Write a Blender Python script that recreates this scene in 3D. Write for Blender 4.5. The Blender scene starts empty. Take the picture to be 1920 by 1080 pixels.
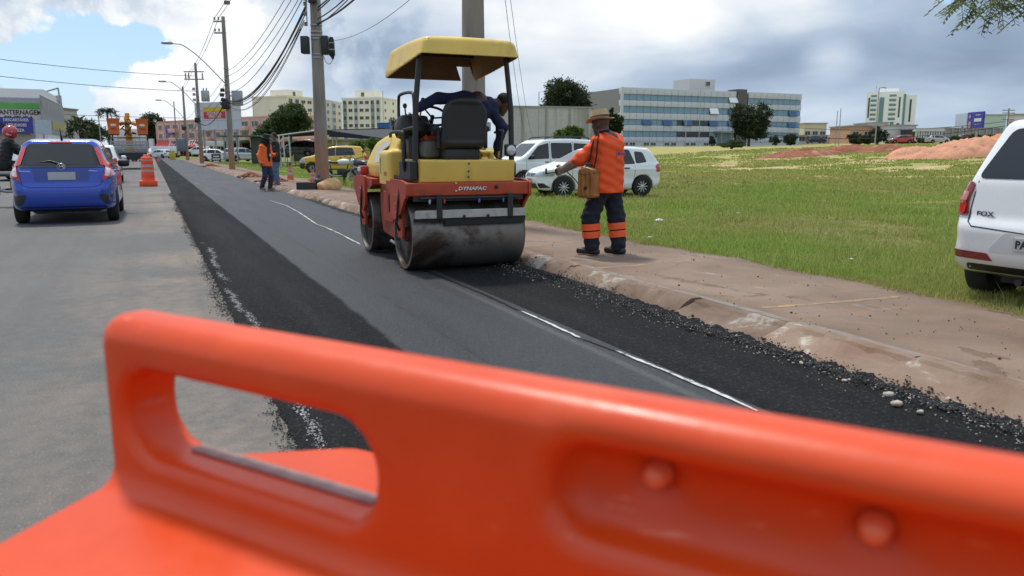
import bpy, bmesh, math, random
import numpy as np
from mathutils import Vector, Matrix
from mathutils.bvhtree import BVHTree
from mathutils.geometry import delaunay_2d_cdt

random.seed(7)
rng = np.random.default_rng(7)
R = math.radians
scene = bpy.context.scene
COL = scene.collection

# ------------------------------------------------------------------ camera
FPX = 1464.0                       # focal length in pixels of the 1920 px wide photograph
PITCH = math.atan(257 / FPX)       # camera looks about ten degrees down
CAMH = 1.3
cam_data = bpy.data.cameras.new('camera')
cam_data.sensor_width = 36.0
cam_data.lens = 36.0 * FPX / 1920.0
cam_data.clip_start = 0.05
cam_data.clip_end = 5000
cam_data.dof.use_dof = True
cam_data.dof.focus_distance = 9.5
cam_data.dof.aperture_fstop = 4.0
cam = bpy.data.objects.new('camera', cam_data)
COL.objects.link(cam)
cam.location = (0, 0, CAMH)
cam.rotation_euler = (math.pi / 2 - PITCH, 0, 0)
scene.camera = cam

# ------------------------------------------------------------------ light, sky, exposure
SUN_AZ, SUN_EL = -34.0, 67.0       # azimuth clockwise from +Y
scene.view_settings.view_transform = 'Standard'
scene.view_settings.look = 'None'
scene.view_settings.exposure = 0.18
scene.view_settings.gamma = 1.0
scene.view_settings.use_curve_mapping = False
sd = bpy.data.lights.new('sun', 'SUN')
sd.energy = 2.7
sd.angle = R(6)
sd.color = (1.0, 0.95, 0.88)
sun = bpy.data.objects.new('sun', sd)
COL.objects.link(sun)
sdir = Vector((math.sin(R(SUN_AZ)) * math.cos(R(SUN_EL)), math.cos(R(SUN_AZ)) * math.cos(R(SUN_EL)), math.sin(R(SUN_EL))))
sun.rotation_euler = (-sdir).to_track_quat('-Z', 'Y').to_euler()
sun.location = (0, 0, 60)

world = bpy.data.worlds.new('World')
scene.world = world
world.use_nodes = True


def pix_dir(px, py):
    a, b = (px - 960) / FPX, (540 - py) / FPX
    return Vector((a, math.cos(PITCH) + b * math.sin(PITCH), -math.sin(PITCH) + b * math.cos(PITCH))).normalized()


class NT:
    """small helper round a node tree"""
    def __init__(self, tree):
        self.t = tree
        tree.nodes.clear()

    def n(self, typ, **kw):
        nd = self.t.nodes.new(typ)
        for k, v in kw.items():
            setattr(nd, k, v)
        return nd

    def l(self, a, b):
        self.t.links.new(a, b)

    def put(self, sock, v):
        if isinstance(v, bpy.types.NodeSocket):
            self.l(v, sock)
        elif v is not None:
            sock.default_value = v

    def math(self, op, a, b=None, c=None, clamp=False):
        nd = self.n('ShaderNodeMath', operation=op, use_clamp=clamp)
        self.put(nd.inputs[0], a)
        if b is not None: self.put(nd.inputs[1], b)
        if c is not None: self.put(nd.inputs[2], c)
        return nd.outputs[0]

    def ramp(self, fac, stops, interp='LINEAR'):
        nd = self.n('ShaderNodeValToRGB')
        cr = nd.color_ramp
        cr.interpolation = interp
        while len(cr.elements) < len(stops):
            cr.elements.new(0.5)
        for e, (p, c) in zip(cr.elements, stops):
            e.position = p
            e.color = (*c, 1) if len(c) == 3 else c
        self.put(nd.inputs[0], fac)
        return nd.outputs[0]

    def mix(self, fac, a, b, typ='MIX'):
        nd = self.n('ShaderNodeMix', data_type='RGBA', blend_type=typ)
        self.put(nd.inputs[0], fac)
        for s, v in ((nd.inputs[6], a), (nd.inputs[7], b)):
            if isinstance(v, (tuple, list)) and len(v) == 3: v = (*v, 1)
            self.put(s, v)
        return nd.outputs[2]

    def noise(self, vec, scale, detail=4, rough=0.55, dist=0.0):
        nd = self.n('ShaderNodeTexNoise')
        if vec is not None: self.l(vec, nd.inputs['Vector'])
        nd.inputs['Scale'].default_value = scale
        nd.inputs['Detail'].default_value = detail
        nd.inputs['Roughness'].default_value = rough
        nd.inputs['Distortion'].default_value = dist
        return nd.outputs['Fac']

    def smooth(self, x, a, b, lo=0.0, hi=1.0):
        nd = self.n('ShaderNodeMapRange', interpolation_type='SMOOTHSTEP')
        self.put(nd.inputs[0], x)
        nd.inputs[1].default_value = a; nd.inputs[2].default_value = b
        nd.inputs[3].default_value = lo; nd.inputs[4].default_value = hi
        return nd.outputs[0]


def build_world():
    T = NT(world.node_tree)
    out = T.n('ShaderNodeOutputWorld')
    sky = T.n('ShaderNodeTexSky', sky_type='NISHITA')
    sky.sun_disc = False
    sky.sun_elevation = R(SUN_EL)
    sky.sun_rotation = R(SUN_AZ)
    bg_sky = T.n('ShaderNodeBackground')
    T.l(sky.outputs[0], bg_sky.inputs[0])
    bg_sky.inputs[1].default_value = 0.13
    tc = T.n('ShaderNodeTexCoord')
    g = tc.outputs['Generated']
    sep = T.n('ShaderNodeSeparateXYZ'); T.l(g, sep.inputs[0])
    zz = T.math('ADD', T.math('MAXIMUM', sep.outputs[2], 0.0), 0.22)
    comb = T.n('ShaderNodeCombineXYZ')
    T.l(T.math('DIVIDE', sep.outputs[0], zz), comb.inputs[0])
    T.l(T.math('DIVIDE', sep.outputs[1], zz), comb.inputs[1])
    T.l(T.math('MULTIPLY', sep.outputs[2], 2.2), comb.inputs[2])
    pv = comb.outputs[0]

    def blob(px, py, r, r0=0.15, sq=1.0):
        d = pix_dir(px, py)
        # anisotropic distance: difference vector with z stretched
        sub = T.n('ShaderNodeVectorMath', operation='SUBTRACT'); T.l(g, sub.inputs[0]); sub.inputs[1].default_value = d
        mul = T.n('ShaderNodeVectorMath', operation='MULTIPLY'); T.l(sub.outputs[0], mul.inputs[0]); mul.inputs[1].default_value = (1, 1, sq)
        ln = T.n('ShaderNodeVectorMath', operation='LENGTH'); T.l(mul.outputs[0], ln.inputs[0])
        return T.smooth(ln.outputs['Value'], r / FPX, r * r0 / FPX)

    n_big = T.noise(pv, 0.95, 3, 0.5, 0.2)
    n_mid = T.noise(pv, 2.3, 7, 0.55, 0.35)
    n_puff = T.noise(g, 9.0, 8, 0.56, 0.3)
    n_fine = T.noise(g, 26.0, 7, 0.6, 0.2)
    n_soft = T.noise(g, 4.0, 5, 0.45, 0.6)
    # brightness of the cloud layer
    lum = T.math('ADD', T.math('MULTIPLY', T.math('SUBTRACT', n_big, 0.5), 1.05), 0.46)
    lum = T.math('ADD', lum, T.math('MULTIPLY', T.math('SUBTRACT', n_mid, 0.5), 0.45))
    lum = T.math('ADD', lum, T.math('MULTIPLY', T.math('SUBTRACT', n_soft, 0.5), 0.55))
    for px, py, r, w, sq in ((1120, 5, 520, 0.50, 1.7), (330, 90, 380, 0.26, 1.4), (1560, 112, 75, 0.34, 1.5), (1350, 40, 260, 0.20, 2.0),
                             (1000, 205, 420, 0.0, 3.0), (1750, 120, 460, -0.34, 2.6), (1280, 120, 380, -0.30, 3.6), (740, 110, 300, -0.26, 2.4),
                             (240, -20, 200, -0.20, 1.6), (650, 200, 260, -0.10, 3.5), (760, 195, 120, 0.25, 2.5), (1850, 60, 200, -0.08, 2.0), (480, 215, 300, 0.25, 4.0)):
        lum = T.math('ADD', lum, T.math('MULTIPLY', blob(px, py, r, 0.1, sq), w))
    # crisp cumulus heads
    left = blob(330, 120, 620, 0.35, 1.0)
    head = T.smooth(T.math('ADD', n_puff, T.math('MULTIPLY', T.math('SUBTRACT', n_fine, 0.5), 0.35)), 0.47, 0.60)
    lum = T.math('ADD', lum, T.math('MULTIPLY', T.math('MULTIPLY', head, left), 0.20))
    col = T.ramp(lum, [(0.0, (0.20, 0.27, 0.38)), (0.30, (0.31, 0.40, 0.53)), (0.50, (0.46, 0.55, 0.67)), (0.68, (0.66, 0.72, 0.79)), (0.85, (0.86, 0.88, 0.90)), (1.0, (0.98, 0.98, 0.98))])
    low = T.smooth(sep.outputs[2], 0.11, 0.0)
    col = T.mix(T.math('MULTIPLY', low, 0.55), col, (0.55, 0.66, 0.78))
    bg_cl = T.n('ShaderNodeBackground')
    T.l(col, bg_cl.inputs[0])
    # an overcast sky is brighter overhead than at the horizon
    T.l(T.smooth(sep.outputs[2], 0.15, 0.9, 1.0, 1.75), bg_cl.inputs[1])
    # openings with blue sky
    hole = T.math('MAXIMUM', T.math('MAXIMUM', blob(140, 98, 150, 0.1, 1.35), blob(235, 78, 105, 0.1, 1.9)), T.math('MULTIPLY', blob(60, 130, 90, 0.2), 0.85))
    hole = T.math('MAXIMUM', hole, T.math('MULTIPLY', blob(110, 160, 90, 0.2), 0.9))
    hole = T.math('ADD', hole, T.math('ADD', T.math('MULTIPLY', T.math('SUBTRACT', n_puff, 0.5), -2.4), T.math('MULTIPLY', T.math('SUBTRACT', n_fine, 0.5), -0.9)))
    mask = T.smooth(hole, 0.36, 0.56)
    blue = T.n('ShaderNodeBackground')
    T.l(T.mix(0.5, sky.outputs[0], (3.2, 5.3, 7.9)), blue.inputs[0])
    blue.inputs[1].default_value = 0.125
    mixs = T.n('ShaderNodeMixShader')
    T.l(mask, mixs.inputs[0]); T.l(bg_cl.outputs[0], mixs.inputs[1]); T.l(blue.outputs[0], mixs.inputs[2])
    T.l(mixs.outputs[0], out.inputs[0])


build_world()
world.cycles.sampling_method = 'MANUAL'
world.cycles.sample_map_resolution = 512

# ------------------------------------------------------------------ frame of the road
HEAD = -24.5                        # road direction, degrees clockwise from +Y
UH = Vector((math.sin(R(HEAD)), math.cos(R(HEAD)), 0))
VH = Vector((math.cos(R(HEAD)), -math.sin(R(HEAD)), 0))
ROADROT = -R(HEAD)


def uv(u, v, z=0.0):
    p = UH * u + VH * v
    return Vector((p.x, p.y, z))


def to_uv(x, y):
    return x * UH.x + y * UH.y, x * VH.x + y * VH.y


def at(px, dist, z=0.0):
    """point standing at depth dist (world Y) whose column in the photo is px"""
    zc = dist * math.cos(PITCH) + (CAMH - z) * math.sin(PITCH)
    return Vector(((px - 960) / FPX * zc, dist, z))


def zat(py, dist):
    d = pix_dir(960, py)
    return CAMH + dist * d.z / d.y


def sstep(x, a, b):
    t = np.clip((np.asarray(x, float) - a) / (b - a), 0, 1)
    return t * t * (3 - 2 * t)


def lot_z(x, y):
    """height of the ground beside the road"""
    x = np.asarray(x, float); y = np.asarray(y, float)
    v = x * VH.x + y * VH.y
    u = x * UH.x + y * UH.y
    z = 0.105 - 0.15 * sstep(v, 6.0, 9.5)
    z = z + 0.065 * np.clip(v - 42, 0, None) * (1 - sstep(v, 60, 110) * 0.5)
    z = np.minimum(z, 3.3 + 0 * z)
    bump = 0.035 * np.sin(x * 0.9 + 1.3 * np.sin(y * 0.5)) * np.sin(y * 0.8 + 0.7 * np.sin(x * 0.6)) + 0.02 * np.sin(x * 2.3 + y * 1.1)
    z = z + bump * sstep(v, 6.2, 11)
    return z


# ------------------------------------------------------------------ materials
MATS = {}


def mat(name, col, rough=0.6, metal=0.0, var=0.12, scale=6.0, bump=0.0, bscale=60.0, coat=0.0, spec=0.5, c2=None, thr=None, emit=None):
    if name in MATS: return MATS[name]
    m = bpy.data.materials.new(name)
    m.use_nodes = True
    T = NT(m.node_tree)
    out = T.n('ShaderNodeOutputMaterial')
    b = T.n('ShaderNodeBsdfPrincipled')
    T.l(b.outputs[0], out.inputs[0])
    tc = T.n('ShaderNodeTexCoord').outputs['Object']
    nf = T.noise(tc, scale, 6, 0.6)
    a = tuple(max(0, c * (1 - var)) for c in col)
    d = tuple(c * (1 + var) for c in col)
    base = T.ramp(nf, [(0.3, a), (0.7, d)])
    if c2 is not None:
        nf2 = T.noise(tc, scale * 0.37 + 0.3, 8, 0.65, 0.4)
        lo, hi = thr or (0.5, 0.62)
        base = T.mix(T.smooth(nf2, lo, hi), base, c2)
    T.l(base, b.inputs['Base Color'])
    rr = T.smooth(nf, 0.25, 0.75, max(0.02, rough * 0.85), min(1, rough * 1.15))
    T.l(rr, b.inputs['Roughness'])
    b.inputs['Metallic'].default_value = metal
    b.inputs['Specular IOR Level'].default_value = spec
    b.inputs['Coat Weight'].default_value = coat
    b.inputs['Coat Roughness'].default_value = 0.05
    if bump > 0:
        bp = T.n('ShaderNodeBump'); bp.inputs['Strength'].default_value = bump; bp.inputs['Distance'].default_value = 0.01
        T.l(T.noise(tc, bscale, 5, 0.6), bp.inputs['Height'])
        T.l(bp.outputs[0], b.inputs['Normal'])
    if emit:
        b.inputs['Emission Color'].default_value = (*emit[0], 1); b.inputs['Emission Strength'].default_value = emit[1]
    MATS[name] = m
    return m


# ------------------------------------------------------------------ mesh helpers
def link(name, me, mats, parent=None, smooth=40):
    o = bpy.data.objects.new(name, me)
    COL.objects.link(o)
    if not isinstance(mats, (list, tuple)): mats = [mats]
    for m in mats: me.materials.append(m)
    if parent is not None: o.parent = parent
    if smooth:
        me.polygons.foreach_set('use_smooth', np.ones(len(me.polygons), bool))
        if smooth < 180: me.set_sharp_from_angle(angle=R(smooth))
    return o


def mesh_np(name, verts, faces, mats, parent=None, smooth=40, mi=None):
    """verts (n,3) and equal-sided faces (m,k) as numpy arrays"""
    me = bpy.data.meshes.new(name)
    verts = np.asarray(verts, np.float32); faces = np.asarray(faces, np.int32)
    k = faces.shape[1]
    me.vertices.add(len(verts)); me.vertices.foreach_set('co', verts.ravel())
    me.loops.add(faces.size); me.loops.foreach_set('vertex_index', faces.ravel())
    me.polygons.add(len(faces)); me.polygons.foreach_set('loop_start', np.arange(0, faces.size, k, dtype=np.int32))
    if mi is not None: me.polygons.foreach_set('material_index', np.asarray(mi, np.int32))
    me.update(calc_edges=True)
    return link(name, me, mats, parent, smooth)


class MB:
    def __init__(self):
        self.v, self.f, self.m = [], [], []

    def add(self, vs, fs, mi=0):
        o = len(self.v)
        self.v += [tuple(p) for p in vs]
        self.f += [[i + o for i in f] for f in fs]
        self.m += [mi] * len(fs)
        return self

    def box(self, c, s, rot=None, ch=0.0, mi=0):
        hx, hy, hz = s[0] / 2, s[1] / 2, s[2] / 2
        bm = bmesh.new()
        bmesh.ops.create_cube(bm, size=1)
        for w in bm.verts: w.co = Vector((w.co.x * s[0], w.co.y * s[1], w.co.z * s[2]))
        if ch > 0:
            ch = min(ch, 0.49 * min(s))
            bmesh.ops.bevel(bm, geom=list(bm.edges), offset=ch, segments=1 if ch < 0.012 else 2, affect='EDGES', profile=0.5)
        bm.verts.index_update()
        M = rot if rot is not None else Matrix.Identity(3)
        vs = [M @ w.co + Vector(c) for w in bm.verts]
        fs = [[w.index for w in f.verts] for f in bm.faces]
        bm.free()
        return self.add(vs, fs, mi)

    def tube(self, pts, r, n=8, mi=0, caps=True):
        pts = [Vector(p) for p in pts]
        rs = r if isinstance(r, (list, tuple)) else [r] * len(pts)
        vs, fs = [], []
        prev = None
        for i, p in enumerate(pts):
            if i == 0: d = pts[1] - p
            elif i == len(pts) - 1: d = p - pts[i - 1]
            else: d = (pts[i + 1] - p).normalized() + (p - pts[i - 1]).normalized()
            d.normalize()
            if prev is None:
                a = d.orthogonal().normalized()
            else:
                a = prev - d * prev.dot(d)
                a = a.normalized() if a.length > 1e-6 else d.orthogonal().normalized()
            prev = a
            b = d.cross(a)
            for k in range(n):
                t = 2 * math.pi * k / n
                vs.append(p + (a * math.cos(t) + b * math.sin(t)) * rs[i])
        for i in range(len(pts) - 1):
            for k in range(n):
                fs.append([i * n + k, i * n + (k + 1) % n, (i + 1) * n + (k + 1) % n, (i + 1) * n + k])
        if caps:
            fs.append(list(range(n))[::-1]); fs.append([(len(pts) - 1) * n + k for k in range(n)])
        return self.add(vs, fs, mi)

    def lathe(self, prof, n=24, c=(0, 0, 0), axis='z', mi=0, closed=False):
        """prof list of (r, h) along the axis"""
        vs, fs = [], []
        for (r, h) in prof:
            for k in range(n):
                t = 2 * math.pi * k / n
                p = (r * math.cos(t), r * math.sin(t), h)
                if axis == 'y': p = (p[0], p[2], p[1])
                elif axis == 'x': p = (p[2], p[0], p[1])
                vs.append(Vector(p) + Vector(c))
        m = len(prof)
        for i in range(m if closed else m - 1):
            j = (i + 1) % m
            for k in range(n):
                q = [i * n + k, i * n + (k + 1) % n, j * n + (k + 1) % n, j * n + k]
                fs.append(q[::-1] if axis == 'y' else q)
        if not closed:
            if prof[0][0] > 1e-5: fs.append([k for k in range(n)][::-1])
            if prof[-1][0] > 1e-5: fs.append([(m - 1) * n + k for k in range(n)])
        return self.add(vs, fs, mi)

    def prism(self, poly, lo, hi, axis='y', mi=0):
        n = len(poly)
        def p3(a, b, h):
            return {'y': (a, h, b), 'x': (h, a, b), 'z': (a, b, h)}[axis]
        vs = [p3(a, b, lo) for a, b in poly] + [p3(a, b, hi) for a, b in poly]
        fs = [list(range(n)), [n + i for i in range(n)][::-1]]
        for i in range(n): fs.append([i, i + n, (i + 1) % n + n, (i + 1) % n][::-1])
        return self.add(vs, fs, mi)

    def build(self, name, mats, parent=None, smooth=35, loc=None):
        me = bpy.data.meshes.new(name)
        me.from_pydata([tuple(p) for p in self.v], [], self.f)
        me.polygons.foreach_set('material_index', np.asarray(self.m, np.int32))
        bm = bmesh.new(); bm.from_mesh(me)
        bmesh.ops.recalc_face_normals(bm, faces=bm.faces)
        bm.to_mesh(me); bm.free()
        o = link(name, me, mats, parent, smooth)
        if loc is not None: o.location = loc
        return o


def bx(name, c, s, m, parent, ch=0.0, rot=None):
    return MB().box(c, s, rot, ch).build(name, m, parent)


def tb(name, pts, r, m, parent=None, n=8):
    return MB().tube(pts, r, n).build(name, m, parent, 60)


def curve_pts(pts, n=8):
    """Catmull-Rom through the points"""
    P = [Vector(p) for p in pts]
    P = [P[0] * 2 - P[1]] + P + [P[-1] * 2 - P[-2]]
    out = []
    for i in range(1, len(P) - 2):
        for k in range(n):
            t = k / n
            a, b, c, d = P[i - 1], P[i], P[i + 1], P[i + 2]
            out.append(0.5 * ((2 * b) + (c - a) * t + (2 * a - 5 * b + 4 * c - d) * t * t + (3 * b - a - 3 * c + d) * t ** 3))
    out.append(P[-2])
    return out


def rpoly(poly, r, n=4):
    """round the corners of a polygon; r a number or one per corner"""
    P = [Vector((a, b)) for a, b in poly]
    out = []
    N = len(P)
    for i in range(N):
        p, a, b = P[i], P[i - 1], P[(i + 1) % N]
        rr = r[i] if isinstance(r, (list, tuple)) else r
        d1, d2 = (a - p), (b - p)
        q = min(rr, d1.length * 0.45, d2.length * 0.45)
        if q < 1e-4: out.append((p.x, p.y)); continue
        s, e = p + d1.normalized() * q, p + d2.normalized() * q
        for k in range(n + 1):
            t = k / n
            c = s * (1 - t) ** 2 + p * 2 * t * (1 - t) + e * t * t
            out.append((c.x, c.y))
    return out


def tag(o, label=None, cat=None, group=None, kind=None):
    if label: o['label'] = label
    if cat: o['category'] = cat
    if group: o['group'] = group
    if kind: o['kind'] = kind
    return o


def thing(name, label, cat, loc=(0, 0, 0), rotz=0.0, group=None):
    o = bpy.data.objects.new(name, None)
    o.empty_display_size = 0.2
    COL.objects.link(o)
    o.location = loc; o.rotation_euler = (0, 0, rotz)
    return tag(o, label, cat, group)


def copy_tree(o, parent=None):
    c = o.copy(); COL.objects.link(c)
    if parent is not None: c.parent = parent
    for ch in list(o.children): copy_tree(ch, c)
    return c


def text_mesh(name, s, size, m, parent, loc, rot, extrude=0.004, shear=0.0, bold=0.0, align='CENTER', sx=1.0):
    cu = bpy.data.curves.new(name, 'FONT')
    cu.body = s; cu.size = size; cu.extrude = extrude; cu.shear = shear; cu.offset = bold
    cu.align_x = align; cu.align_y = 'CENTER'; cu.resolution_u = 2
    tmp = bpy.data.objects.new('tmp', cu)
    COL.objects.link(tmp)
    dg = bpy.context.evaluated_depsgraph_get()
    me = bpy.data.meshes.new_from_object(tmp.evaluated_get(dg))
    bpy.data.objects.remove(tmp); bpy.data.curves.remove(cu)
    me.name = name
    o = link(name, me, m, parent, 0)
    o.location = loc
    o.rotation_euler = rot
    o.scale = (sx, 1, 1)
    return o


# ------------------------------------------------------------------ implicit surfaces
def snet(fn, lo, hi, h, proj=2):
    ax = [np.arange(lo[i], hi[i] + h * 1.01, h, dtype=np.float32) for i in range(3)]
    X, Y, Z = ax[0][:, None, None], ax[1][None, :, None], ax[2][None, None, :]
    F = np.broadcast_to(fn(X, Y, Z), (len(ax[0]), len(ax[1]), len(ax[2]))).astype(np.float32)
    S = F < 0
    nx, ny, nz = F.shape
    c = np.zeros((nx - 1, ny - 1, nz - 1), np.int8)
    for i in (0, 1):
        for j in (0, 1):
            for k in (0, 1):
                c += S[i:nx - 1 + i, j:ny - 1 + j, k:nz - 1 + k]
    act = (c > 0) & (c < 8)
    idx = -np.ones(act.shape, np.int64)
    cells = np.argwhere(act)
    idx[act] = np.arange(len(cells))
    acc = np.zeros((len(cells), 3)); cnt = np.zeros(len(cells))
    for a in range(3):
        o1, o2 = [b for b in range(3) if b != a]
        for p in (0, 1):
            for q in (0, 1):
                st = cells.copy(); st[:, o1] += p; st[:, o2] += q
                en = st.copy(); en[:, a] += 1
                f0 = F[st[:, 0], st[:, 1], st[:, 2]]; f1 = F[en[:, 0], en[:, 1], en[:, 2]]
                ok = (f0 < 0) != (f1 < 0)
                t = np.where(ok, f0 / np.where(ok, f0 - f1, 1), 0)
                pos = st.astype(float); pos[:, a] += t
                acc[ok] += pos[ok]; cnt[ok] += 1
    V = acc / np.maximum(cnt, 1)[:, None] * h + np.array(lo)[None, :]
    quads = []
    for a in range(3):
        o1, o2 = (a + 1) % 3, (a + 2) % 3
        sl0 = [slice(None)] * 3; sl1 = [slice(None)] * 3
        sl0[a] = slice(0, -1); sl1[a] = slice(1, None)
        d = S[tuple(sl0)] != S[tuple(sl1)]
        e = np.argwhere(d)
        m = (e[:, o1] > 0) & (e[:, o2] > 0) & (e[:, o1] < F.shape[o1] - 1) & (e[:, o2] < F.shape[o2] - 1)
        e = e[m]
        if len(e) == 0: continue
        def ci(p, q):
            g = e.copy(); g[:, o1] -= p; g[:, o2] -= q
            return idx[g[:, 0], g[:, 1], g[:, 2]]
        Q = np.stack([ci(0, 0), ci(1, 0), ci(1, 1), ci(0, 1)], 1)
        inside = S[e[:, 0], e[:, 1], e[:, 2]]
        Q[~inside] = Q[~inside][:, ::-1]
        quads.append(Q)
    Q = np.concatenate(quads)
    # pull the vertices onto the surface
    for _ in range(proj):
        x, y, z = V[:, 0].copy(), V[:, 1].copy(), V[:, 2].copy()
        f = fn(x, y, z); e = h * 0.15
        gx = (fn(x + e, y, z) - f) / e; gy = (fn(x, y + e, z) - f) / e; gz = (fn(x, y, z + e) - f) / e
        g2 = np.maximum(gx * gx + gy * gy + gz * gz, 0.2)
        st = np.clip(f / g2, -h * 0.5, h * 0.5)
        V = V - np.stack([gx, gy, gz], 1) * st[:, None] * 0.8
    return V, Q


def smin(a, b, k):
    hh = np.maximum(k - np.abs(a - b), 0) / k
    return np.minimum(a, b) - hh * hh * k * 0.25


def smax(a, b, k):
    return -smin(-a, -b, k)


def cone_sdf(x, y, z, a, b, r1, r2):
    a = np.asarray(a, float); b = np.asarray(b, float)
    ba = b - a; L2 = float(ba @ ba) + 1e-9
    px, py, pz = x - a[0], y - a[1], z - a[2]
    t = np.clip((px * ba[0] + py * ba[1] + pz * ba[2]) / L2, 0, 1)
    return np.sqrt((px - ba[0] * t) ** 2 + (py - ba[1] * t) ** 2 + (pz - ba[2] * t) ** 2) - (r1 + (r2 - r1) * t)


def ell_sdf(x, y, z, c, r):
    q = np.sqrt(((x - c[0]) / r[0]) ** 2 + ((y - c[1]) / r[1]) ** 2 + ((z - c[2]) / r[2]) ** 2)
    return (q - 1) * min(r)


def rbox_sdf(x, y, z, c, s, r):
    qx = np.abs(x - c[0]) - s[0] / 2 + r; qy = np.abs(y - c[1]) - s[1] / 2 + r; qz = np.abs(z - c[2]) - s[2] / 2 + r
    return np.sqrt(np.maximum(qx, 0) ** 2 + np.maximum(qy, 0) ** 2 + np.maximum(qz, 0) ** 2) + np.minimum(np.maximum(qx, np.maximum(qy, qz)), 0) - r


def poly_sdf(x, z, poly):
    P = np.asarray(poly, float)
    x, z = np.broadcast_arrays(np.asarray(x, float), np.asarray(z, float))
    d = np.full(x.shape, 1e9); s = np.ones(x.shape)
    n = len(P)
    for i in range(n):
        a, b = P[i], P[i - 1]
        e = b - a; wx, wz = x - a[0], z - a[1]
        t = np.clip((wx * e[0] + wz * e[1]) / (e @ e + 1e-12), 0, 1)
        d = np.minimum(d, (wx - e[0] * t) ** 2 + (wz - e[1] * t) ** 2)
        c1 = z >= a[1]; c2 = z < b[1]; c3 = e[0] * wz > e[1] * wx
        flip = (c1 & c2 & c3) | (~c1 & ~c2 & ~c3)
        s = np.where(flip, -s, s)
    return s * np.sqrt(d)


def sdf_obj(name, fn, lo, hi, h, m, parent=None, smooth=180, proj=2):
    V, Q = snet(fn, lo, hi, h, proj)
    return mesh_np(name, V, Q, m, parent, smooth)


class Skin:
    """ray casts onto a body so that panels can be laid on its surface"""
    def __init__(self, o):
        me = o.data
        self.b = BVHTree.FromPolygons([v.co for v in me.vertices], [list(p.vertices) for p in me.polygons])

    def hit(self, a, b, d):
        far = 6.0
        if d == 'L': o, r = Vector((a, far, b)), Vector((0, -1, 0))
        elif d == 'R': o, r = Vector((a, -far, b)), Vector((0, 1, 0))
        elif d == 'B': o, r = Vector((-far, a, b)), Vector((1, 0, 0))
        elif d == 'F': o, r = Vector((far, a, b)), Vector((-1, 0, 0))
        else: o, r = Vector((a, b, far)), Vector((0, 0, -1))
        h = self.b.ray_cast(o, r)
        return (h[0], h[1], r) if h[0] is not None else (None, None, r)

    def patch(self, name, poly, d, m, parent, off=0.005, step=0.06, skirt=0.02, smooth=50):
        pts = []
        n = len(poly)
        for i in range(n):
            a, b = Vector(poly[i]), Vector(poly[(i + 1) % n])
            k = max(1, int((b - a).length / step))
            for j in range(k): pts.append(a.lerp(b, j / k))
        nb = len(pts)
        edges = [(i, (i + 1) % nb) for i in range(nb)]
        xs = [p.x for p in pts]; ys = [p.y for p in pts]
        gx = np.arange(min(xs) + step * .5, max(xs), step); gy = np.arange(min(ys) + step * .5, max(ys), step)
        if len(gx) and len(gy):
            G = np.array(np.meshgrid(gx, gy)).reshape(2, -1).T
            ds = poly_sdf(G[:, 0], G[:, 1], [(p.x, p.y) for p in pts])
            pts += [Vector(g) for g in G[ds < -step * 0.35]]
        r = delaunay_2d_cdt([Vector(p) for p in pts], edges, [], 1, 1e-5)
        v2, fs = r[0], r[2]
        vs = []; last = None; rr = None
        for p in v2:
            h, nrm, rr = self.hit(p.x, p.y, d)
            vs.append((h, nrm))
        good = [i for i, q in enumerate(vs) if q[0] is not None]
        if not good: return None
        co = []
        for i, q in enumerate(vs):
            if q[0] is None:
                j = min(good, key=lambda g: (v2[g] - v2[i]).length)
                h, nrm = vs[j]
                h = h.copy()
                if d in 'LR': h.x, h.z = v2[i].x, v2[i].y
                elif d in 'BF': h.y, h.z = v2[i].x, v2[i].y
                else: h.x, h.y = v2[i].x, v2[i].y
            else: h, nrm = q
            nn = nrm if nrm.dot(rr) < 0 else -nrm
            nn = (nn - rr * 0.6).normalized()
            co.append(h + nn * off)
        fs = [list(f) for f in fs if len(f) >= 3]
        cnt = {}
        for f in fs:
            for i in range(len(f)):
                e = (f[i], f[(i + 1) % len(f)])
                cnt[e] = cnt.get(e, 0) + 1
        base = len(co)
        mp = {}
        def low(i):
            if i not in mp:
                mp[i] = len(co); co.append(co[i] + rr * skirt)
            return mp[i]
        sk = []
        for (a, b) in list(cnt):
            if (b, a) not in cnt: sk.append([b, a, low(a), low(b)])
        mb = MB().add(co, fs + sk)
        return mb.build(name, m, parent, smooth)

    def strip(self, name, line, d, m, parent, w=0.01, off=0.002):
        """a narrow seam along a polyline"""
        P = [Vector(p) for p in line]
        lft, rgt = [], []
        for i, p in enumerate(P):
            t = (P[min(i + 1, len(P) - 1)] - P[max(i - 1, 0)]).normalized()
            nn = Vector((-t.y, t.x)) * w * 0.5
            lft.append(p + nn); rgt.append(p - nn)
        poly = [tuple(p) for p in lft] + [tuple(p) for p in rgt[::-1]]
        return self.patch(name, poly, d, m, parent, off, 0.08, 0.006)
# ================================================================== the setting
def road_obj(o, z=0.0):
    o.rotation_euler = (0, 0, ROADROT); o.location = (0, 0, z); return o


def adv(name, fn):
    m = bpy.data.materials.new(name); m.use_nodes = True
    T = NT(m.node_tree)
    out = T.n('ShaderNodeOutputMaterial'); b = T.n('ShaderNodeBsdfPrincipled'); T.l(b.outputs[0], out.inputs[0])
    tc = T.n('ShaderNodeTexCoord').outputs['Object']
    sp = T.n('ShaderNodeSeparateXYZ'); T.l(tc, sp.inputs[0])
    fn(T, b, tc, sp.outputs[0], sp.outputs[1], sp.outputs[2])
    MATS[name] = m
    return m


def bumpn(T, b, h, s, d=0.01):
    bp = T.n('ShaderNodeBump'); bp.inputs['Strength'].default_value = s; bp.inputs['Distance'].default_value = d
    T.l(h, bp.inputs['Height']); T.l(bp.outputs[0], b.inputs['Normal'])


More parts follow.
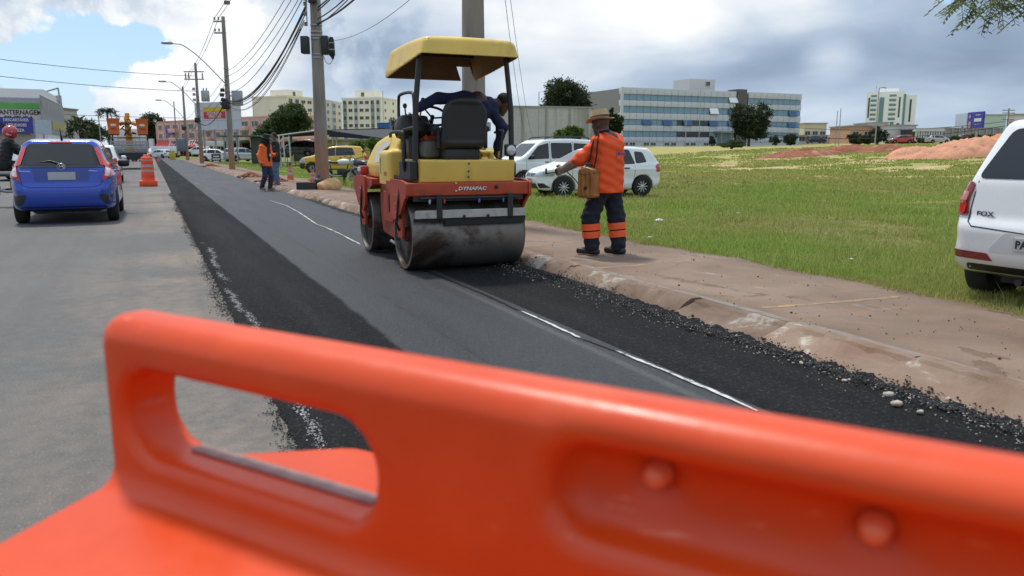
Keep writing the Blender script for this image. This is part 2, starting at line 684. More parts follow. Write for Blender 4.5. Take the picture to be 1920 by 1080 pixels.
def stretch(T, tc, sx, sy, sz=1.0):
    m = T.n('ShaderNodeMapping'); T.l(tc, m.inputs['Vector']); m.inputs['Scale'].default_value = (sx, sy, sz)
    return m.outputs[0]


def m_field(T, b, tc, x, y, z):
    n1 = T.noise(tc, 0.16, 6, 0.6, 0.5); n2 = T.noise(tc, 1.3, 7, 0.65); n3 = T.noise(tc, 14, 5, 0.7)
    green = T.ramp(n2, [(0.3, (0.11, 0.13, 0.035)), (0.55, (0.18, 0.20, 0.055)), (0.75, (0.25, 0.24, 0.085))])
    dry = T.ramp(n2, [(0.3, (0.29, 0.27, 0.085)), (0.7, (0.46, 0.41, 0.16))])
    far = T.smooth(x, 16, 34)  # sunlight on the far lot is put into the colour as drier grass
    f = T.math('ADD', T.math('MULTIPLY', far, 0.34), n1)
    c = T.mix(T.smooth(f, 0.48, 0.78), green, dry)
    soil = T.math('MULTIPLY', T.smooth(T.noise(tc, 0.75, 7, 0.7, 0.8), 0.60, 0.68), 0.75)
    c = T.mix(soil, c, (0.27, 0.165, 0.095))
    c = T.mix(T.math('MULTIPLY', T.smooth(n3, .4, .65), 0.45), c, (0.13, 0.10, 0.05))
    earth = T.ramp(n2, [(0.3, (0.20, 0.135, 0.09)), (0.7, (0.32, 0.22, 0.15))])
    c = T.mix(T.smooth(x, -5.0, -7.6), c, earth)
    T.l(c, b.inputs['Base Color']); b.inputs['Roughness'].default_value = 0.95; b.inputs['Specular IOR Level'].default_value = 0.15
    bumpn(T, b, T.math('ADD', n3, n2), 0.8, 0.06)


def m_oldroad(T, b, tc, x, y, z):
    n1 = T.noise(tc, 0.45, 7, 0.6, 0.5); n2 = T.noise(stretch(T, tc, 1.6, 0.12), 1.0, 6, 0.6); n3 = T.noise(tc, 90, 4, 0.7); n4 = T.noise(tc, 9, 6, 0.65)
    base = T.ramp(T.math('ADD', T.math('MULTIPLY', n2, 0.3), T.math('ADD', T.math('MULTIPLY', n1, 0.35), T.math('MULTIPLY', n4, 0.35))), [(0.36, (0.074, 0.070, 0.064)), (0.5, (0.098, 0.092, 0.085)), (0.66, (0.124, 0.117, 0.108))])
    # orange dust swept to the seam
    dust = T.math('MULTIPLY', T.smooth(x, -1.4, 0.4), T.smooth(T.math('ADD', n1, T.math('MULTIPLY', n4, 0.35)), 0.56, 0.82))
    base = T.mix(T.math('MULTIPLY', dust, 0.45), base, (0.30, 0.205, 0.135))
    # tyre marks
    wv = T.n('ShaderNodeTexWave', wave_type='BANDS', bands_direction='X'); T.l(stretch(T, tc, 0.42, 0.06), wv.inputs['Vector'])
    wv.inputs['Scale'].default_value = 1.1; wv.inputs['Distortion'].default_value = 3.0; wv.inputs['Detail'].default_value = 3
    base = T.mix(T.math('MULTIPLY', T.smooth(wv.outputs['Fac'], 0.72, 0.96), 0.22), base, (0.07, 0.065, 0.06))
    # cracks
    vo = T.n('ShaderNodeTexVoronoi', feature='DISTANCE_TO_EDGE'); T.l(stretch(T, tc, 1.2, 0.7), vo.inputs['Vector']); vo.inputs['Scale'].default_value = 1.1
    nz = T.noise(tc, 3.0, 5, 0.6)
    crack = T.math('MULTIPLY', T.smooth(T.math('ADD', vo.outputs['Distance'], T.math('MULTIPLY', T.math('SUBTRACT', nz, 0.5), 0.14)), 0.012, 0.002), T.smooth(n1, 0.50, 0.60))
    base = T.mix(T.math('MULTIPLY', crack, 0.7), base, (0.15, 0.085, 0.05))
    base = T.mix(T.math('MULTIPLY', T.smooth(n3, 0.56, 0.70), 0.8), base, (0.29, 0.275, 0.25))
    base = T.mix(T.math('MULTIPLY', T.smooth(n3, 0.44, 0.30), 0.75), base, (0.055, 0.05, 0.045))
    T.l(base, b.inputs['Base Color'])
    T.l(T.smooth(n2, 0.3, 0.7, 0.72, 0.9), b.inputs['Roughness'])
    bumpn(T, b, T.math('ADD', n3, T.math('MULTIPLY', crack, -2.0)), 0.5, 0.006)


def m_fresh(T, b, tc, x, y, z):
    n1 = T.noise(tc, 1.1, 7, 0.62, 0.4); n2 = T.noise(stretch(T, tc, 2.6, 0.25), 1.0, 6, 0.6); n3 = T.noise(tc, 120, 4, 0.75); n4 = T.noise(tc, 28, 5, 0.7)
    wob = T.math('MULTIPLY', T.math('SUBTRACT', n1, 0.5), 0.10)
    xw = T.math('ADD', x, wob)
    roll = T.math('MULTIPLY', T.smooth(xw, 1.36, 1.42), 1.0)
    near = T.math('MULTIPLY', T.smooth(x, 2.685, 2.695), T.smooth(y, 8.9, 7.9))
    roll = T.math('MULTIPLY', roll, T.math('SUBTRACT', 1.0, near))
    raw = T.ramp(n4, [(0.3, (0.004, 0.004, 0.0045)), (0.6, (0.011, 0.0107, 0.011)), (0.8, (0.022, 0.021, 0.021))])
    comp = T.ramp(T.math('ADD', T.math('MULTIPLY', n2, 0.65), T.math('MULTIPLY', n4, 0.35)), [(0.35, (0.016, 0.017, 0.019)), (0.5, (0.026, 0.028, 0.031)), (0.68, (0.043, 0.045, 0.049))])
    far_sheen = T.smooth(y, 9.0, 30.0)
    comp = T.mix(T.math('MULTIPLY', far_sheen, 0.5), comp, (0.058, 0.060, 0.065))  # paler with distance: grazing sheen painted into the colour
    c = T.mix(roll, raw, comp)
    # open, uncompacted spots and roller edge lines
    spots = T.math('MULTIPLY', T.smooth(T.noise(stretch(T, tc, 2.2, 0.9), 1.6, 5, 0.7), 0.66, 0.72), 0.85)
    c = T.mix(spots, c, (0.010, 0.010, 0.0105))
    ln = T.smooth(T.math('ABSOLUTE', T.math('SUBTRACT', T.math('ADD', x, T.math('MULTIPLY', wob, 0.5)), 1.78)), 0.022, 0.004)
    c = T.mix(T.math('MULTIPLY', T.math('MULTIPLY', ln, T.smooth(n1, 0.42, 0.56)), 0.8), c, (0.010, 0.010, 0.0105))
    ln2 = T.smooth(T.math('ABSOLUTE', T.math('SUBTRACT', x, T.math('ADD', 2.50, T.math('MULTIPLY', y, 0.004)))), 0.05, 0.01)
    c = T.mix(T.math('MULTIPLY', T.math('MULTIPLY', ln2, T.smooth(y, 8.0, 5.0)), 0.5), c, (0.10, 0.095, 0.09))
    n5 = T.noise(tc, 55, 3, 0.6)
    c = T.mix(T.math('MULTIPLY', T.smooth(n5, 0.58, 0.68), 0.55), c, (0.085, 0.083, 0.08))
    c = T.mix(T.math('MULTIPLY', T.smooth(n5, 0.42, 0.34), 0.7), c, (0.006, 0.006, 0.006))
    T.l(c, b.inputs['Base Color'])
    rg = T.math('ADD', T.smooth(n2, 0.3, 0.7, 0.56, 0.70), T.math('MULTIPLY', T.math('SUBTRACT', 1.0, roll), 0.2))
    T.l(rg, b.inputs['Roughness']); T.l(T.smooth(roll, 0, 1, 0.14, 0.34), b.inputs['Specular IOR Level'])
    hgt = T.math('ADD', T.math('MULTIPLY', n5, 1.3), T.math('MULTIPLY', n4, T.math('MULTIPLY_ADD', T.math('SUBTRACT', 1.0, roll), 1.6, 0.25)))
    bumpn(T, b, hgt, 0.75, 0.010)


def m_walk(T, b, tc, x, y, z):
    n1 = T.noise(tc, 0.8, 7, 0.6, 0.4); n2 = T.noise(tc, 6, 6, 0.65); n3 = T.noise(tc, 70, 4, 0.7)
    c = T.ramp(n1, [(0.3, (0.158, 0.106, 0.074)), (0.5, (0.215, 0.150, 0.108)), (0.7, (0.262, 0.195, 0.147))])
    c = T.mix(T.math('MULTIPLY', T.smooth(n2, 0.55, 0.7), 0.5), c, (0.30, 0.16, 0.09))
    c = T.mix(T.math('MULTIPLY', T.smooth(T.noise(stretch(T, tc, 1, 0.35), 2.4, 6, 0.7), 0.60, 0.70), 0.45), c, (0.42, 0.40, 0.37))
    c = T.mix(T.math('MULTIPLY', T.smooth(n3, 0.60, 0.70), 0.6), c, (0.13, 0.10, 0.08))
    c = T.mix(T.math('MULTIPLY', T.smooth(n3, 0.40, 0.32), 0.5), c, (0.34, 0.27, 0.21))
    vo = T.n('ShaderNodeTexVoronoi', feature='DISTANCE_TO_EDGE'); T.l(stretch(T, tc, 0.55, 0.33), vo.inputs['Vector']); vo.inputs['Scale'].default_value = 1.0
    cr = T.smooth(T.math('ADD', vo.outputs['Distance'], T.math('MULTIPLY', T.math('SUBTRACT', n2, 0.5), 0.16)), 0.007, 0.001)
    cr = T.math('MULTIPLY', cr, T.smooth(n1, .46, .56))
    c = T.mix(T.math('MULTIPLY', cr, 0.6), c, (0.12, 0.07, 0.045))
    c = T.mix(T.math('MULTIPLY', T.smooth(T.math('ADD', x, T.math('MULTIPLY', T.math('SUBTRACT', n1, .5), .16)), 4.09, 4.05), T.smooth(n2, .34, .58, .2, .75)), c, (.30, .275, .25))
    c = T.mix(T.math('MULTIPLY', T.smooth(x, 4.0, 3.988), .7), c, (.10, .065, .045))
    T.l(c, b.inputs['Base Color']); b.inputs['Roughness'].default_value = 0.9; b.inputs['Specular IOR Level'].default_value = 0.25
    bumpn(T, b, T.math('ADD', n3, T.math('MULTIPLY_ADD', cr, -2.0, n2)), 0.55, 0.008)


def m_kerb(T, b, tc, x, y, z):
    oi0 = T.n('ShaderNodeObjectInfo'); va = T.n('ShaderNodeVectorMath', operation='ADD'); T.l(tc, va.inputs[0])
    cx = T.n('ShaderNodeCombineXYZ'); T.l(T.math('MULTIPLY', oi0.outputs['Random'], 57.0), cx.inputs[1]); T.l(T.math('MULTIPLY', oi0.outputs['Random'], 23.0), cx.inputs[2]); T.l(cx.outputs[0], va.inputs[1]); tc = va.outputs[0]
    n1 = T.noise(tc, 2.2, 7, 0.62, 0.4); n2 = T.noise(tc, 16, 6, 0.7); n3 = T.noise(tc, 80, 4, 0.7)
    c = T.ramp(n1, [(0.3, (0.17, 0.105, 0.070)), (0.55, (0.25, 0.175, 0.127)), (0.72, (0.33, 0.262, 0.205))])
    c = T.mix(T.math('MULTIPLY', T.smooth(T.math('ADD', n1, T.math('MULTIPLY', n2, 0.5)), 0.80, 0.92), 0.75), c, (0.45, 0.41, 0.35))
    c = T.mix(T.math('MULTIPLY', T.smooth(n2, 0.40, 0.28), 0.5), c, (0.16, 0.095, 0.06))
    oi = T.n('ShaderNodeObjectInfo')
    hs = T.n('ShaderNodeHueSaturation'); T.l(c, hs.inputs['Color']); T.l(T.smooth(oi.outputs['Random'], 0, 1, 0.82, 1.14), hs.inputs['Value'])
    T.l(hs.outputs[0], b.inputs['Base Color']); b.inputs['Roughness'].default_value = 0.9; b.inputs['Specular IOR Level'].default_value = 0.25
    bumpn(T, b, T.math('ADD', n3, n2), 0.7, 0.008)


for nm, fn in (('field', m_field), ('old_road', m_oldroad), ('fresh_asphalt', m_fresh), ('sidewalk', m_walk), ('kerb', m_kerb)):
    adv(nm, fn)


def grid_sheet(name, vs, us, zf, m, warp=None, kind='structure'):
    V, U = np.meshgrid(np.asarray(vs, float), np.asarray(us, float), indexing='ij')
    if warp is not None: V = warp(V, U)
    X = V * VH.x + U * UH.x; Y = V * VH.y + U * UH.y
    Z = zf(V, U, X, Y)
    verts = np.stack([V, U, Z + 0 * V], -1).reshape(-1, 3)
    nv, nu = V.shape
    i = np.arange(nv - 1)[:, None] * nu + np.arange(nu - 1)[None, :]
    i = i.ravel()
    F = np.stack([i, i + nu, i + nu + 1, i + 1], 1)
    o = mesh_np(name, verts, F, m, None, 180)
    road_obj(o)
    if kind: o['kind'] = kind
    return o


def axis(*segs):
    out = []
    for a, b, s in segs: out += list(np.arange(a, b - 1e-6, s))
    out.append(segs[-1][1])
    return np.array(out)


def ground_z(V, U, X, Y):
    z = lot_z(X, Y)
    z = np.where(V < 5.56, -0.06, z)
    z = np.where(V < -7.55, 0.03, z)
    return z


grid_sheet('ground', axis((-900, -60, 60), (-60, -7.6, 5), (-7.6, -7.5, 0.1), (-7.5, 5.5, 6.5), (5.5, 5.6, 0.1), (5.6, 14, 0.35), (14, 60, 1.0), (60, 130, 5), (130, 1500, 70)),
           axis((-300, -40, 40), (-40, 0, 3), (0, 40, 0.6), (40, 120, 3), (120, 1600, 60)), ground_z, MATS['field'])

grid_sheet('road', axis((-7.5, 0.6, 0.54)), axis((-6, 20, 1), (20, 300, 10)), lambda V, U, X, Y: 0 * V, MATS['old_road'])


def ragged(U, seed, a=0.035):
    r = np.zeros_like(U)
    for k, (f, w) in enumerate(((1.1, 1.0), (2.7, .7), (6.3, .5), (13.7, .45), (29.0, .35), (61.0, .22))):
        r += w * np.sin(U * f + seed * (k + 1) * 1.7)
    return a * r * 0.5


def warp_fresh(V, U):
    t = (V - 0.47) / (3.78 - 0.47)
    l = ragged(U, 1.3, 0.055); r = ragged(U, 2.9, 0.05)
    return V + l * np.clip(1 - t * 8, 0, 1) + r * np.clip((t - 0.86) / 0.14, 0, 1)


def z_fresh(V, U, X, Y):
    t = (V - 0.47)
    z = 0.030 + 0.012 * sstep(V, 3.0, 3.7)
    z = z - 0.045 * (1 - sstep(t, 0.0, 0.07))
    lump = 0.012 * (np.sin(V * 41 + U * 13) * np.sin(U * 37 + V * 7)) * (sstep(V, 3.2, 3.5) + (1 - sstep(V, .5, .72)))
    return z + lump - 0.035 * sstep(V, 3.70, 3.80)


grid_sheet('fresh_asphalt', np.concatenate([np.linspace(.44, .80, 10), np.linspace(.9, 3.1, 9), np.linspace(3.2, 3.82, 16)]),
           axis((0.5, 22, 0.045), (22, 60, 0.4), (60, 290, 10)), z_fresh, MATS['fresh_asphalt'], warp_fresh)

# pavement slab
def warp_walk(V, U):
    return V + ragged(U, 4.1, 0.10) * (V > 5.6)


grid_sheet('sidewalk', np.array([3.985, 3.99, 4.3, 4.6, 4.9, 5.2, 5.5, 5.8, 5.83]), axis((-2, 30, 0.12), (30, 120, 2)),
           lambda V, U, X, Y: np.where((V < 3.988) | (V > 5.815 + ragged(U, 4.1, .1)), 0.0, 0.118), MATS['sidewalk'], warp_walk)

# kerb stones
kerb = bpy.data.objects.new('kerb', None); COL.objects.link(kerb); kerb['kind'] = 'structure'
kerb.rotation_euler = (0, 0, ROADROT)


def kerb_mesh(seed, ln, ramp=False):
    r = random.Random(seed)
    n = 14 if ln < 2 else 2
    # section (v, z), foot to back
    base = [(3.705, -0.05), (3.71, 0.015), (3.745, 0.050), (3.80, 0.098), (3.835, 0.120), (3.862, 0.134), (3.90, 0.138), (3.955, 0.134), (3.98, 0.122), (3.98, -0.05)]
    if ramp: base = [(3.56, -0.05), (3.565, 0.012), (3.62, 0.034), (3.78, 0.088), (3.865, 0.112), (3.885, 0.130), (3.91, 0.134), (3.96, 0.132), (3.98, 0.122), (3.98, -0.05)]
    vs, fs = [], []
    for i in range(n + 1):
        y = ln * i / n
        for k, (a, z) in enumerate(base):
            j = 0.004 if ln < 2 else 0.0
            chip = 0.0
            if ln < 2 and k in (4, 5, 6) and r.random() < 0.16: chip = r.uniform(.006, .02)
            vs.append((a + r.uniform(-j, j) * (0 < k < 9), y, z + r.uniform(-j, j) * 0.8 * (0 < k < 9) - chip))
    m = len(base)
    for i in range(n):
        for k in range(m - 1): fs.append([i * m + k, i * m + k + 1, (i + 1) * m + k + 1, (i + 1) * m + k])
    fs.append(list(range(m))); fs.append([n * m + k for k in range(m)][::-1])
    mb = MB().add(vs, fs)
    return mb


protos = [kerb_mesh(s, 0.996, s in (1, 2, 3, 4, 5)).build('kerb_stone', MATS['kerb'], kerb, 18) for s in range(10)]
for i in range(-1, 60):
    if i + 1 < 10: o = protos[i + 1]
    else:
        o = protos[random.choice((0, 6, 7, 8, 9))].copy(); COL.objects.link(o); o.parent = kerb
    o.location = (random.uniform(-.005, .005), i * 1.0, random.uniform(-.004, .003))
    o.rotation_euler = (0, random.uniform(-.0025, .0025), random.uniform(-.0025, .0025))
far = kerb_mesh(9, 60).build('kerb_stone', MATS['kerb'], kerb, 50); far.location = (0, 60, 0)


# painted and chalked lines ------------------------------------------------
def ribbon(name, line, w, m, z=0.0, rag=0.006, seg=0.05, label=None):
    """line: list of (v,u) points"""
    P = [Vector((a, b, 0)) for a, b in line]
    pts = []
    for a, b in zip(P, P[1:]):
        k = max(1, int((b - a).length / seg))
        pts += [a.lerp(b, j / k) for j in range(k)]
    pts.append(P[-1])
    vs = []
    for i, p in enumerate(pts):
        t = (pts[min(i + 1, len(pts) - 1)] - pts[max(i - 1, 0)]).normalized()
        n = Vector((-t.y, t.x, 0))
        e = 0.25 if i in (0, len(pts) - 1) else 1
        vs += [p + n * (w / 2 * e + random.uniform(-rag, rag)) + Vector((0, 0, z)), p - n * (w / 2 * e + random.uniform(-rag, rag)) + Vector((0, 0, z))]
    fs = [[2 * i, 2 * i + 1, 2 * i + 3, 2 * i + 2] for i in range(len(pts) - 1)]
    o = MB().add(vs, fs).build(name, m, None, 0)
    road_obj(o); o['kind'] = 'structure'
    return o


m_white = mat('white_line_paint', (0.50, 0.50, 0.48), 0.8, var=0.25, scale=30, c2=(0.08, 0.08, 0.08), thr=(0.54, 0.68))
m_seam = mat('tar_seam', (0.008, 0.008, 0.009), 0.45, var=0.2)
m_yel = mat('worn_yellow_paint', (0.33, 0.22, 0.10), 0.9, var=0.2, scale=24, c2=(0.215, 0.150, 0.108), thr=(0.36, 0.58))
m_lime = mat('lime_dust', (0.50, 0.47, 0.42), 0.95, var=0.2, scale=20, c2=(0.28, 0.20, 0.15), thr=(0.45, 0.6))


def g_uv(px, py, z=0.0):
    d = pix_dir(px, py)
    t = (z - CAMH) / d.z
    u, v = to_uv(d.x * t, d.y * t)
    return (v, u)


for seg in ([(1420, 770), (1350, 738), (1250, 696), (1155, 657)], [(1090, 634), (1030, 606), (977, 583)]):
    ribbon('road_marking', [g_uv(*p, .036) for p in seg], 0.025, m_white, 0.0372, 0.006)
ribbon('road_marking', [g_uv(*p, .034) for p in [(676, 459), (640, 440), (612, 427), (592, 420), (578, 410), (560, 398), (535, 385), (505, 376)]], 0.022, m_white, 0.0385, 0.008, 0.12)
ribbon('road_seam', [g_uv(*p, .036) for p in [(1158, 658), (1090, 633)]], 0.030, m_seam, 0.0372, 0.005)
ribbon('road_seam', [g_uv(*p, .036) for p in [(975, 582), (900, 548), (815, 514), (780, 500)]], 0.022, m_seam, 0.0372, 0.006)
for a, b in (((1425, 577), (1690, 556)), ((1115, 503), (1300, 488)), ((905, 470), (1090, 452)), ((745, 425), (880, 412)), ((640, 380), (690, 376))):
    ribbon('pavement_line', [g_uv(*a, .12), g_uv(*b, .12)], 0.065, m_yel, 0.1195, 0.012)


# loose material -----------------------------------------------------------
def crumbs(name, P, S, m, seed=1, squash=0.7):
    """irregular little stones: P (n,3) positions, S (n,) sizes"""
    r = np.random.default_rng(seed)
    ico_v = np.array([[0, 0, 1], [.89, 0, .45], [.28, .85, .45], [-.72, .53, .45], [-.72, -.53, .45], [.28, -.85, .45], [.72, .53, -.45], [-.28, .85, -.45], [-.89, 0, -.45], [-.28, -.85, -.45], [.72, -.53, -.45], [0, 0, -1]])
    ico_f = np.array([[0, 1, 2], [0, 2, 3], [0, 3, 4], [0, 4, 5], [0, 5, 1], [1, 6, 2], [2, 7, 3], [3, 8, 4], [4, 9, 5], [5, 10, 1], [1, 10, 6], [2, 6, 7], [3, 7, 8], [4, 8, 9], [5, 9, 10], [6, 11, 7], [7, 11, 8], [8, 11, 9], [9, 11, 10], [10, 11, 6]])
    n = len(P)
    V = ico_v[None] * (1 + r.uniform(-.32, .32, (n, 12, 1)))
    V = V * np.stack([np.ones(n), r.uniform(.6, 1.1, n), r.uniform(.45, .9, n) * squash / .7], 1)[:, None, :]
    a = r.uniform(0, 6.28, n); ca, sa = np.cos(a)[:, None], np.sin(a)[:, None]
    V = np.stack([V[..., 0] * ca - V[..., 1] * sa, V[..., 0] * sa + V[..., 1] * ca, V[..., 2]], -1)
    V = V * np.asarray(S)[:, None, None] + np.asarray(P)[:, None, :]
    F = ico_f[None] + (np.arange(n) * 12)[:, None, None]
    return mesh_np(name, V.reshape(-1, 3), F.reshape(-1, 3), m, None, 0)


m_crumb = mat('asphalt_crumb', (0.013, 0.0125, 0.0125), 0.7, var=0.5, scale=40)
m_gravel = mat('pale_gravel', (0.36, 0.31, 0.25), 0.9, var=0.35, scale=25)
n = 20000
U = 1.2 + 20 * rng.random(n) ** 1.7
V = 3.70 - .14 * (1 - sstep(U, 4.2, 6.5)) + ragged(U, 2.9, .05) + rng.normal(-.01, 0.042, n) - 0.08 * rng.random(n) ** 2
S = rng.uniform(0.002, 0.0075, n) * np.where(rng.random(n) < .05, 2.0, 1)
o = crumbs('asphalt_crumbs', np.stack([V, U, np.where(V > 3.71 - .14 * (1 - sstep(U, 4.2, 6.5)), 0.03 + (V - 3.71 + .14 * (1 - sstep(U, 4.2, 6.5))) * (.38 + .45 * sstep(U, 4.2, 6.5)), 0.045) + S * .2], 1), S, m_crumb, 2); road_obj(o)
tag(o, 'black asphalt crumbs heaped along the foot of the kerb', 'crumbs', kind='stuff')
n = 12000
U = 1.0 + 26 * rng.random(n) ** 1.6
V = 0.49 + ragged(U, 1.3, .055) + rng.normal(0.0, 0.035, n)
S = rng.uniform(0.0018, 0.006, n)
o = crumbs('asphalt_crumbs', np.stack([V, U, 0.006 + S * .3], 1), S, m_crumb, 3); road_obj(o)
tag(o, 'black asphalt crumbs along the ragged edge of the old lane', 'crumbs', kind='stuff')
n = 1500
U = 1.4 + 9 * rng.random(n) ** 1.5
V = 3.50 + rng.normal(0, 0.11, n)
S = rng.uniform(0.002, 0.006, n) * np.where(rng.random(n) < .04, 2.0, 1)
o = crumbs('gravel', np.stack([V, U, np.where(V > 3.69, 0.03 + (V - 3.69) * 0.45, 0.047)], 1), S, m_gravel, 4); road_obj(o)
tag(o, 'pale gravel grains scattered over fresh asphalt beside the kerb', 'gravel', kind='stuff')
# whitish milled strip along the left seam
n = 4500
U = 2.2 + 9.5 * rng.random(n)
V = 0.585 + rng.normal(0, 0.016, n) + ragged(U, 1.3, .04)
S = rng.uniform(0.0015, 0.006, n)
ok = np.sin(U * 2.1) + np.sin(U * 5.3 + 1) + rng.normal(0, .5, n) > -0.4
o = crumbs('chalk_chips', np.stack([V, U, 0.034 + 0 * U], 1)[ok], S[ok], mat('chalk', (0.42, 0.41, 0.39), 0.9, var=0.3), 5, 0.3); road_obj(o)
tag(o, 'broken whitish chalk streak along the left seam of fresh asphalt', 'chalk', kind='stuff')
# clods on the pavement
n = 420
U = 2.5 + 24 * rng.random(n) ** 1.3
V = 4.0 + 1.75 * rng.random(n) ** 1.2
S = rng.uniform(0.0025, 0.007, n) * np.where(rng.random(n) < .1, 1.8, 1)
o = crumbs('asphalt_crumbs', np.stack([V, U, 0.122 + S * .2], 1), S, m_crumb, 6); road_obj(o)
tag(o, 'dark asphalt bits scattered on the brown pavement', 'crumbs', kind='stuff')
# larger stones, one by one
m_stone = mat('pale_stone', (0.47, 0.40, 0.32), 0.9, var=0.25, scale=30, bump=0.5, bscale=90)
for k, (px, py, s, lab) in enumerate(((1667, 738, .035, 'pale angular stone lying on black crumbs below the kerb'), (1682, 756, .030, 'pale rounded stone on asphalt next to the angular one'),
                                      (1725, 771, .020, 'small pale pebble pair end on the asphalt edge'), (1502, 680, .018, 'whitish pebble half buried in the black crumbs'),
                                      (1584, 712, .015, 'tiny pale pebble on smooth asphalt near the crumbs'), (1778, 748, .022, 'whitish chip at the cracked foot of the kerb'))):
    a, b = g_uv(px, py, .05)
    p = uv(b, a, .048)
    o = crumbs('stone', np.array([[0, 0, 0]]), np.array([s]), m_stone, 20 + k, .7); o.location = p
    tag(o, lab, 'stone', 'pale stones at the kerb foot')

# bare earth and sand in the lot ------------------------------------------
m_sand = mat('sandy_earth', (0.46, 0.31, 0.17), 0.95, var=0.2, scale=2, c2=(0.26, 0.25, 0.08), thr=(0.52, 0.66))
m_redearth = mat('red_earth', (0.24, 0.080, 0.038), 0.95, var=0.3, scale=1.5, bump=0.8, bscale=6, c2=(0.36, 0.19, 0.12), thr=(0.5, 0.65))
m_mound = mat('orange_earth', (0.50, 0.235, 0.135), 0.95, var=0.22, scale=1.2, bump=1.0, bscale=5, c2=(0.34, 0.13, 0.07), thr=(0.60, 0.72))


def drape(name, c, rx, ry, rot, m, seed, lift=0.015):
    r = random.Random(seed)
    ph = [r.uniform(0, 6.28) for _ in range(6)]
    rings, n = 5, 48
    vs = []
    for i in range(rings + 1):
        for k in range(n):
            t = 2 * math.pi * k / n
            w = 1 + sum(0.16 / (j * .6 + 1) * math.sin((j + 2) * t + ph[j]) for j in range(6))
            a, b = rx * w * math.cos(t) * i / rings, ry * w * math.sin(t) * i / rings
            x, y = c[0] + a * math.cos(rot) - b * math.sin(rot), c[1] + a * math.sin(rot) + b * math.cos(rot)
            vs.append((x, y, float(lot_z(x, y)) + lift * (1 if i < rings else -0.6)))
    fs = []
    for i in range(rings):
        for k in range(n):
            fs.append([i * n + k, (i + 1) * n + k, (i + 1) * n + (k + 1) % n, i * n + (k + 1) % n])
    o = MB().add(vs, fs).build(name, m, None, 180)
    o['kind'] = 'structure'
    return o


for i, (px, d, rx, ry) in enumerate(((1400, 56, 6.5, 1.6), (1560, 60, 7, 1.5), (1290, 50, 3.0, .9), (1660, 62, 4, 1.2), (1640, 50, 2.0, .6), (1760, 52, 2.4, .7), (1340, 66, 4, 1.2))):
    p = at(px, d); drape('sand_patch', (p.x, p.y), rx, ry, 0.1 * i, m_sand, i, 0.05)

def mound(name, px, d, rx, ry, h, m, seed, label):
    p = at(px, d)
    r = np.random.default_rng(seed)
    n = 64
    g = np.linspace(-1.15, 1.15, n)
    A, B = np.meshgrid(g, g, indexing='ij')
    rad = np.sqrt(A * A + B * B)
    ang = np.arctan2(B, A)
    wob = 1 + .12 * np.sin(2 * ang + seed) + .08 * np.sin(3 * ang + 2 * seed) + .05 * np.sin(5 * ang)
    H = np.clip(1 - (rad / wob) ** 1.7, 0, 1) ** 0.85
    nz = np.zeros_like(A)
    for f in (3, 6, 11, 19, 31): nz += (np.sin(A * f + seed * f) * np.sin(B * f * 1.1 + seed)) / f
    H = H * (1 + .55 * nz) + r.normal(0, .03, A.shape) * (H > .02)
    X, Y = p.x + A * rx, p.y + B * ry
    Z = lot_z(X, Y) - 0.08 + H * h
    vs = np.stack([X, Y, Z], -1).reshape(-1, 3)
    i = (np.arange(n - 1)[:, None] * n + np.arange(n - 1)[None, :]).ravel()
    F = np.stack([i, i + n, i + n + 1, i + 1], 1)
    keep = (H.reshape(-1)[F] > 0.001).any(1)
    o = mesh_np(name, vs, F[keep], m, None, 50)
    return tag(o, label, 'mound')


mound('earth_mound', 1716, 62, 2.6, 2.4, 0.95, m_mound, 1, 'low smooth heap of orange earth in the grassy lot')
mound('earth_mound', 1808, 60, 4.0, 3.0, 1.38, m_mound, 2, 'largest rough heap of orange earth with dark hollows in the lot')
mound('earth_mound', 1885, 70, 3.2, 3.0, 1.25, mat('deep_orange_earth', (0.52, 0.19, 0.08), 0.95, var=0.2, scale=1.5, bump=1, bscale=5), 3, 'deeper orange earth heap behind the largest one')
for k, (px, d, rx, h, lab) in enumerate(((1500, 74, 4.5, .7, 'dark red dug earth bank with rubble along the far lot, left part'), (1585, 76, 3.5, .8, 'dark red dug earth bank between two grass humps'), (1655, 74, 3.0, .65, 'short dark red earth bank with stones beside the low orange heap'))):
    mound('earth_bank', px, d, rx, 1.6, h, m_redearth, 10 + k, lab)
for k, (px, py) in enumerate(((470, 332), (512, 340), (395, 312))):
    d = pix_dir(px, py); t = (0.12 - CAMH) / d.z
    q = (d.x * t, d.y * t)
    mb = MB()
    r = random.Random(k)
    PP = np.array([[r.gauss(0, .26), r.gauss(0, .2), 0.01] for _ in range(260)])
    PP[:, 2] = .20 * np.exp(-(PP[:, 0] ** 2 + PP[:, 1] ** 2) / .12)
    o = crumbs('dirt_pile', PP, np.array([r.uniform(.03, .085) for _ in range(260)]), m_redearth, 60 + k, .6)
    o.location = (q[0], q[1], 0.12)
    o['kind'] = 'stuff'
    tag(o, ['brown dirt pile on the pavement behind the orange-jacketed man', 'small brown dirt pile at the feet of the men talking', 'brown dirt pile near the concrete pole with the street lamp'][k], 'dirt pile', 'dirt piles on the pavement')
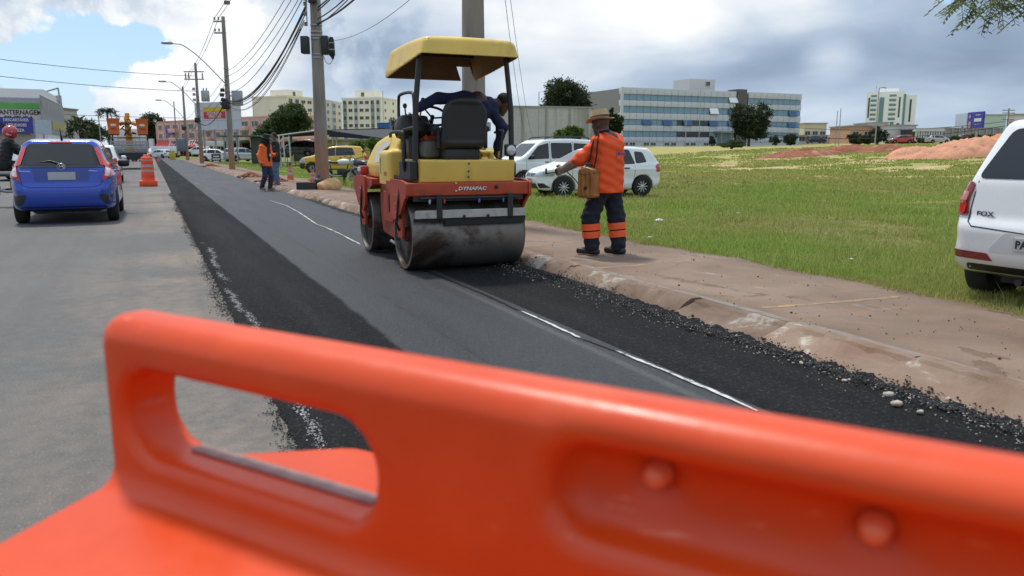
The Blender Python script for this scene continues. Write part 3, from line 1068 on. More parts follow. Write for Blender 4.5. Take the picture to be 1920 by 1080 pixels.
# ================================================================== orange plastic barrier in the foreground
def build_barrier():
    k = 0.2 / 0.24
    P0 = Vector((-0.581 * k, 1.228 * k, 0))           # back face of the fin at its left end
    S = Vector((0.857, -0.515, 0)).normalized()
    N = Vector((-S.y, S.x, 0)) * -1                   # towards the camera
    top, th = 1.10, 0.083
    root = thing('traffic_barrier', 'big orange plastic barrier with oval hand slot and recessed bolted panel', 'barrier')
    root.matrix_world = Matrix(((S.x, -N.x, 0, P0.x), (S.y, -N.y, 0, P0.y), (0, 0, 1, 0), (0, 0, 0, 1)))
    # local: x along the barrier, y away from the camera (0 = back of the fin, -th = front), z up
    def f(x, y, z):
        fin = rbox_sdf(x, y, z, (0.75, -th / 2, 0.95), (1.5, th, 2 * (top - 0.95)), 0.034)
        slot = rbox_sdf(x, y, z, (0.2525, -th / 2, 0.983), (0.405, 0.4, 0.113), 0.052)
        fin = smax(fin, -slot, 0.016)
        rec = rbox_sdf(x, y, z, (1.17, -th - 0.006, 1.020), (1.04, 0.100, 0.082), 0.034)
        fin = smax(fin, -rec, 0.020)
        for bs, bz in ((0.73, 1.033), (0.896, 1.028)):
            fin = smax(fin, -(np.sqrt((x - bs) ** 2 + (y + th - 0.030) ** 2 + (z - bz) ** 2) - 0.026), 0.010)
        # body below the fin with gently sloping shoulders
        sh = 0.892 - 0.16 * np.abs(y + th / 2)
        w = 0.30 + 0.10 * np.clip(0.9 - z, 0, 1)
        bodyz = (z - sh) * 0.985
        left = -x + 0.004 + 0.55 * np.clip(y - 0.02, 0, None)
        body = smax(bodyz, np.abs(y + th / 2) - w, 0.05)
        body = smax(body, left, 0.03)
        body = smax(body, x - 1.5, 0.03)
        body = smax(body, -z, 0.02)
        return smin(fin, body, 0.022)
    def plastic(T, b, tc, px, py, pz):
        n1 = T.noise(tc, 5, 6, .6); n2 = T.noise(tc, 38, 6, .7); n3 = T.noise(stretch(T, tc, 9, 60, 60), 1.0, 5, .6); n4 = T.noise(tc, 2.2, 6, .6, .5)
        c = T.ramp(n1, [(.3, (.59, .052, .005)), (.7, (.68, .066, .006))])
        c = T.mix(T.math('MULTIPLY', T.smooth(n4, .55, .75), .35), c, (.78, .17, .06))
        c = T.mix(T.math('MULTIPLY', T.smooth(n3, .66, .74), .35), c, (.86, .30, .16))
        c = T.mix(T.math('MULTIPLY', T.smooth(T.math('ADD', n2, T.math('MULTIPLY', n4, .5)), .98, 1.08), .7), c, (.10, .03, .02))
        T.l(c, b.inputs['Base Color'])
        T.l(T.smooth(T.math('ADD', n1, T.math('MULTIPLY', n2, .4)), .5, .95, .30, .46), b.inputs['Roughness'])
        b.inputs['Specular IOR Level'].default_value = .38
        bumpn(T, b, T.math('ADD', n2, T.math('MULTIPLY', n1, 2.0)), .10, .004)
    m = adv('barrier_plastic', plastic)
    V, Q = snet(f, (-0.05, -0.52, -0.03), (1.55, 0.46, 1.13), 0.0125, 3)
    body = mesh_np('moulded_body', V, Q, m, root, 180)
    mb = mat('barrier_boss', (0.78, 0.16, 0.06), 0.3, var=0.1)
    for s, z in ((0.73, 1.035), (0.896, 1.030)):
        MB().lathe([(0.012, 0.0), (0.0115, -0.008), (0.009, -0.016), (0.006, -0.019), (0.0, -0.020)], 20, (s, -th + 0.050, z), 'y').build('bolt_boss', mb, root, 60)
    # dust lying on the floor of the slot
    MB().box((0.262, -th * 0.30, 0.9285), (0.30, 0.020, 0.004), None, 0.0015).build('mould_seam', mat('slot_dust', (0.30, 0.20, 0.18), 0.7, var=0.3, scale=40), root)
    return root


build_barrier()
# ================================================================== road roller
m_ryel = mat('roller_yellow', (0.72, 0.49, 0.10), 0.45, var=0.08, scale=3, c2=(0.46, 0.31, 0.10), thr=(0.56, 0.70))
m_rred = mat('roller_red', (0.43, 0.055, 0.018), 0.5, var=0.2, scale=5, c2=(0.16, 0.045, 0.028), thr=(0.53, 0.66))
m_steel = mat('drum_steel', (0.235, 0.22, 0.20), 0.50, metal=0.75, var=0.22, scale=3, c2=(0.085, 0.055, 0.04), thr=(0.48, 0.62))
m_rust = mat('drum_rim', (0.17, 0.105, 0.07), 0.75, var=0.3, scale=10)
m_black = mat('black_steel', (0.018, 0.018, 0.019), 0.45, var=0.2)
m_rubber = mat('black_rubber', (0.015, 0.015, 0.015), 0.75, var=0.2)
m_seat = mat('seat_vinyl', (0.022, 0.022, 0.024), 0.55, var=0.2, scale=12, bump=0.2)
m_scraper = mat('scraper_paint', (0.42, 0.40, 0.36), 0.6, var=0.2, scale=6, c2=(0.16, 0.09, 0.055), thr=(0.56, 0.68))
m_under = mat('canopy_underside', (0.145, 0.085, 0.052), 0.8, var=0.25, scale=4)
m_chrome = mat('chrome', (0.6, 0.6, 0.6), 0.15, metal=1.0, var=0.05)
m_whitep = mat('white_plastic', (0.62, 0.62, 0.60), 0.5, var=0.05)
m_lens = mat('lamp_lens', (0.55, 0.57, 0.58), 0.08, metal=0.4, var=0.1)


def build_roller():
    root = thing('road_roller', 'yellow and red tandem road roller with canopy compacting black asphalt', 'road roller', (-0.93, 9.44, 0.038), R(90 + 23.5))
    Rd, W, DX = 0.375, 1.28, 0.86
    for sx in (-1, 1):
        d = MB().lathe([(Rd - .035, -W / 2 + .05), (Rd - .035, -W / 2), (Rd - .008, -W / 2), (Rd, -W / 2 + .008), (Rd, W / 2 - .008), (Rd - .008, W / 2), (Rd - .035, W / 2), (Rd - .035, W / 2 - .05)], 72, (sx * DX, 0, Rd), 'y').build('drum', m_steel, root, 40)
        for sy in (-1, 1):
            MB().lathe([(Rd - .036, sy * (W / 2 - .05)), (0.22, sy * (W / 2 - .08)), (0.10, sy * (W / 2 - .09)), (0.0, sy * (W / 2 - .09))], 40, (sx * DX, 0, Rd), 'y').build('drum_disc', mat('drum_inside', (0.035, 0.028, 0.024), 0.8, var=0.3), d)
            MB().lathe([(Rd - .034, sy * (W / 2 + .001)), (Rd - .006, sy * (W / 2 + .001)), (Rd - .006, sy * (W / 2 - .01)), (Rd - .034, sy * (W / 2 - .01))], 64, (sx * DX, 0, Rd), 'y', closed=True).build('drum_rim', m_rust, d)
            MB().lathe([(.08, sy * (W / 2 - .10)), (.08, sy * (W / 2 - .03)), (.065, sy * (W / 2 - .01)), (0, sy * (W / 2 - .01))], 20, (sx * DX, 0, Rd), 'y').build('drum_hub', mat('hub_red', (.16, .03, .018), .7, var=.3), d)
            # yoke: arm from the frame to the hub, with a rubber-mounted plate
            yy = sy * (W / 2 + .022)
            pa = rpoly([(sx * DX - .16, .93), (sx * DX + .16, .93), (sx * DX + .13, .62), (sx * DX + .09, .34), (sx * DX - .09, .34), (sx * DX - .13, .62)], .03)
            arm = MB().prism(pa, yy - .014, yy + .014, 'y').build('yoke_arm', m_rred, root)
            MB().box((sx * DX, yy + sy * .026, .70), (.16, .024, .30), None, .012).build('shock_plate', m_black, arm)
            for bz in (.60, .70, .80):
                for bxx in (-.05, .05): MB().lathe([(.014, 0), (.014, sy * .014), (0, sy * .014)], 8, (sx * DX + bxx, yy + sy * .036, bz), 'y').build('bolt', m_chrome, arm)
            MB().tube([(sx * DX - .10, yy + sy * .03, .9), (sx * DX - .12, yy + sy * .06, .72), (sx * DX - .05, yy + sy * .06, .5), (sx * DX, yy + sy * .02, .42)], .012, 8).build('hydraulic_hose', m_rubber, arm)
    # ---- rear frame
    rf = MB()
    prof = rpoly([(-1.22, .80), (-1.22, .935), (-.32, .935), (-.32, .86), (-.46, .80)], .012)
    rf.prism(prof, -W / 2 - .035, W / 2 + .035, 'y')
    frame = rf.build('rear_frame', m_rred, root)
    for sy in (-1, 1):
        pl = rpoly([(-1.235, .94), (-1.02, .962), (-.62, .962), (-.62, .60), (-.72, .52), (-1.0, .60), (-1.16, .76), (-1.235, .79)], .03)
        MB().prism(pl, sy * (W / 2 + .037), sy * (W / 2 + .068), 'y').build('side_plate', m_rred, frame)
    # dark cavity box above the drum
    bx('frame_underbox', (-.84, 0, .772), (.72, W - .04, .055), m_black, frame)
    # ---- front frame
    ff = MB()
    ff.prism(rpoly([(1.24, .80), (1.24, .935), (.36, .935), (.36, .86), (.50, .80)], .012), -W / 2 - .035, W / 2 + .035, 'y')
    fframe = ff.build('front_frame', m_rred, root)
    for sy in (-1, 1):
        pl = rpoly([(1.235, .94), (1.0, .962), (.62, .962), (.62, .60), (.72, .52), (1.0, .60), (1.16, .76), (1.235, .79)], .03)
        MB().prism(pl, sy * (W / 2 + .037), sy * (W / 2 + .068), 'y').build('side_plate', m_rred, fframe)
        for zz in (.68, .78): MB().box((.78, sy * (W / 2 + .075), zz), (.05, .02, .02), None, .004).build('latch', m_black, fframe)
    # centre section hanging between the drums
    cs = MB().prism(rpoly([(-.42, .90), (.42, .90), (.40, .52), (.30, .30), (-.26, .26), (-.38, .50)], .03), -.56, .56, 'y').build('centre_frame', m_rred, root)
    bx('access_cover', (-.02, .575, .62), (.40, .02, .36), m_rred, cs, .008)
    bx('cover_slot', (-.10, .588, .66), (.03, .012, .2), m_black, cs, .004)
    tb('tow_eye', [(-.36, .55, .26), (-.40, .60, .22), (-.36, .65, .26)], .016, m_whitep, cs)
    # ---- scraper and spray bar over the rear drum
    sb = bx('scraper_bar', (-1.262, 0, .612), (.022, W - .04, .085), m_scraper, root, .004)
    for y in (-.45, -.18, .09, .36): MB().lathe([(.015, 0), (.015, -.014), (0, -.014)], 10, (-1.273, y, .585), 'x').build('bolt', m_black, sb)
    bx('scraper_rubber', (-1.245, -.16, .530), (.03, W - .36, .075), m_rubber, root, .003)
    bx('scraper_lip', (-1.240, 0, .553), (.03, W - .02, .035), m_rubber, root, .003)
    for y in (.36, -.44):
        bx('scraper_bracket', (-1.270, y, .690), (.03, .062, .26), m_black, root, .006)
    sp = tb('spray_pipe', [(-1.225, .55, .775), (-1.225, -.55, .775)], .014, m_black, root)
    for y, c in ((.45, (0.5, 0.5, 0.5)), (.29, (0.6, 0.06, 0.03)), (-.10, (0.10, 0.16, 0.4)), (-.38, (0.10, 0.16, 0.4))):
        MB().lathe([(.012, 0), (.014, -.02), (.008, -.045), (0, -.05)], 8, (-1.225, y, .765), 'z').build('spray_nozzle', mat('nozzle_%d' % int(c[0] * 100 + c[2] * 10), c, .5), sp)
    text_mesh('maker_lettering', 'DYNAPAC', 0.05, m_whitep, root, (-1.2235, -.02, .870), (R(90), 0, R(-90)), .003, .25, .0015, sx=1.35)
    for y, z in ((.16, .93), (.16, .85)): MB().lathe([(.012, 0), (.012, -.012), (0, -.012)], 8, (-1.22, y, z), 'x').build('bolt', m_chrome, root)
    MB().lathe([(.022, 0), (.022, -.01), (.012, -.014), (0, -.014)], 12, (-1.22, -.30, .885), 'x').build('round_plug', m_black, root)
    # ---- rear yellow locker
    lk = MB().prism(rpoly([(-1.16, .937), (-1.19, 1.165), (-.62, 1.175), (-.62, .937)], .015), -.53, .53, 'y').build('rear_locker', m_ryel, root)
    for z in (1.13, 1.05, .99): MB().lathe([(.009, 0), (.009, -.012), (0, -.012)], 8, (-1.165 - (z - .957) * .14, 0.0, z), 'x').build('bolt', m_black, lk)
    bx('locker_end_plate', (-.92, .585, 1.06), (.42, .08, .20), m_black, root, .01)
    # ---- engine hood (front), with the tank bulge on the left
    def hood(x, y, z):
        side = poly_sdf(x, z, rpoly([(-.30, .94), (-.30, 1.36), (-.16, 1.47), (.30, 1.46), (.85, 1.36), (1.18, 1.15), (1.27, .94)], [.02, .06, .1, .2, .3, .12, .02]))
        w = np.abs(y) - (0.60 - 0.12 * np.clip((z - 1.1) / .4, 0, 1) - 0.06 * np.clip((x - .7) / .5, 0, 1))
        b = smax(side, w, .07)
        box = rbox_sdf(x, y, z, (-.12, 0.0, 1.05), (.46, 1.30, .44), .05)
        b = smin(b, box, .03)
        # hollow for the foot well
        b = smax(b, -rbox_sdf(x, y, z, (-.36, -.05, 1.55), (.5, 1.02, .78), .04), .03)
        return b
    h = sdf_obj('engine_hood', hood, (-.42, -.72, .88), (1.34, .72, 1.52), .02, m_ryel, root)
    sk = Skin(h)
    sk.patch('side_patch', rpoly([(.02, 1.14), (.52, 1.12), (.62, 1.26), (.28, 1.385), (.02, 1.36)], .04), 'L', mat('pale_patch', (0.55, 0.52, 0.42), .45, var=.08), h, .003, .06, .006)  # paler patch on the left side of the hood
    sk.strip('panel_gap', [(.0, 1.0), (.0, 1.42)], 'L', m_black, h, .012)
    sk.patch('caution_label', [(-.26, .985), (-.14, .985), (-.14, 1.03), (-.26, 1.03)], 'L', mat('orange_label', (0.5, 0.13, 0.02), .5), h, .003, .06, .004)
    # front marker lamp box
    lb = bx('marker_lamp', (1.05, .62, 1.02), (.22, .10, .11), mat('lamp_red', (0.35, 0.03, 0.02), .3), root, .02)
    bx('lamp_window', (1.05, .668, 1.03), (.15, .015, .05), m_whitep, lb, .004)
    # water tank between hood and seat
    bx('water_tank', (-.05, -.05, 1.26), (.34, .94, .38), mat('dark_tank', (0.03, 0.034, 0.04), .5), root, .06)
    # ---- platform, seat, console
    bx('platform', (-.55, 0, .975), (.62, 1.18, .04), m_black, root, .008)
    seat = thing_part('operator_seat', root)
    bx('seat_base', (-.72, -.04, 1.22), (.40, .40, .14), m_black, seat, .03)
    bx('seat_bellows', (-.72, -.04, 1.13), (.32, .34, .12), m_rubber, seat, .02)
    sdf_obj('seat_cushion', lambda x, y, z: rbox_sdf(x, y, z, (-.66, -.04, 1.335), (.50, .50, .13), .06), (-.95, -.34, 1.24), (-.36, .26, 1.44), .018, m_seat, seat)
    def back(x, y, z):
        xr = x + .93 + (z - 1.4) * .12
        b = rbox_sdf(xr, y, z, (0, -.04, 1.57), (.13, .52 , .54), .06)
        b = smax(b, np.sqrt((y + .04) ** 2 * 1.0 + np.maximum(z - 1.58, 0) ** 2) - .27, .05)
        pan = rbox_sdf(xr, y, z, (-.075, -.04, 1.56), (.05, .40, .40), .02)
        return smax(b, -pan, .02)
    bk = sdf_obj('seat_back', back, (-1.12, -.36, 1.26), (-.80, .28, 1.90), .016, m_seat, seat)
    bx('seat_label', (-.992, -.02, 1.665), (.006, .055, .03), m_whitep, seat, .001, Matrix.Rotation(R(-6), 3, 'Y'))
    for sy in (1, -1):
        bx('armrest', (-.72, -.04 + sy * .29, 1.50), (.34, .07, .06), m_seat, seat, .02)
        bx('armrest_post', (-.88, -.04 + sy * .275, 1.40), (.05, .03, .22), m_black, seat, .006)
    bx('white_box', (-.66, -.40, 1.53), (.14, .085, .10), m_whitep, root, .012)
    cons = thing_part('steering_console', root)
    bx('console_post', (-.50, .42, 1.24), (.12, .10, .5), m_black, cons, .02)
    bx('console_head', (-.52, .42, 1.52), (.30, .34, .20), m_black, cons, .05, Matrix.Rotation(R(18), 3, 'Y'))
    sw = MB()
    c0, tilt = Vector((-.66, .22, 1.64)), Matrix.Rotation(R(-38), 3, 'Y')
    ring = [c0 + tilt @ Vector((.17 * math.cos(t), .17 * math.sin(t), 0)) for t in np.linspace(0, 2 * math.pi, 33)]
    sw.tube(ring, .014, 8, caps=False)
    for a in (0.4, 2.5, 4.6): sw.tube([c0 + tilt @ Vector((0, 0, -.03)), c0 + tilt @ Vector((.17 * math.cos(a), .17 * math.sin(a), 0))], .010, 6)
    sw.tube([c0 + tilt @ Vector((0, 0, -.30)), c0 + tilt @ Vector((0, 0, 0))], .022, 8)
    sw.build('steering_wheel', m_black, cons, 60)
    for i, (a, b) in enumerate((((-.62, .36, 1.60), (-.70, .34, 1.80)), ((-.58, .50, 1.60), (-.62, .52, 1.74)))):
        lv = tb('lever', [a, b], .009, m_chrome, cons); MB().lathe([(0, -.03), (.02, -.015), (.024, .01), (.014, .028), (0, .03)], 10, b).build('lever_knob', m_black, cons)
    bx('orange_cloth', (-.50, .22, 1.40), (.2, .16, .06), mat('orange_cloth', (0.7, 0.09, 0.02), .8), root, .03)
    bx('grey_kit_bag', (-.58, .24, 1.28), (.26, .20, .20), mat('kit_grey', (0.16, 0.15, 0.14), .8, var=.3), root, .06)
    # ---- rails
    tb('hand_rail', curve_pts([(-.92, .60, 1.02), (-.95, .64, 1.12), (-.95, .64, 1.40), (-.90, .64, 1.46), (-.50, .64, 1.46), (-.36, .62, 1.42)], 5), .017, m_black, root)
    tb('guard_rail', curve_pts([(-1.10, .55, 1.50), (-.95, .55, 1.50), (-.62, .56, 1.49), (-.52, .56, 1.56), (-.52, .56, 1.80), (-.60, .56, 1.86), (-.95, .55, 1.86), (-1.06, .55, 1.80), (-1.07, .55, 1.50)], 4), .017, m_black, root)
    tb('hand_rail', curve_pts([(-1.05, -.42, 1.17), (-1.05, -.44, 1.40), (-1.02, -.46, 1.47), (-.80, -.52, 1.49), (-.60, -.54, 1.47)], 5), .016, m_black, root)
    # ---- roll-over posts and canopy
    for sy in (1, -1):
        p = MB().tube([(-1.06, sy * .55, .98), (-1.07, sy * .535, 1.7), (-1.06, sy * .47, 2.34)], [.032, .030, .028], 10).build('canopy_post', m_black, root, 60)
        bx('post_foot', (-1.06, sy * .55, 1.06), (.09, .07, .16), m_black, p, .01)
    wl = MB().box((-1.13, -.50, 1.27), (.06, .13, .13), None, .02).build('work_lamp', m_black, root)
    MB().lathe([(.054, 0), (.050, -.010), (.03, -.018), (0, -.020)], 18, (-1.161, -.50, 1.27), 'x').build('lens', m_lens, wl)
    # canopy: shell with sloping sides, hollow below
    L0, L1, CW = -1.32, .08, .555
    def canopy(x, y, z):
        top = 2.425 - .03 * np.clip((x + .6) / .8, -1, 1) ** 2 - 0.02 * (y / .6) ** 2
        inset = .30 * np.clip((z - 2.15), 0, 1)
        out = smax(smax(np.abs(x - (L0 + L1) / 2) - ((L1 - L0) / 2 - inset * .6), np.abs(y) - (CW - inset * .8), .06), z - top, .06)
        ins = np.maximum(np.maximum(np.abs(x - (L0 + L1) / 2) - ((L1 - L0) / 2 - inset * .6 - .022), np.abs(y) - (CW - inset * .8 - .022)), z - top + .03)
        zlow = 2.225 - .14 * np.clip((x - L0) / (L1 - L0), 0, 1)
        s = np.maximum(out, -ins)
        # torn gap in the front fascia
        gap = np.maximum(np.abs(y + .44 - (z - 2.15) * .4) - .085, np.maximum(-(x + .06), z - 2.25))
        s = np.maximum(s, -gap)
        return np.maximum(s, zlow - z)
    V, Q = snet(canopy, (L0 - .05, -CW - .05, 2.03), (L1 + .05, CW + .05, 2.47), .011, 1)
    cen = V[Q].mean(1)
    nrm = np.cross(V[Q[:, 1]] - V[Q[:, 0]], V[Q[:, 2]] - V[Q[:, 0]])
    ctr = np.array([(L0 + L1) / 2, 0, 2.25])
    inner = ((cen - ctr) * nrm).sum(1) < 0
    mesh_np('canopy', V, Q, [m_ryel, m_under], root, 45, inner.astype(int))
    bars = MB()
    for y in (-.18, .2): bars.box(((L0 + L1) / 2, y, 2.375), (1.22, .045, .03))
    for x in (-1.10, -.60, -.10): bars.box((x, 0, 2.35), (.05, .94, .035))
    bars.build('canopy_frame', m_black, root)
    return root


def thing_part(name, parent):
    """an empty for a part that has pieces of its own"""
    o = bpy.data.objects.new(name, None); COL.objects.link(o); o.parent = parent; o.empty_display_size = .1
    return o


roller = build_roller()
# ================================================================== people
def skin_mat(name, c): return mat(name, c, .55, var=.12, scale=14)


def hand_parts(w, d, side, r=1.0, curl=0.5, up=Vector((0, 0, 1))):
    """list of capsules for a hand: wrist w, pointing direction d, side vector across the palm"""
    d = Vector(d).normalized(); s = Vector(side); s = (s - d * s.dot(d)).normalized(); n = d.cross(s)
    out = []
    w = Vector(w)
    k = w + d * .085 * r
    for i in (-1, -.33, .33, 1):
        out.append((w + s * i * .020 * r, k + s * i * .028 * r, .019 * r, .016 * r))
    for i, ln in zip((-1, -.36, .33, 1), (.058, .070, .074, .064)):
        a = k + s * i * .029 * r
        b = a + (d * math.cos(curl) + n * math.sin(curl)) * ln * .5 * r
        c = b + (d * math.cos(curl * 2.2) + n * math.sin(curl * 2.2)) * ln * .55 * r
        out += [(a, b, .0105 * r, .0098 * r), (b, c, .0098 * r, .0085 * r)]
    a = w + d * .03 * r + s * .026 * r
    b = a + (d * .6 + s * .75 + n * .2).normalized() * .045 * r
    c = b + (d * .95 + s * .15 + n * .35).normalized() * .04 * r
    out += [(a, b, .014 * r, .0115 * r), (b, c, .0115 * r, .0095 * r)]
    return out


def caps_obj(name, caps, h, m, parent, k=0.02, extra=None, pad=.05, cut=None):
    P = np.array([[list(a), list(b)] for a, b, _, _ in caps]).reshape(-1, 3)
    rm = max(max(c[2], c[3]) for c in caps)
    lo = P.min(0) - rm - pad; hi = P.max(0) + rm + pad
    if extra:
        lo = np.minimum(lo, extra[1]); hi = np.maximum(hi, extra[2])
    def f(x, y, z):
        d = None
        for a, b, r1, r2 in caps:
            c = cone_sdf(x, y, z, a, b, r1, r2)
            d = c if d is None else smin(d, c, k)
        if extra: d = extra[0](x, y, z, d)
        if cut is not None: d = np.maximum(d, cut(x, y, z))
        return d
    return sdf_obj(name, f, lo, hi, h, m, parent)


def head_fn(c, face, up=(0, 0, 1), s=1.0):
    """distance function of a head centred at c that looks along face"""
    f = Vector(face).normalized(); u = Vector(up); u = (u - f * u.dot(f)).normalized(); l = u.cross(f)
    c = Vector(c)
    def fn(x, y, z):
        X, Y, Z = x - c.x, y - c.y, z - c.z
        a = (X * f.x + Y * f.y + Z * f.z) / s; b = (X * l.x + Y * l.y + Z * l.z) / s; e = (X * u.x + Y * u.y + Z * u.z) / s
        d = ell_sdf(a, b, e, (-.010, 0, .035), (.098, .076, .088))
        d = smin(d, ell_sdf(a, b, e, (.026, 0, -.045), (.066, .056, .078)), .05)
        d = smin(d, ell_sdf(a, b, e, (.098, 0, -.012), (.020, .013, .024)), .015)      # nose
        d = smin(d, ell_sdf(a, b, e, (.088, 0, -.062), (.012, .026, .009)), .012)      # lips
        d = smin(d, ell_sdf(a, b, e, (.072, 0, -.100), (.022, .026, .020)), .02)       # chin
        d = smin(d, ell_sdf(a, b, e, (.082, 0, .030), (.016, .055, .012)), .015)       # brow
        for sy in (-1, 1):
            d = smin(d, ell_sdf(a, b, e, (-.005, sy * .080, -.012), (.018, .010, .032)), .008)
            d = smax(d, -ell_sdf(a, b, e, (.094, sy * .031, .010), (.012, .016, .010)), .01)
        return d * s
    return fn, c, f, u, l


def figure(root, J, sk, tops, legs, shoes=None, h=.014, hands=True, head=True, jr=1.0, lr=1.0, hr=1.0, torso_d=.115, torso_w=.155, hem=None):
    """body, jacket, trousers and boots from a dictionary of joints"""
    V = {k: Vector(v) for k, v in J.items() if not isinstance(v, (int, float))}
    hf = head_fn(V['head'], V['face'], V.get('headup', (0, 0, 1)), J.get('hs', 1.0)) if head else None
    across = (V['shL'] - V['shR']).normalized()
    caps = []
    for s in 'LR':
        caps += [(V['sh' + s], V['el' + s], .048, .040), (V['el' + s], V['wr' + s], .040, .028), (V['hip' + s], V['kn' + s], .08, .055), (V['kn' + s], V['an' + s], .052, .036), (V['an' + s], V['toe' + s], .036, .03)]
        if hands: caps += hand_parts(V['wr' + s], V.get('hd' + s, V['wr' + s] - V['el' + s]), V.get('hs' + s, across), hr)
    mid = (V['hipL'] + V['hipR']) / 2; ch = (V['shL'] + V['shR']) / 2
    caps += [(mid, ch, .115, .125), (V['hipL'], V['hipR'], .09, .09), (V['shL'], V['shR'], .055, .055), (ch, V['head'] - V['face'].normalized() * .025, .055, .05)]
    P = np.array([list(p) for p in (V['head'],)])
    ex = None
    if head:
        fn = hf[0]
        ex = (lambda x, y, z, d: smin(d, fn(x, y, z), .03), P[0] - .17, P[0] + .17)
    caps_obj('body', caps, h * .85, sk, root, .02, ex)
    # jacket
    if tops:
        c = []
        up = (ch - mid)
        a0 = mid - up * .16 if hem is None else mid - up * hem
        for o in (-.075, 0, .075):
            c.append((a0 + across * o * 1.15, ch - up.normalized() * .06 + across * o, torso_d, torso_d))
        for s in 'LR':
            c += [(V['sh' + s] - (V['sh' + s] - ch) * .25, V['el' + s], .072 * jr, .060 * jr), (V['el' + s], V['el' + s].lerp(V['wr' + s], J.get('slv' + s, 1.0)), .060 * jr, .050 * jr)]
        c.append((V['shL'], V['shR'], .075, .075))
        c.append((ch, ch.lerp(V['head'], .45), .085, .068))
        ph = random.uniform(0, 6)
        def fold(x, y, z, d):
            return d + .005 * np.sin(x * 38 + z * 22 + ph) * np.sin(y * 31 - z * 27 + ph * 2) + .004 * np.sin(z * 60 + x * 20 + y * 14)
        lo = np.array(list(V['head'])) ; 
        # cut the cuffs and the hem square
        pl = []
        upn = up.normalized()
        def cut(x, y, z):
            d = -((x - a0.x) * upn.x + (y - a0.y) * upn.y + (z - a0.z) * upn.z)
            # only near the trunk axis
            t = np.sqrt((x - a0.x) ** 2 + (y - a0.y) ** 2)
            return np.where(t < .30, d, -1.0)
        allp = np.array([[list(a), list(b)] for a, b, _, _ in c]).reshape(-1, 3)
        caps_obj('jacket', c, h, tops, root, .045, (fold, allp.min(0), allp.max(0)), cut=cut if hem is not None else None)
    if legs:
        c = []
        for s in 'LR':
            low = V['an' + s].lerp(V['kn' + s], .06)
            c += [(V['hip' + s], V['kn' + s], .100 * lr, .088 * lr), (V['kn' + s], low, .086 * lr, .076 * lr)]
        c.append((V['hipL'], V['hipR'], .114 * lr, .114 * lr)); c.append((mid, mid + (ch - mid) * .16, .118, .11))
        ph = random.uniform(0, 6)
        def fold2(x, y, z, d):
            return d + .0045 * np.sin(z * 46 + x * 25 + ph) * np.sin(x * 20 + y * 26) + .003 * np.sin(z * 85 + y * 30)
        allp = np.array([[list(a), list(b)] for a, b, _, _ in c]).reshape(-1, 3)
        caps_obj('trousers', c, h, legs, root, .035, (fold2, allp.min(0), allp.max(0)))
    if shoes:
        for s in 'LR':
            a, t = V['an' + s], V['toe' + s]
            d = (t - a); d.z = 0; d.normalize()
            zs = min(a.z, t.z) - .045
            heel = a - d * .05
            def fs(x, y, z, q=None):
                d1 = cone_sdf(x, y, z, (heel.x, heel.y, heel.z - .045), (t.x, t.y, t.z - .005), .046, .042)
                d2 = cone_sdf(x, y, z, a + Vector((0, 0, .06)), a - Vector((0, 0, .03)), .052, .050)
                q = smin(d1, d2, .03)
                # flat sole along the heel-toe line
                L = (t - heel).length
                tt = ((x - heel.x) * d.x + (y - heel.y) * d.y) / L
                sole = (heel.z - .075) + (t.z - .035 - heel.z + .075) * np.clip(tt, 0, 1)
                return np.maximum(q, sole - z)
            allp = np.array([list(a), list(t), list(heel)])
            sdf_obj('boot', fs, allp.min(0) - .1, allp.max(0) + .13, h * .8, shoes, root)
    return hf


def loc_frame(root_loc, heading):
    pass


def hat(parent, c, f, u, m, band=None, brim=.16, crown=.10, hgt=.11, dip=.015, name='hat'):
    """brimmed hat at the top of a head, c head centre"""
    c = Vector(c); l = Vector(u).cross(Vector(f)).normalized()
    M = Matrix((f, l, u)).transposed()
    b = c + Vector(u) * .075
    mb = MB()
    prof = [(crown * 1.0, -.005), (brim * .78, -.012), (brim, -.002), (brim, .004), (brim * .75, -.004), (crown * 1.04, .008), (crown * .98, hgt * .6), (crown * .86, hgt), (crown * .55, hgt * 1.02), (crown * .25, hgt * .93), (0, hgt * .90)]
    n = 32
    vs, fs = [], []
    for r, z in prof:
        for k in range(n):
            t = 2 * math.pi * k / n
            zz = z + (dip * math.cos(2 * t) * -1 * (r / brim) ** 2 if r > crown * 1.2 else 0)
            vs.append(M @ Vector((r * 1.12 * math.cos(t), r * .92 * math.sin(t), zz)) + b)
    for i in range(len(prof) - 1):
        for k in range(n): fs.append([i * n + k, i * n + (k + 1) % n, (i + 1) * n + (k + 1) % n, (i + 1) * n + k])
    o = MB().add(vs, fs).build(name, m, parent, 50)
    if band:
        vs, fs = [], []
        for z, rr in ((.012, 1.065), (.040, 1.05), (.040, 1.0), (.012, 1.0)):
            for k in range(n):
                t = 2 * math.pi * k / n
                vs.append(M @ Vector((crown * rr * 1.12 * math.cos(t), crown * rr * .92 * math.sin(t), z)) + b)
        for i in range(3):
            for k in range(n): fs.append([i * n + k, i * n + (k + 1) % n, (i + 1) * n + (k + 1) % n, (i + 1) * n + k])
        MB().add(vs, fs).build('hat_band', band, o, 50)
    return o


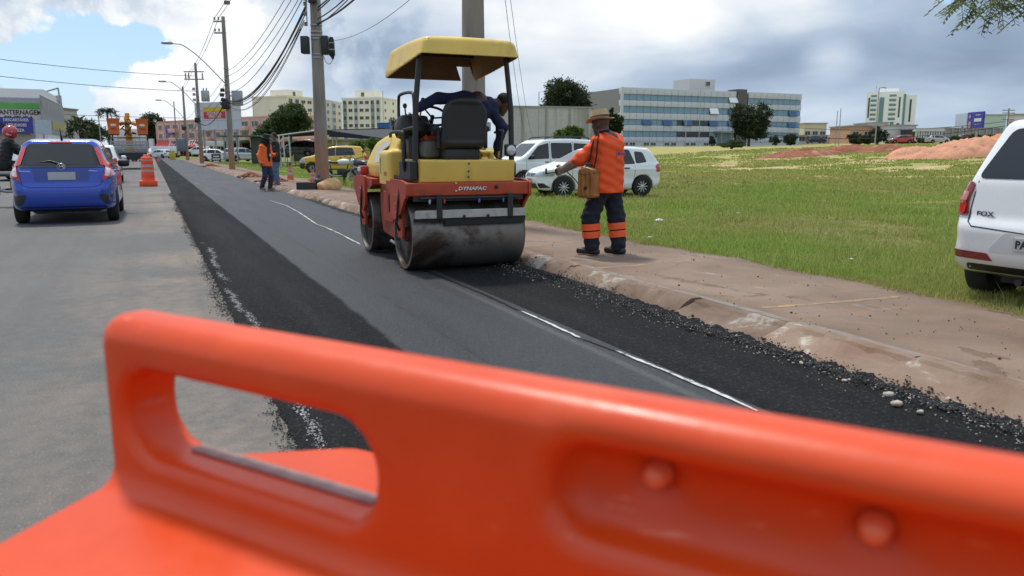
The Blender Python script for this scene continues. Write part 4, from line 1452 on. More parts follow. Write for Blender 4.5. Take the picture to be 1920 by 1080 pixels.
m_skin_d = skin_mat('skin_dark', (0.085, 0.042, 0.026))
m_skin_m = skin_mat('skin_brown', (0.19, 0.095, 0.058))
m_orange = mat('orange_jacket', (0.82, 0.085, 0.010), .75, var=.12, scale=7, bump=.25, bscale=18)
m_orange2 = mat('faded_orange_jacket', (0.80, 0.14, 0.025), .75, var=.12, scale=7)
m_navy = mat('navy_trousers', (0.010, 0.012, 0.024), .85, var=.25, scale=9, bump=.3, bscale=22)
m_navyshirt = mat('navy_shirt', (0.010, 0.016, 0.060), .85, var=.25, scale=9, bump=.3, bscale=22)
m_jeans = mat('blue_jeans', (0.075, 0.125, 0.215), .85, var=.25, scale=12)
m_djeans = mat('dark_jeans', (0.018, 0.030, 0.068), .85, var=.25, scale=12)
m_boot = mat('black_boot', (0.012, 0.012, 0.012), .5, var=.2)
m_bboot = mat('tan_boot', (0.22, 0.12, 0.06), .8, var=.2)
m_glove = mat('grey_glove', (0.27, 0.225, 0.175), .9, var=.25, scale=25)
m_straw = mat('straw', (0.50, 0.34, 0.17), .8, var=.15, scale=30, bump=.5, bscale=120)
m_strap = mat('black_webbing', (0.012, 0.012, 0.012), .8)
m_blackcloth = mat('black_cloth', (0.012, 0.012, 0.013), .85, var=.2)


def worker_with_tank():
    # local frame: x to the right of the picture, y away, feet on z = 0
    root = thing('person', 'worker in orange jacket and straw hat holding spray wand, amber tank at hip', 'person', (1.06, 8.95, 0.120), R(-6))
    F = Vector((-.86, .50, 0)).normalized()           # he faces left and a little away
    L = Vector((-F.y, F.x, 0))                        # his left hand side (towards the camera)
    def p(f, l, z): return F * f + L * l + Vector((0, 0, z))
    J = dict(hipL=p(.00, .085, .80), hipR=p(-.02, -.085, .80), shL=p(.00, .165, 1.285), shR=p(-.04, -.165, 1.285),
             knL=p(.12, .115, .43), anL=p(.10, .10, .085), toeL=p(.25, .12, .045),
             knR=p(-.06, -.165, .43), anR=p(-.10, -.17, .08), toeR=p(.06, -.19, .04),
             slvL=.5, elL=p(.19, .235, 1.09), wrL=p(.43, .20, .975), hdL=F * 1.0 + Vector((0, 0, -.35)), hsL=Vector((0, 0, 1)),
             elR=p(.10, -.25, 1.04), wrR=p(.32, -.14, .92), hdR=F, hsR=Vector((0, 0, 1)),
             head=p(.075, .0, 1.475), face=(F * 1.0 + Vector((0, 0, -.16))), headup=Vector((0, 0, 1)), hs=.98)
    hf = figure(root, J, m_skin_d, m_orange, m_navy, m_boot, .0125, True, True, 1.15, 1.14, 1.0, .148, hem=.17)
    hat(root, Vector(J['head']) + Vector((0, 0, -.018)), Vector(J['face']).normalized(), (Vector((0, 0, 1)) - Vector(J['face']).normalized() * Vector(J['face']).normalized().z).normalized(), m_straw, mat('hat_band_grey', (0.05, 0.05, 0.055), .8), .152, .094, .105)
    # gloves
    for s in 'L':
        w = Vector(J['wr' + s]); d = Vector(J['hd' + s]).normalized()
        caps = [(a, b, r1 * 1.22, r2 * 1.25) for a, b, r1, r2 in hand_parts(w, d, J['hs' + s], 1.0, .75)]
        e = Vector(J['el' + s])
        caps += [(w, w.lerp(e, .62), .042, .062)]
        caps_obj('work_glove', caps, .007, m_glove, root, .010)
    # reflective bands on the trouser legs
    m_refl = mat('reflective_orange', (0.90, 0.12, 0.03), .6, var=.06)
    for s in 'LR':
        a, k = Vector(J['an' + s]), Vector(J['kn' + s])
        d = (a - k).normalized()
        for t0, t1 in ((.19, .405), (.445, .66)):
            q0, q1 = k + (a - k) * t0, k + (a - k) * t1
            r0 = .094 + .001
            MB().tube([q0, q0.lerp(q1, .33), q0.lerp(q1, .66), q1], [.1115 - .012 * t0, .1122 - .012 * t0, .1115 - .012 * t1, .111 - .012 * t1], 26, caps=False).build('reflective_band', m_refl, root, 80)
    # back print
    pr = p(-.185, -.06, 1.175)
    text_mesh('back_print', '4', .05, mat('print_blue', (0.10, 0.10, 0.32), .7), root, p(-.196, .055, 1.16), (R(90), 0, math.atan2(F.y, F.x) - R(90) + R(8)), .012) if False else None
    logo = MB()
    logo.prism([(-.035, -.022), (.035, -.022), (0.01, .03)], -.012, .012, 'y')
    lo = logo.build('back_logo', mat('print_blue', (0.16, 0.08, 0.26), .7), root)
    lo.location = p(-.158, .055, 1.135); lo.rotation_euler = (0, 0, math.atan2(F.y, F.x) - R(90))
    bar = MB().box((0, 0, 0), (.15, .03, .026)).build('back_logo', mat('print_blue', (0.16, 0.08, 0.26), .7), root)
    bar.location = p(-.163, -.065, 1.15); bar.rotation_euler = (0, 0, math.atan2(F.y, F.x) - R(90))
    # tank on a strap (held by him, things of their own)
    tk = thing('spray_tank', 'amber translucent plastic tank hung by black strap at orange-jacketed worker hip', 'tank', root.location, root.rotation_euler.z)
    c = p(.045, .285, .845)
    Rz = math.atan2(F.y, F.x)
    def tank(x, y, z):
        X, Y = x - c.x, y - c.y
        a = X * F.x + Y * F.y; b = X * L.x + Y * L.y; e = z - c.z
        d = rbox_sdf(a, b, e, (0, 0, 0), (.215, .15, .36), .03)
        roof = e - .165 + np.abs(a) * .30
        d = smax(d, roof, .02)
        rib = .004 * np.sin(a * 110)
        return d + rib * (np.abs(e + .02) < .12)
    amber = mat('amber_plastic', (0.30, 0.115, 0.022), .35, var=.35, scale=7)
    t = sdf_obj('tank_shell', tank, (c.x - .2, c.y - .2, c.z - .22), (c.x + .2, c.y + .2, c.z + .22), .011, amber, tk)
    q = c + L * .0755 + Vector((0, 0, -.07)); mbx = MB().box((0, 0, 0), (.04, .012, .035)).build('tank_label', m_black, tk); mbx.location = q; mbx.rotation_euler = (0, 0, Rz)
    tb('tank_seam', [c + F * .104 + L * .066 + Vector((0, 0, .095)), c + F * .02 + L * .078 + Vector((0, 0, .075)), c - F * .104 + L * .066 + Vector((0, 0, .095))], .004, m_black, tk)
    MB().lathe([(.035, 0), (.035, .03), (.02, .035), (0, .035)], 16, c + Vector((0, 0, .165)), 'z').build('filler_cap', m_black, tk)
    sh = p(-.01, .15, 1.385)
    tb('strap', curve_pts([c + F * .06 + Vector((0, 0, .13)), p(.05, .262, 1.10), p(.03, .250, 1.25), sh + L * .045, p(-.035, .255, 1.25), p(-.03, .265, 1.10), c - F * .05 + Vector((0, 0, .12))], 6), .0095, m_strap, tk, 6)
    sp = MB().box((0, 0, 0), (.16, .06, .03), None, .012).build('shoulder_pad', m_strap, tk); sp.location = sh + Vector((0, 0, .012)) - F * .03; sp.rotation_euler = (0, R(6), Rz)
    # wand in the glove
    w = Vector(J['wrL']) + Vector(J['hdL']).normalized() * .085
    wand = thing('spray_wand', 'thin black spray wand in the gloved hand beside the roller', 'wand', root.location, root.rotation_euler.z)
    d = (F + Vector((0, 0, -.16))).normalized()
    tb('lance', [w - d * .10 + L * -.02, w + d * .06 + L * -.02, w + d * .20 + L * -.02], .006, m_black, wand)
    MB().lathe([(0, 0), (.011, .01), (.013, .05), (.006, .06), (0, .06)], 10).build('nozzle', m_black, wand).location = w + d * .18 - L * .02
    tb('grip', [w - d * .09 - L * .02, w + d * .05 - L * .02], .014, m_black, wand)
    tb('hose', curve_pts([w - d * .09 - L * .02, p(.30, .17, .86), p(.20, .20, .78), c + Vector((0, 0, .05)) + F * .09], 6), .007, m_black, wand)


def roller_operator():
    # uses the roller's own frame: x forward, y left
    root = thing('person', 'operator in navy shirt leaning out over the right side of the roller', 'person', roller.location, roller.rotation_euler.z)
    J = dict(hipL=(-.72, .03, 1.44), hipR=(-.72, -.16, 1.44), shL=(-.66, -.13, 1.84), shR=(-.68, -.47, 1.745),
             knL=(-.34, .10, 1.42), anL=(-.30, .12, 1.06), toeL=(-.18, .12, 1.02), knR=(-.34, -.18, 1.42), anR=(-.30, -.20, 1.06), toeR=(-.18, -.20, 1.02),
             elL=(-.70, .18, 1.83), wrL=(-.74, .42, 1.71), hdL=(-.02, .05, -.10), hsL=(1, 0, 0),
             elR=(-.74, -.575, 1.52), wrR=(-.66, -.54, 1.30), hdR=(.05, 0, -.10), hsR=(1, 0, 0),
             head=(-.64, -.625, 1.785), face=(.55, -.60, -.35), headup=(.1, -.5, 1), hs=.98)
    figure(root, J, m_skin_d, m_navyshirt, m_navy, m_boot, .0125, True, True, .95, 1.0, 1.0, .125)
    # short dark hair
    fn = head_fn(J['head'], J['face'], J['headup'], .98)
    f, u = fn[2], fn[3]
    c = Vector(J['head'])
    def hair(x, y, z):
        a = (x - c.x) * f.x + (y - c.y) * f.y + (z - c.z) * f.z; e = (x - c.x) * u.x + (y - c.y) * u.y + (z - c.z) * u.z
        return np.maximum(fn[0](x, y, z) - .006, np.maximum(.055 - e + a * 1.1, -.2))
    sdf_obj('hair', hair, np.array(c) - .15, np.array(c) + .16, .011, mat('cropped_hair', (0.012, 0.009, 0.008), .9, bump=.5, bscale=200), root)


def man(px, py, z0, label, H, facing, tops, legs, shoes, sk, pose='talk', hatm=None, hair=None, cap=None, hem=.22, h=.02, tm=None):
    d = pix_dir(px, py); t = (z0 - CAMH) / d.z
    root = thing('person', label, 'person', (d.x * t, d.y * t, z0), 0)
    F = Vector((math.sin(R(facing)), math.cos(R(facing)), 0)); L = Vector((-F.y, F.x, 0))
    k = H / 1.75
    def p(f, l, z): return (F * f + L * l + Vector((0, 0, z))) * k
    J = dict(hipL=p(0, .085, .90), hipR=p(0, -.085, .90), shL=p(0, .175, 1.42), shR=p(0, -.175, 1.42), head=p(.03, 0, 1.63), face=F + Vector((0, 0, -.25)), hs=k)
    if pose == 'stand':
        J.update(knL=p(.02, .10, .48), anL=p(-.02, .11, .085), toeL=p(.14, .13, .045), knR=p(.03, -.10, .48), anR=p(0, -.12, .085), toeR=p(.15, -.15, .045),
                 elL=p(-.02, .24, 1.12), wrL=p(.14, .20, .96), elR=p(.02, -.25, 1.12), wrR=p(.22, -.16, 1.18))
    elif pose == 'walk':
        J.update(knL=p(.10, .09, .48), anL=p(.02, .09, .085), toeL=p(.17, .10, .05), knR=p(.02, -.10, .48), anR=p(-.16, -.10, .10), toeR=p(-.02, -.12, .045),
                 elL=p(.0, .24, 1.14), wrL=p(.20, .22, 1.16), elR=p(-.06, -.25, 1.14), wrR=p(.02, -.26, .90))
    for s in 'LR': J['hs' + s] = Vector((0, 0, 1))
    figure(root, J, sk, tops, legs, shoes, h, True, True, 1.1, .95, 1.0, .13 * k, hem=hem)
    f = Vector(J['face']).normalized(); u = (Vector((0, 0, 1)) - f * f.z).normalized()
    if hatm: hat(root, J['head'], f, u, hatm, None, .20, .10, .12, .01)
    if hair:
        fn = head_fn(J['head'], J['face'], (0, 0, 1), k)[0]; c = Vector(J['head'])
        sdf_obj('hair', lambda x, y, z: np.maximum(fn(x, y, z) - .008, .03 - (z - c.z) + ((x - c.x) * f.x + (y - c.y) * f.y) * .9), np.array(c) - .15, np.array(c) + .16, .015, hair, root)
    return root


worker_with_tank()
roller_operator()
mo = man(502, 357, .04, 'man in orange jacket and wide black hat with hanging neck cloth on fresh asphalt', 1.72, 118, m_orange2, m_djeans, m_bboot, m_skin_d, 'walk', hatm=m_blackcloth)
man(520, 347, .12, 'man in black shirt, blue jeans and tan boots talking on the pavement', 1.80, -95, m_blackcloth, m_jeans, m_bboot, m_skin_m, 'stand', hair=mat('dark_hair', (.012, .01, .009), .8))
man(513, 343, .12, 'dark-haired man half hidden between the orange jacket and black shirt', 1.78, 80, mat('dark_tee', (.03, .035, .045), .85), mat('brown_trousers', (.20, .09, .055), .85), m_bboot, m_skin_m, 'stand', hair=mat('dark_hair', (.012, .01, .009), .8))

# open jacket front, badge and the cloth that hangs from the hat
F_ = Vector((math.sin(R(118)), math.cos(R(118)), 0))
sdf_obj('shirt_front', lambda x, y, z: ell_sdf(x - F_.x * .095, y - F_.y * .095, z, (0, 0, 1.18), (.085, .085, .30)), (-.25, -.25, .85), (.3, .25, 1.5), .02, m_blackcloth, mo)
o_ = bx('badge', (0, 0, 0), (.05, .012, .08), m_whitep, mo); o_.location = F_ * .185 + Vector((0, 0, 1.13)); o_.rotation_euler = (0, 0, R(-118 + 180))
sdf_obj('neck_cloth', lambda x, y, z: np.abs(cone_sdf(x, y, z, (F_.x * .0, F_.y * .0, 1.42), (F_.x * .02, F_.y * .02, 1.62), .15, .118)) - .008 + 0 * x, (-.22, -.22, 1.36), (.22, .22, 1.68), .018, m_blackcloth, mo)
# ================================================================== vehicles
m_glass = mat('car_glass', (0.010, 0.013, 0.015), .02, var=.1, spec=.6)
m_tglass = mat('tinted_glass', (0.003, 0.004, 0.006), .02, var=.1, spec=.55)
m_tyre = mat('tyre', (0.014, 0.014, 0.014), .8, var=.2)
m_trim = mat('car_trim', (0.014, 0.014, 0.015), .5, var=.15)
m_gap = mat('panel_gap', (0.01, 0.01, 0.01), .7)
m_red_l = mat('tail_red', (0.50, 0.012, 0.010), .12, var=.15, scale=20, coat=.6)
m_dred_l = mat('tail_dark_red', (0.20, 0.012, 0.012), .12, var=.25, scale=20, coat=.6)
m_clear_l = mat('lamp_clear', (0.60, 0.58, 0.55), .12, var=.15, scale=20, coat=.6)
m_headl = mat('headlamp', (0.36, 0.40, 0.44), .08, metal=.35, var=.35, scale=12, coat=.8)
m_alloy = mat('alloy', (0.50, 0.50, 0.51), .32, metal=.75, var=.1)
m_plate = mat('plate_grey', (0.36, 0.37, 0.37), .5, var=.06)
m_plateink = mat('plate_ink', (0.02, 0.02, 0.02), .6)


def paint(name, c, metal=0.0, rough=.28): return mat(name, c, rough, metal=metal, var=.04, scale=2, coat=.8)


P_white = paint('paint_white', (0.74, 0.75, 0.75))
P_blue = paint('paint_blue', (0.012, 0.055, 0.40), .35, .22)
P_yellow = paint('paint_yellow', (0.66, 0.40, 0.025))
P_silver = paint('paint_silver', (0.46, 0.48, 0.50), .5)
P_dark = paint('paint_dark', (0.035, 0.045, 0.055), .3)
P_redc = paint('paint_red', (0.40, 0.03, 0.02))

WHEELS = {}


def wheel(parent, x, y, r, w, side, spokes=10, rimc=None, fine=True, steer=0.0):
    key = (r, w, side, spokes, fine, rimc.name if rimc else '')
    if key not in WHEELS:
        n = 40 if fine else 20
        s = side
        ty = MB().lathe([(r * .64, -w / 2), (r * .93, -w / 2), (r * .985, -w * .36), (r, -w * .2), (r, w * .2), (r * .985, w * .36), (r * .93, w / 2), (r * .64, w / 2)], n, (0, 0, 0), 'y', closed=True)
        rm = MB()
        rm.lathe([(r * .655, -s * w * .30), (r * .655, s * w * .46), (r * .60, s * w * .48), (r * .57, s * w * .36), (r * .55, s * w * .05), (0, s * w * .05)], n, (0, 0, 0), 'y')
        sp = MB()
        for k in range(spokes):
            a = 2 * math.pi * k / spokes
            M = Matrix.Rotation(a, 3, 'Y')
            for c, sz in (((r * .36, s * w * .34, 0), (r * .46, .022, r * .115)),):
                sp.box(M @ Vector(c), sz, M, .006)
        sp.lathe([(r * .17, s * w * .2), (r * .17, s * w * .40), (r * .12, s * w * .44), (0, s * w * .44)], 16, (0, 0, 0), 'y')
        WHEELS[key] = (ty, rm, sp, None)
        t = ty.build('wheel', m_tyre, parent, 40)
        rd = rm.build('rim', m_trim, t, 40)
        so = sp.build('spokes', rimc or m_alloy, t, 40)
        WHEELS[key] = (t, rd, so)
        o = t
    else:
        t, rd, so = WHEELS[key]
        o = t.copy(); COL.objects.link(o); o.parent = parent
        for q in (rd, so):
            c = q.copy(); COL.objects.link(c); c.parent = o
    o.location = (x, y, r)
    o.rotation_euler = (0, random.uniform(0, 1), steer)
    return o


def car_shell(sp):
    prof = sp['prof']; W = sp['W']; L0 = min(p[0] for p in prof); L1 = max(p[0] for p in prof)
    wr = sp['wr']; belt = sp.get('belt', .95); tum = sp.get('tum', .36); zt = max(p[1] for p in prof)
    pf, pr = sp.get('pf', .22), sp.get('pr', .12)
    def fn(x, y, z):
        side = poly_sdf(x, z, prof)
        w = W / 2 - pf * np.clip((x - (L1 - 1.0)) / 1.0, 0, 1) ** 2.4 - pr * np.clip(((L0 + .7) - x) / .7, 0, 1) ** 2.4
        w = w - tum * np.clip(z - belt, 0, None) * (1 - .1 * np.clip(z - belt, 0, 1)) - .22 * np.clip(.36 - z, 0, None) - .05 * np.clip((z - .70) / .3, 0, 1) ** 2
        w = w + sp.get('crease', .012) * np.exp(-((z - sp.get('cz', .78)) / .035) ** 2) - .010 * np.exp(-((z - .55) / .09) ** 2)
        f = smax(side, np.abs(y) - w, sp.get('k', .10))
        for xw in sp['wx']:
            c = np.sqrt((x - xw) ** 2 + (z - wr) ** 2) - (wr + .055)
            flare = np.maximum(np.abs(c) - .035, np.abs(np.abs(y) - W / 2 + .03) - .03)
            f = np.where(z > .2, np.minimum(f, np.maximum(flare, .0) + np.maximum(f, flare) * .5 + .012), f) if sp.get('flare') else f
            f = np.maximum(f, -np.maximum(c, (W / 2 - .27) - np.abs(y)))
        if sp.get('extra'): f = sp['extra'](x, y, z, f)
        return f
    return fn, (L0 - .06, -W / 2 - .06, .05), (L1 + .06, W / 2 + .06, zt + .06)


def mirror_poly(p): return [(-a, b) for a, b in p][::-1]


def build_car(name, label, sp, pm, loc, heading, group=None, glass=None, h=.035, wheel_spokes=10, rimc=None, fine=True, pitch=None, steer=0.0):
    root = thing(name, label, 'car' if 'van' not in name else 'van', loc, R(90 - heading), group)
    glass = glass or m_glass
    fn, lo, hi = car_shell(sp)
    body = sdf_obj('body', fn, lo, hi, h, pm, root, 55)
    sk = Skin(body)
    W, wr = sp['W'], sp['wr']
    st = .07 if fine else .14
    sides = sp.get('vis', 'LR')
    for d in sides:
        for q in sp.get('windows', []):
            pol = rpoly(q, .05 if fine else .0)
            f = sk.patch('window_frame', rpoly([(a + (.02 if a > sum(t[0] for t in q) / len(q) else -.02), b + (.018 if b > sum(t[1] for t in q) / len(q) else -.018)) for a, b in q], .06 if fine else 0), d, m_trim, root, .003, st, .012) if fine else root
            sk.patch('side_window', pol, d, glass, f if fine else root, .007, st, .012)
        if fine:
            for ln in sp.get('seams', []): sk.strip('door_seam', ln, d, m_gap, root, .011)
            for c in sp.get('handles', []):
                hx, hz = c
                sk.patch('door_handle', rpoly([(hx - .09, hz - .016), (hx + .09, hz - .016), (hx + .09, hz + .016), (hx - .09, hz + .016)], .014), d, pm if sp.get('bodyhandle') else m_trim, root, .022, .05, .02)
            for q in sp.get('mould', []): sk.patch('side_moulding', rpoly(q, .01), d, m_trim, root, .012, .1, .012)
        for q in sp.get('side_lights', []): sk.patch('tail_light', rpoly(q, .03), d, m_red_l, root, .012, st, .02)
        for q in sp.get('side_heads', []): sk.patch('headlight', rpoly(q, .03), d, m_headl, root, .010, st, .02)
        if sp.get('mirror'):
            mx, mz = sp['mirror']; sy = 1 if d == 'L' else -1
            def mf(x, y, z): return rbox_sdf(x, y, z, (mx, sy * (W / 2 + .08), mz), (.12, .22, .15), .055)
            y0, y1 = sorted((sy * (W / 2 - .06), sy * (W / 2 + .22)))
            sdf_obj('mirror', mf, (mx - .1, y0, mz - .12), (mx + .1, y1, mz + .12), .022, sp.get('mirror_m', pm), root)
    for key, d, nm, mt in (('screen', 'F', 'windscreen', glass), ('rear', 'B', 'rear_window', glass)):
        if sp.get(key): sk.patch(nm, rpoly(sp[key], .06), d, mt, root, .006, st, .015)
    for d, items in (('F', sp.get('front', [])), ('B', sp.get('back', []))):
        for nm, pol, m, off, both in items:
            for q in ([pol, mirror_poly(pol)] if both else [pol]):
                sk.patch(nm, rpoly(q, .02), d, m, root, off, .05 if fine else .12, .02)
    for xw in sp['wx']:
        for sy in (1, -1):
            wheel(root, xw, sy * (W / 2 - .105), wr, .19, sy, wheel_spokes, rimc, fine, steer if xw > 0 else 0)
    ub = MB().box((sum(sp['wx']) / 2, 0, .27), (sp['wx'][0] - sp['wx'][1] + .5, W - .62, .16)); ub.build('underbody', m_trim, root)
    return root, sk


# ---------------------------------------------------------------- blue hatchback
def spec_fit():
    prof = rpoly([(-1.93, .26), (-2.0, .42), (-1.995, .64), (-1.955, .72), (-1.925, 1.00), (-1.60, 1.455), (-1.60, 1.475), (-1.0, 1.525), (-.3, 1.525), (.25, 1.48), (1.22, 1.05), (1.82, .86), (1.97, .62), (1.95, .30), (1.80, .21), (-1.5, .21)],
                 [.06, .1, .03, .03, .05, .02, .02, .2, .2, .2, .2, .15, .1, .1, .1, .1])
    return dict(prof=prof, W=1.695, wr=.30, wx=(1.25, -1.28), belt=.94, tum=.40, pf=.25, pr=.15, crease=.020, cz=.86, k=.13, vis='R',
                windows=[[(-.95, 1.03), (-.05, 1.0), (-.08, 1.40), (-.85, 1.42)], [(.02, 1.0), (.95, .97), (.35, 1.36), (.0, 1.40)], [(-1.45, 1.08), (-1.03, 1.04), (-.95, 1.40), (-1.38, 1.36)]],
                seams=[[(-1.0, .40), (-1.0, 1.42)], [(0, .3), (0, 1.42)]], handles=[(-.82, .93), (.15, .90)], mirror=(.72, 1.05), mirror_m=m_trim, bodyhandle=True)


def blue_hatch():
    c = uv(16.0 + 2.0, -1.47, 0.0)
    root, sk = build_car('parked_car', 'metallic blue hatchback seen from behind on the grey lane', spec_fit(), P_blue, c, HEAD, h=.027)
    red, clr = m_red_l, m_clear_l
    # tailgate glass and black bar
    sk.patch('rear_window', rpoly([(-.655, 1.055), (.655, 1.055), (.50, 1.425), (-.50, 1.425)], .05), 'B', m_tglass, root, .006, .06, .012)
    sk.patch('tailgate_bar', rpoly([(-.66, 1.005), (.66, 1.005), (.66, 1.048), (-.66, 1.048)], .008), 'B', mat('gloss_black', (.008, .008, .009), .12, coat=.5), root, .012, .06, .015)
    sk.patch('brake_light', rpoly([(-.18, 1.437), (.18, 1.437), (.17, 1.468), (-.17, 1.468)], .008), 'B', red, root, .012, .05, .02)
    tl = [(.525, 1.37), (.575, 1.37), (.665, 1.16), (.775, 1.04), (.80, .87), (.625, .765), (.69, 1.035), (.615, 1.05)]
    lens = [(.69, 1.01), (.755, .97), (.745, .86), (.675, .85)]
    for q, l in ((tl, lens), (mirror_poly(tl), mirror_poly(lens))):
        t = sk.patch('tail_light', rpoly(q, .02), 'B', red, root, .018, .04, .03)
        sk.patch('reversing_lens', rpoly(l, .015), 'B', clr, t, .023, .04, .012)
    pl = sk.patch('number_plate', rpoly([(-.215, .795), (.215, .795), (.215, .93), (-.215, .93)], .008), 'B', m_plate, root, .014, .06, .012)
    sk.patch('plate_recess', rpoly([(-.42, .765), (.42, .765), (.46, .99), (-.46, .99)], .03), 'B', paint('paint_blue_shade', (0.008, 0.034, 0.23), .35, .3), root, .003, .06, .004)  # darker copy of the body blue paints the shade of the recess
    # tailgate and bumper seams
    for s in (1, -1):
        sk.strip('tailgate_seam', [(s * .63, .78), (s * .60, .70), (s * .50, .665), (0, .655)], 'B', m_gap, root, .010)
        vent = [(s * .56, .54), (s * .78, .53), (s * .76, .36), (s * .66, .345), (s * .58, .46)]
        if s < 0: vent = vent[::-1]
        sk.patch('bumper_vent', rpoly(vent, .02), 'B', m_trim, root, .005, .05, .012)
    sk.patch('lower_valance', rpoly([(-.72, .235), (.72, .235), (.66, .325), (-.66, .325)], .03), 'B', m_trim, root, .006, .06, .012)
    sk.strip('bumper_crease', [(-.74, .60), (-.5, .575), (0, .565), (.5, .575), (.74, .60)], 'B', paint('paint_blue_highlight', (0.02, 0.08, 0.42), .35, .2), root, .018, .006)  # lighter copy of the body blue paints a highlight along the crease
    # emblem: upright ring with a bar letter
    h0, _, _ = sk.hit(0, 1.027, 'B')
    em = MB()
    ring = [Vector((h0.x - .022, .062 * math.cos(t) * (1.05), 1.027 + .05 * math.sin(t))) for t in np.linspace(0, 2 * math.pi, 25)]
    em.tube(ring, .008, 6, caps=False)
    for s in (1, -1): em.box((h0.x - .022, s * .026, 1.027), (.012, .014, .066), Matrix.Rotation(R(8 * s), 3, 'X'), .003)
    em.box((h0.x - .022, 0, 1.027), (.012, .05, .013), None, .003)
    em.build('emblem', m_chrome, root, 60)
    for y, w in ((.56, .17), (-.50, .15)):
        hh, _, _ = sk.hit(y, .945, 'B')
        MB().box((hh.x - .006, y, .945), (.006, w, .012), Matrix.Rotation(R(4), 3, 'X'), .002).build('badge_lettering', m_chrome, root)
    # wiper and antenna
    hb, _, _ = sk.hit(.0, 1.065, 'B'); hw, _, _ = sk.hit(.30, 1.13, 'B')
    tb('rear_wiper', [hb + Vector((-.025, 0, 0)), Vector((hw.x - .03, .16, 1.125)), hw + Vector((-.025, 0, -.02)), Vector((hw.x - .012, .42, 1.09))], [.016, .013, .010, .007], m_trim, root)
    tb('antenna', [(-1.30, 0, 1.50), (-1.36, 0, 1.56), (-1.52, 0, 1.70)], [.022, .012, .006], m_trim, root)


def plate_text(root, s, x, y, z, size, back=True):
    text_mesh('plate_lettering', s, size, m_plateink, root, (x, y, z), (R(90), 0, R(-90 if back else 90)), .002, 0, .002, sx=.9)


# ---------------------------------------------------------------- white hatchback at the right edge
def spec_fox(vis='L'):
    prof = rpoly([(-1.80, .30), (-1.90, .42), (-1.905, .66), (-1.85, .74), (-1.80, 1.02), (-1.50, 1.47), (-1.46, 1.50), (-.9, 1.545), (-.2, 1.53), (.30, 1.46), (1.05, 1.02), (1.75, .88), (1.90, .66), (1.88, .32), (1.7, .22), (-1.4, .22)],
                 [.08, .1, .04, .03, .06, .05, .04, .2, .2, .25, .2, .15, .1, .1, .1, .1])
    return dict(prof=prof, W=1.64, wr=.30, wx=(1.22, -1.245), belt=.98, tum=.30, pf=.26, pr=.14, crease=.012, cz=.86, vis=vis,
                windows=[[(-1.15, 1.04), (-.12, 1.0), (-.15, 1.42), (-1.0, 1.40)], [(-.05, 1.0), (.85, .98), (.32, 1.36), (-.05, 1.42)]],
                seams=[[(-.10, .32), (-.10, 1.42)], [(.95, .34), (.93, .98)]], handles=[(-.35, .88)], mirror=(.70, 1.03),
                mould=[[(-.9, .50), (.85, .50), (.85, .54), (-.9, .54)]],
                screen=[(-.60, 1.06), (.60, 1.06), (.52, 1.42), (-.52, 1.42)])


def white_fox():
    hd = 63.0
    # left rear corner stands at column 1783
    a = R(hd)
    left_rear = at(1778, 6.40, .06)
    fwd = Vector((math.sin(a), math.cos(a), 0)); lft = Vector((-math.cos(a), math.sin(a), 0))
    c = left_rear - lft * .72 + fwd * 1.83
    z = .045
    root, sk = build_car('parked_car', 'white hatchback parked on the grass verge with a partly visible number plate', spec_fox('L'), P_white, (c.x, c.y, z), hd, h=.024, glass=m_tglass)
    sk.patch('rear_window', rpoly([(-.60, 1.04), (.60, 1.04), (.50, 1.43), (-.50, 1.43)], .06), 'B', m_tglass, root, .006, .05, .012)
    tl = [(.60, 1.00), (.66, 1.015), (.725, .985), (.775, .86), (.78, .745), (.61, .745), (.625, .86)]
    up = [(.63, .93), (.69, .945), (.735, .865), (.64, .86)]
    for q, l in ((tl, up), (mirror_poly(tl), mirror_poly(up))):
        t = sk.patch('tail_light', rpoly(q, .02), 'B', m_dred_l, root, .016, .035, .05)
        sk.patch('light_lens', rpoly(l, .012), 'B', mat('tail_pink', (0.50, 0.16, 0.15), .15, coat=.5), t, .020, .04, .01)
        l2 = [(a_, b_ - .10) for a_, b_ in l]
        sk.patch('brake_lens', rpoly([(a_ * .995, b_) for a_, b_ in l2], .012), 'B', m_red_l, t, .021, .04, .01)
    for s in (1, -1):
        sk.strip('tailgate_seam', [(s * .585, 1.02), (s * .60, .80), (s * .59, .70), (s * .55, .665), (0, .63)], 'B', m_gap, root, .009)
        rf = [(s * .74, .415), (s * .36, .405), (s * .40, .465), (s * .76, .475)]
        sk.patch('bumper_reflector', rpoly(rf if s > 0 else rf[::-1], .012), 'B', m_dred_l, root, .008, .05, .012)
    sk.patch('plate_recess', rpoly([(-.40, .48), (.40, .48), (.28, .635), (-.28, .635)], .03), 'B', paint('paint_white_shade', (0.60, 0.61, 0.61)), root, .004, .05, .004)  # duller white paints the shade of the recess
    sk.patch('number_plate', rpoly([(-.20, .505), (.20, .505), (.20, .605), (-.20, .605)], .012), 'B', mat('plate_white', (0.52, 0.53, 0.53), .5), root, .016, .06, .014)
    h0, _, _ = sk.hit(.125, .55, 'B')
    plate_text(root, 'PA', h0.x - .0185, .135, .553, .085)
    hx, _, _ = sk.hit(.50, .79, 'B')
    text_mesh('model_lettering', 'FOX', .055, mat('badge_grey', (0.10, 0.10, 0.10), .4, metal=.6), root, (hx.x - .010, .475, .765), (R(90), 0, R(-90 - 4)), .004, 0, 0, sx=1.3)
    sk.patch('lower_valance', rpoly([(-.60, .31), (.60, .31), (.58, .37), (-.58, .37)], .02), 'B', m_trim, root, .004, .06, .01)
    tb('exhaust_pipe', [(-1.55, .18, .24), (-1.86, .16, .26)], .028, m_trim, root)
    tb('tow_bar', [(-1.7, 0, .34), (-1.98, 0, .34), (-2.02, 0, .40)], .024, m_trim, root)


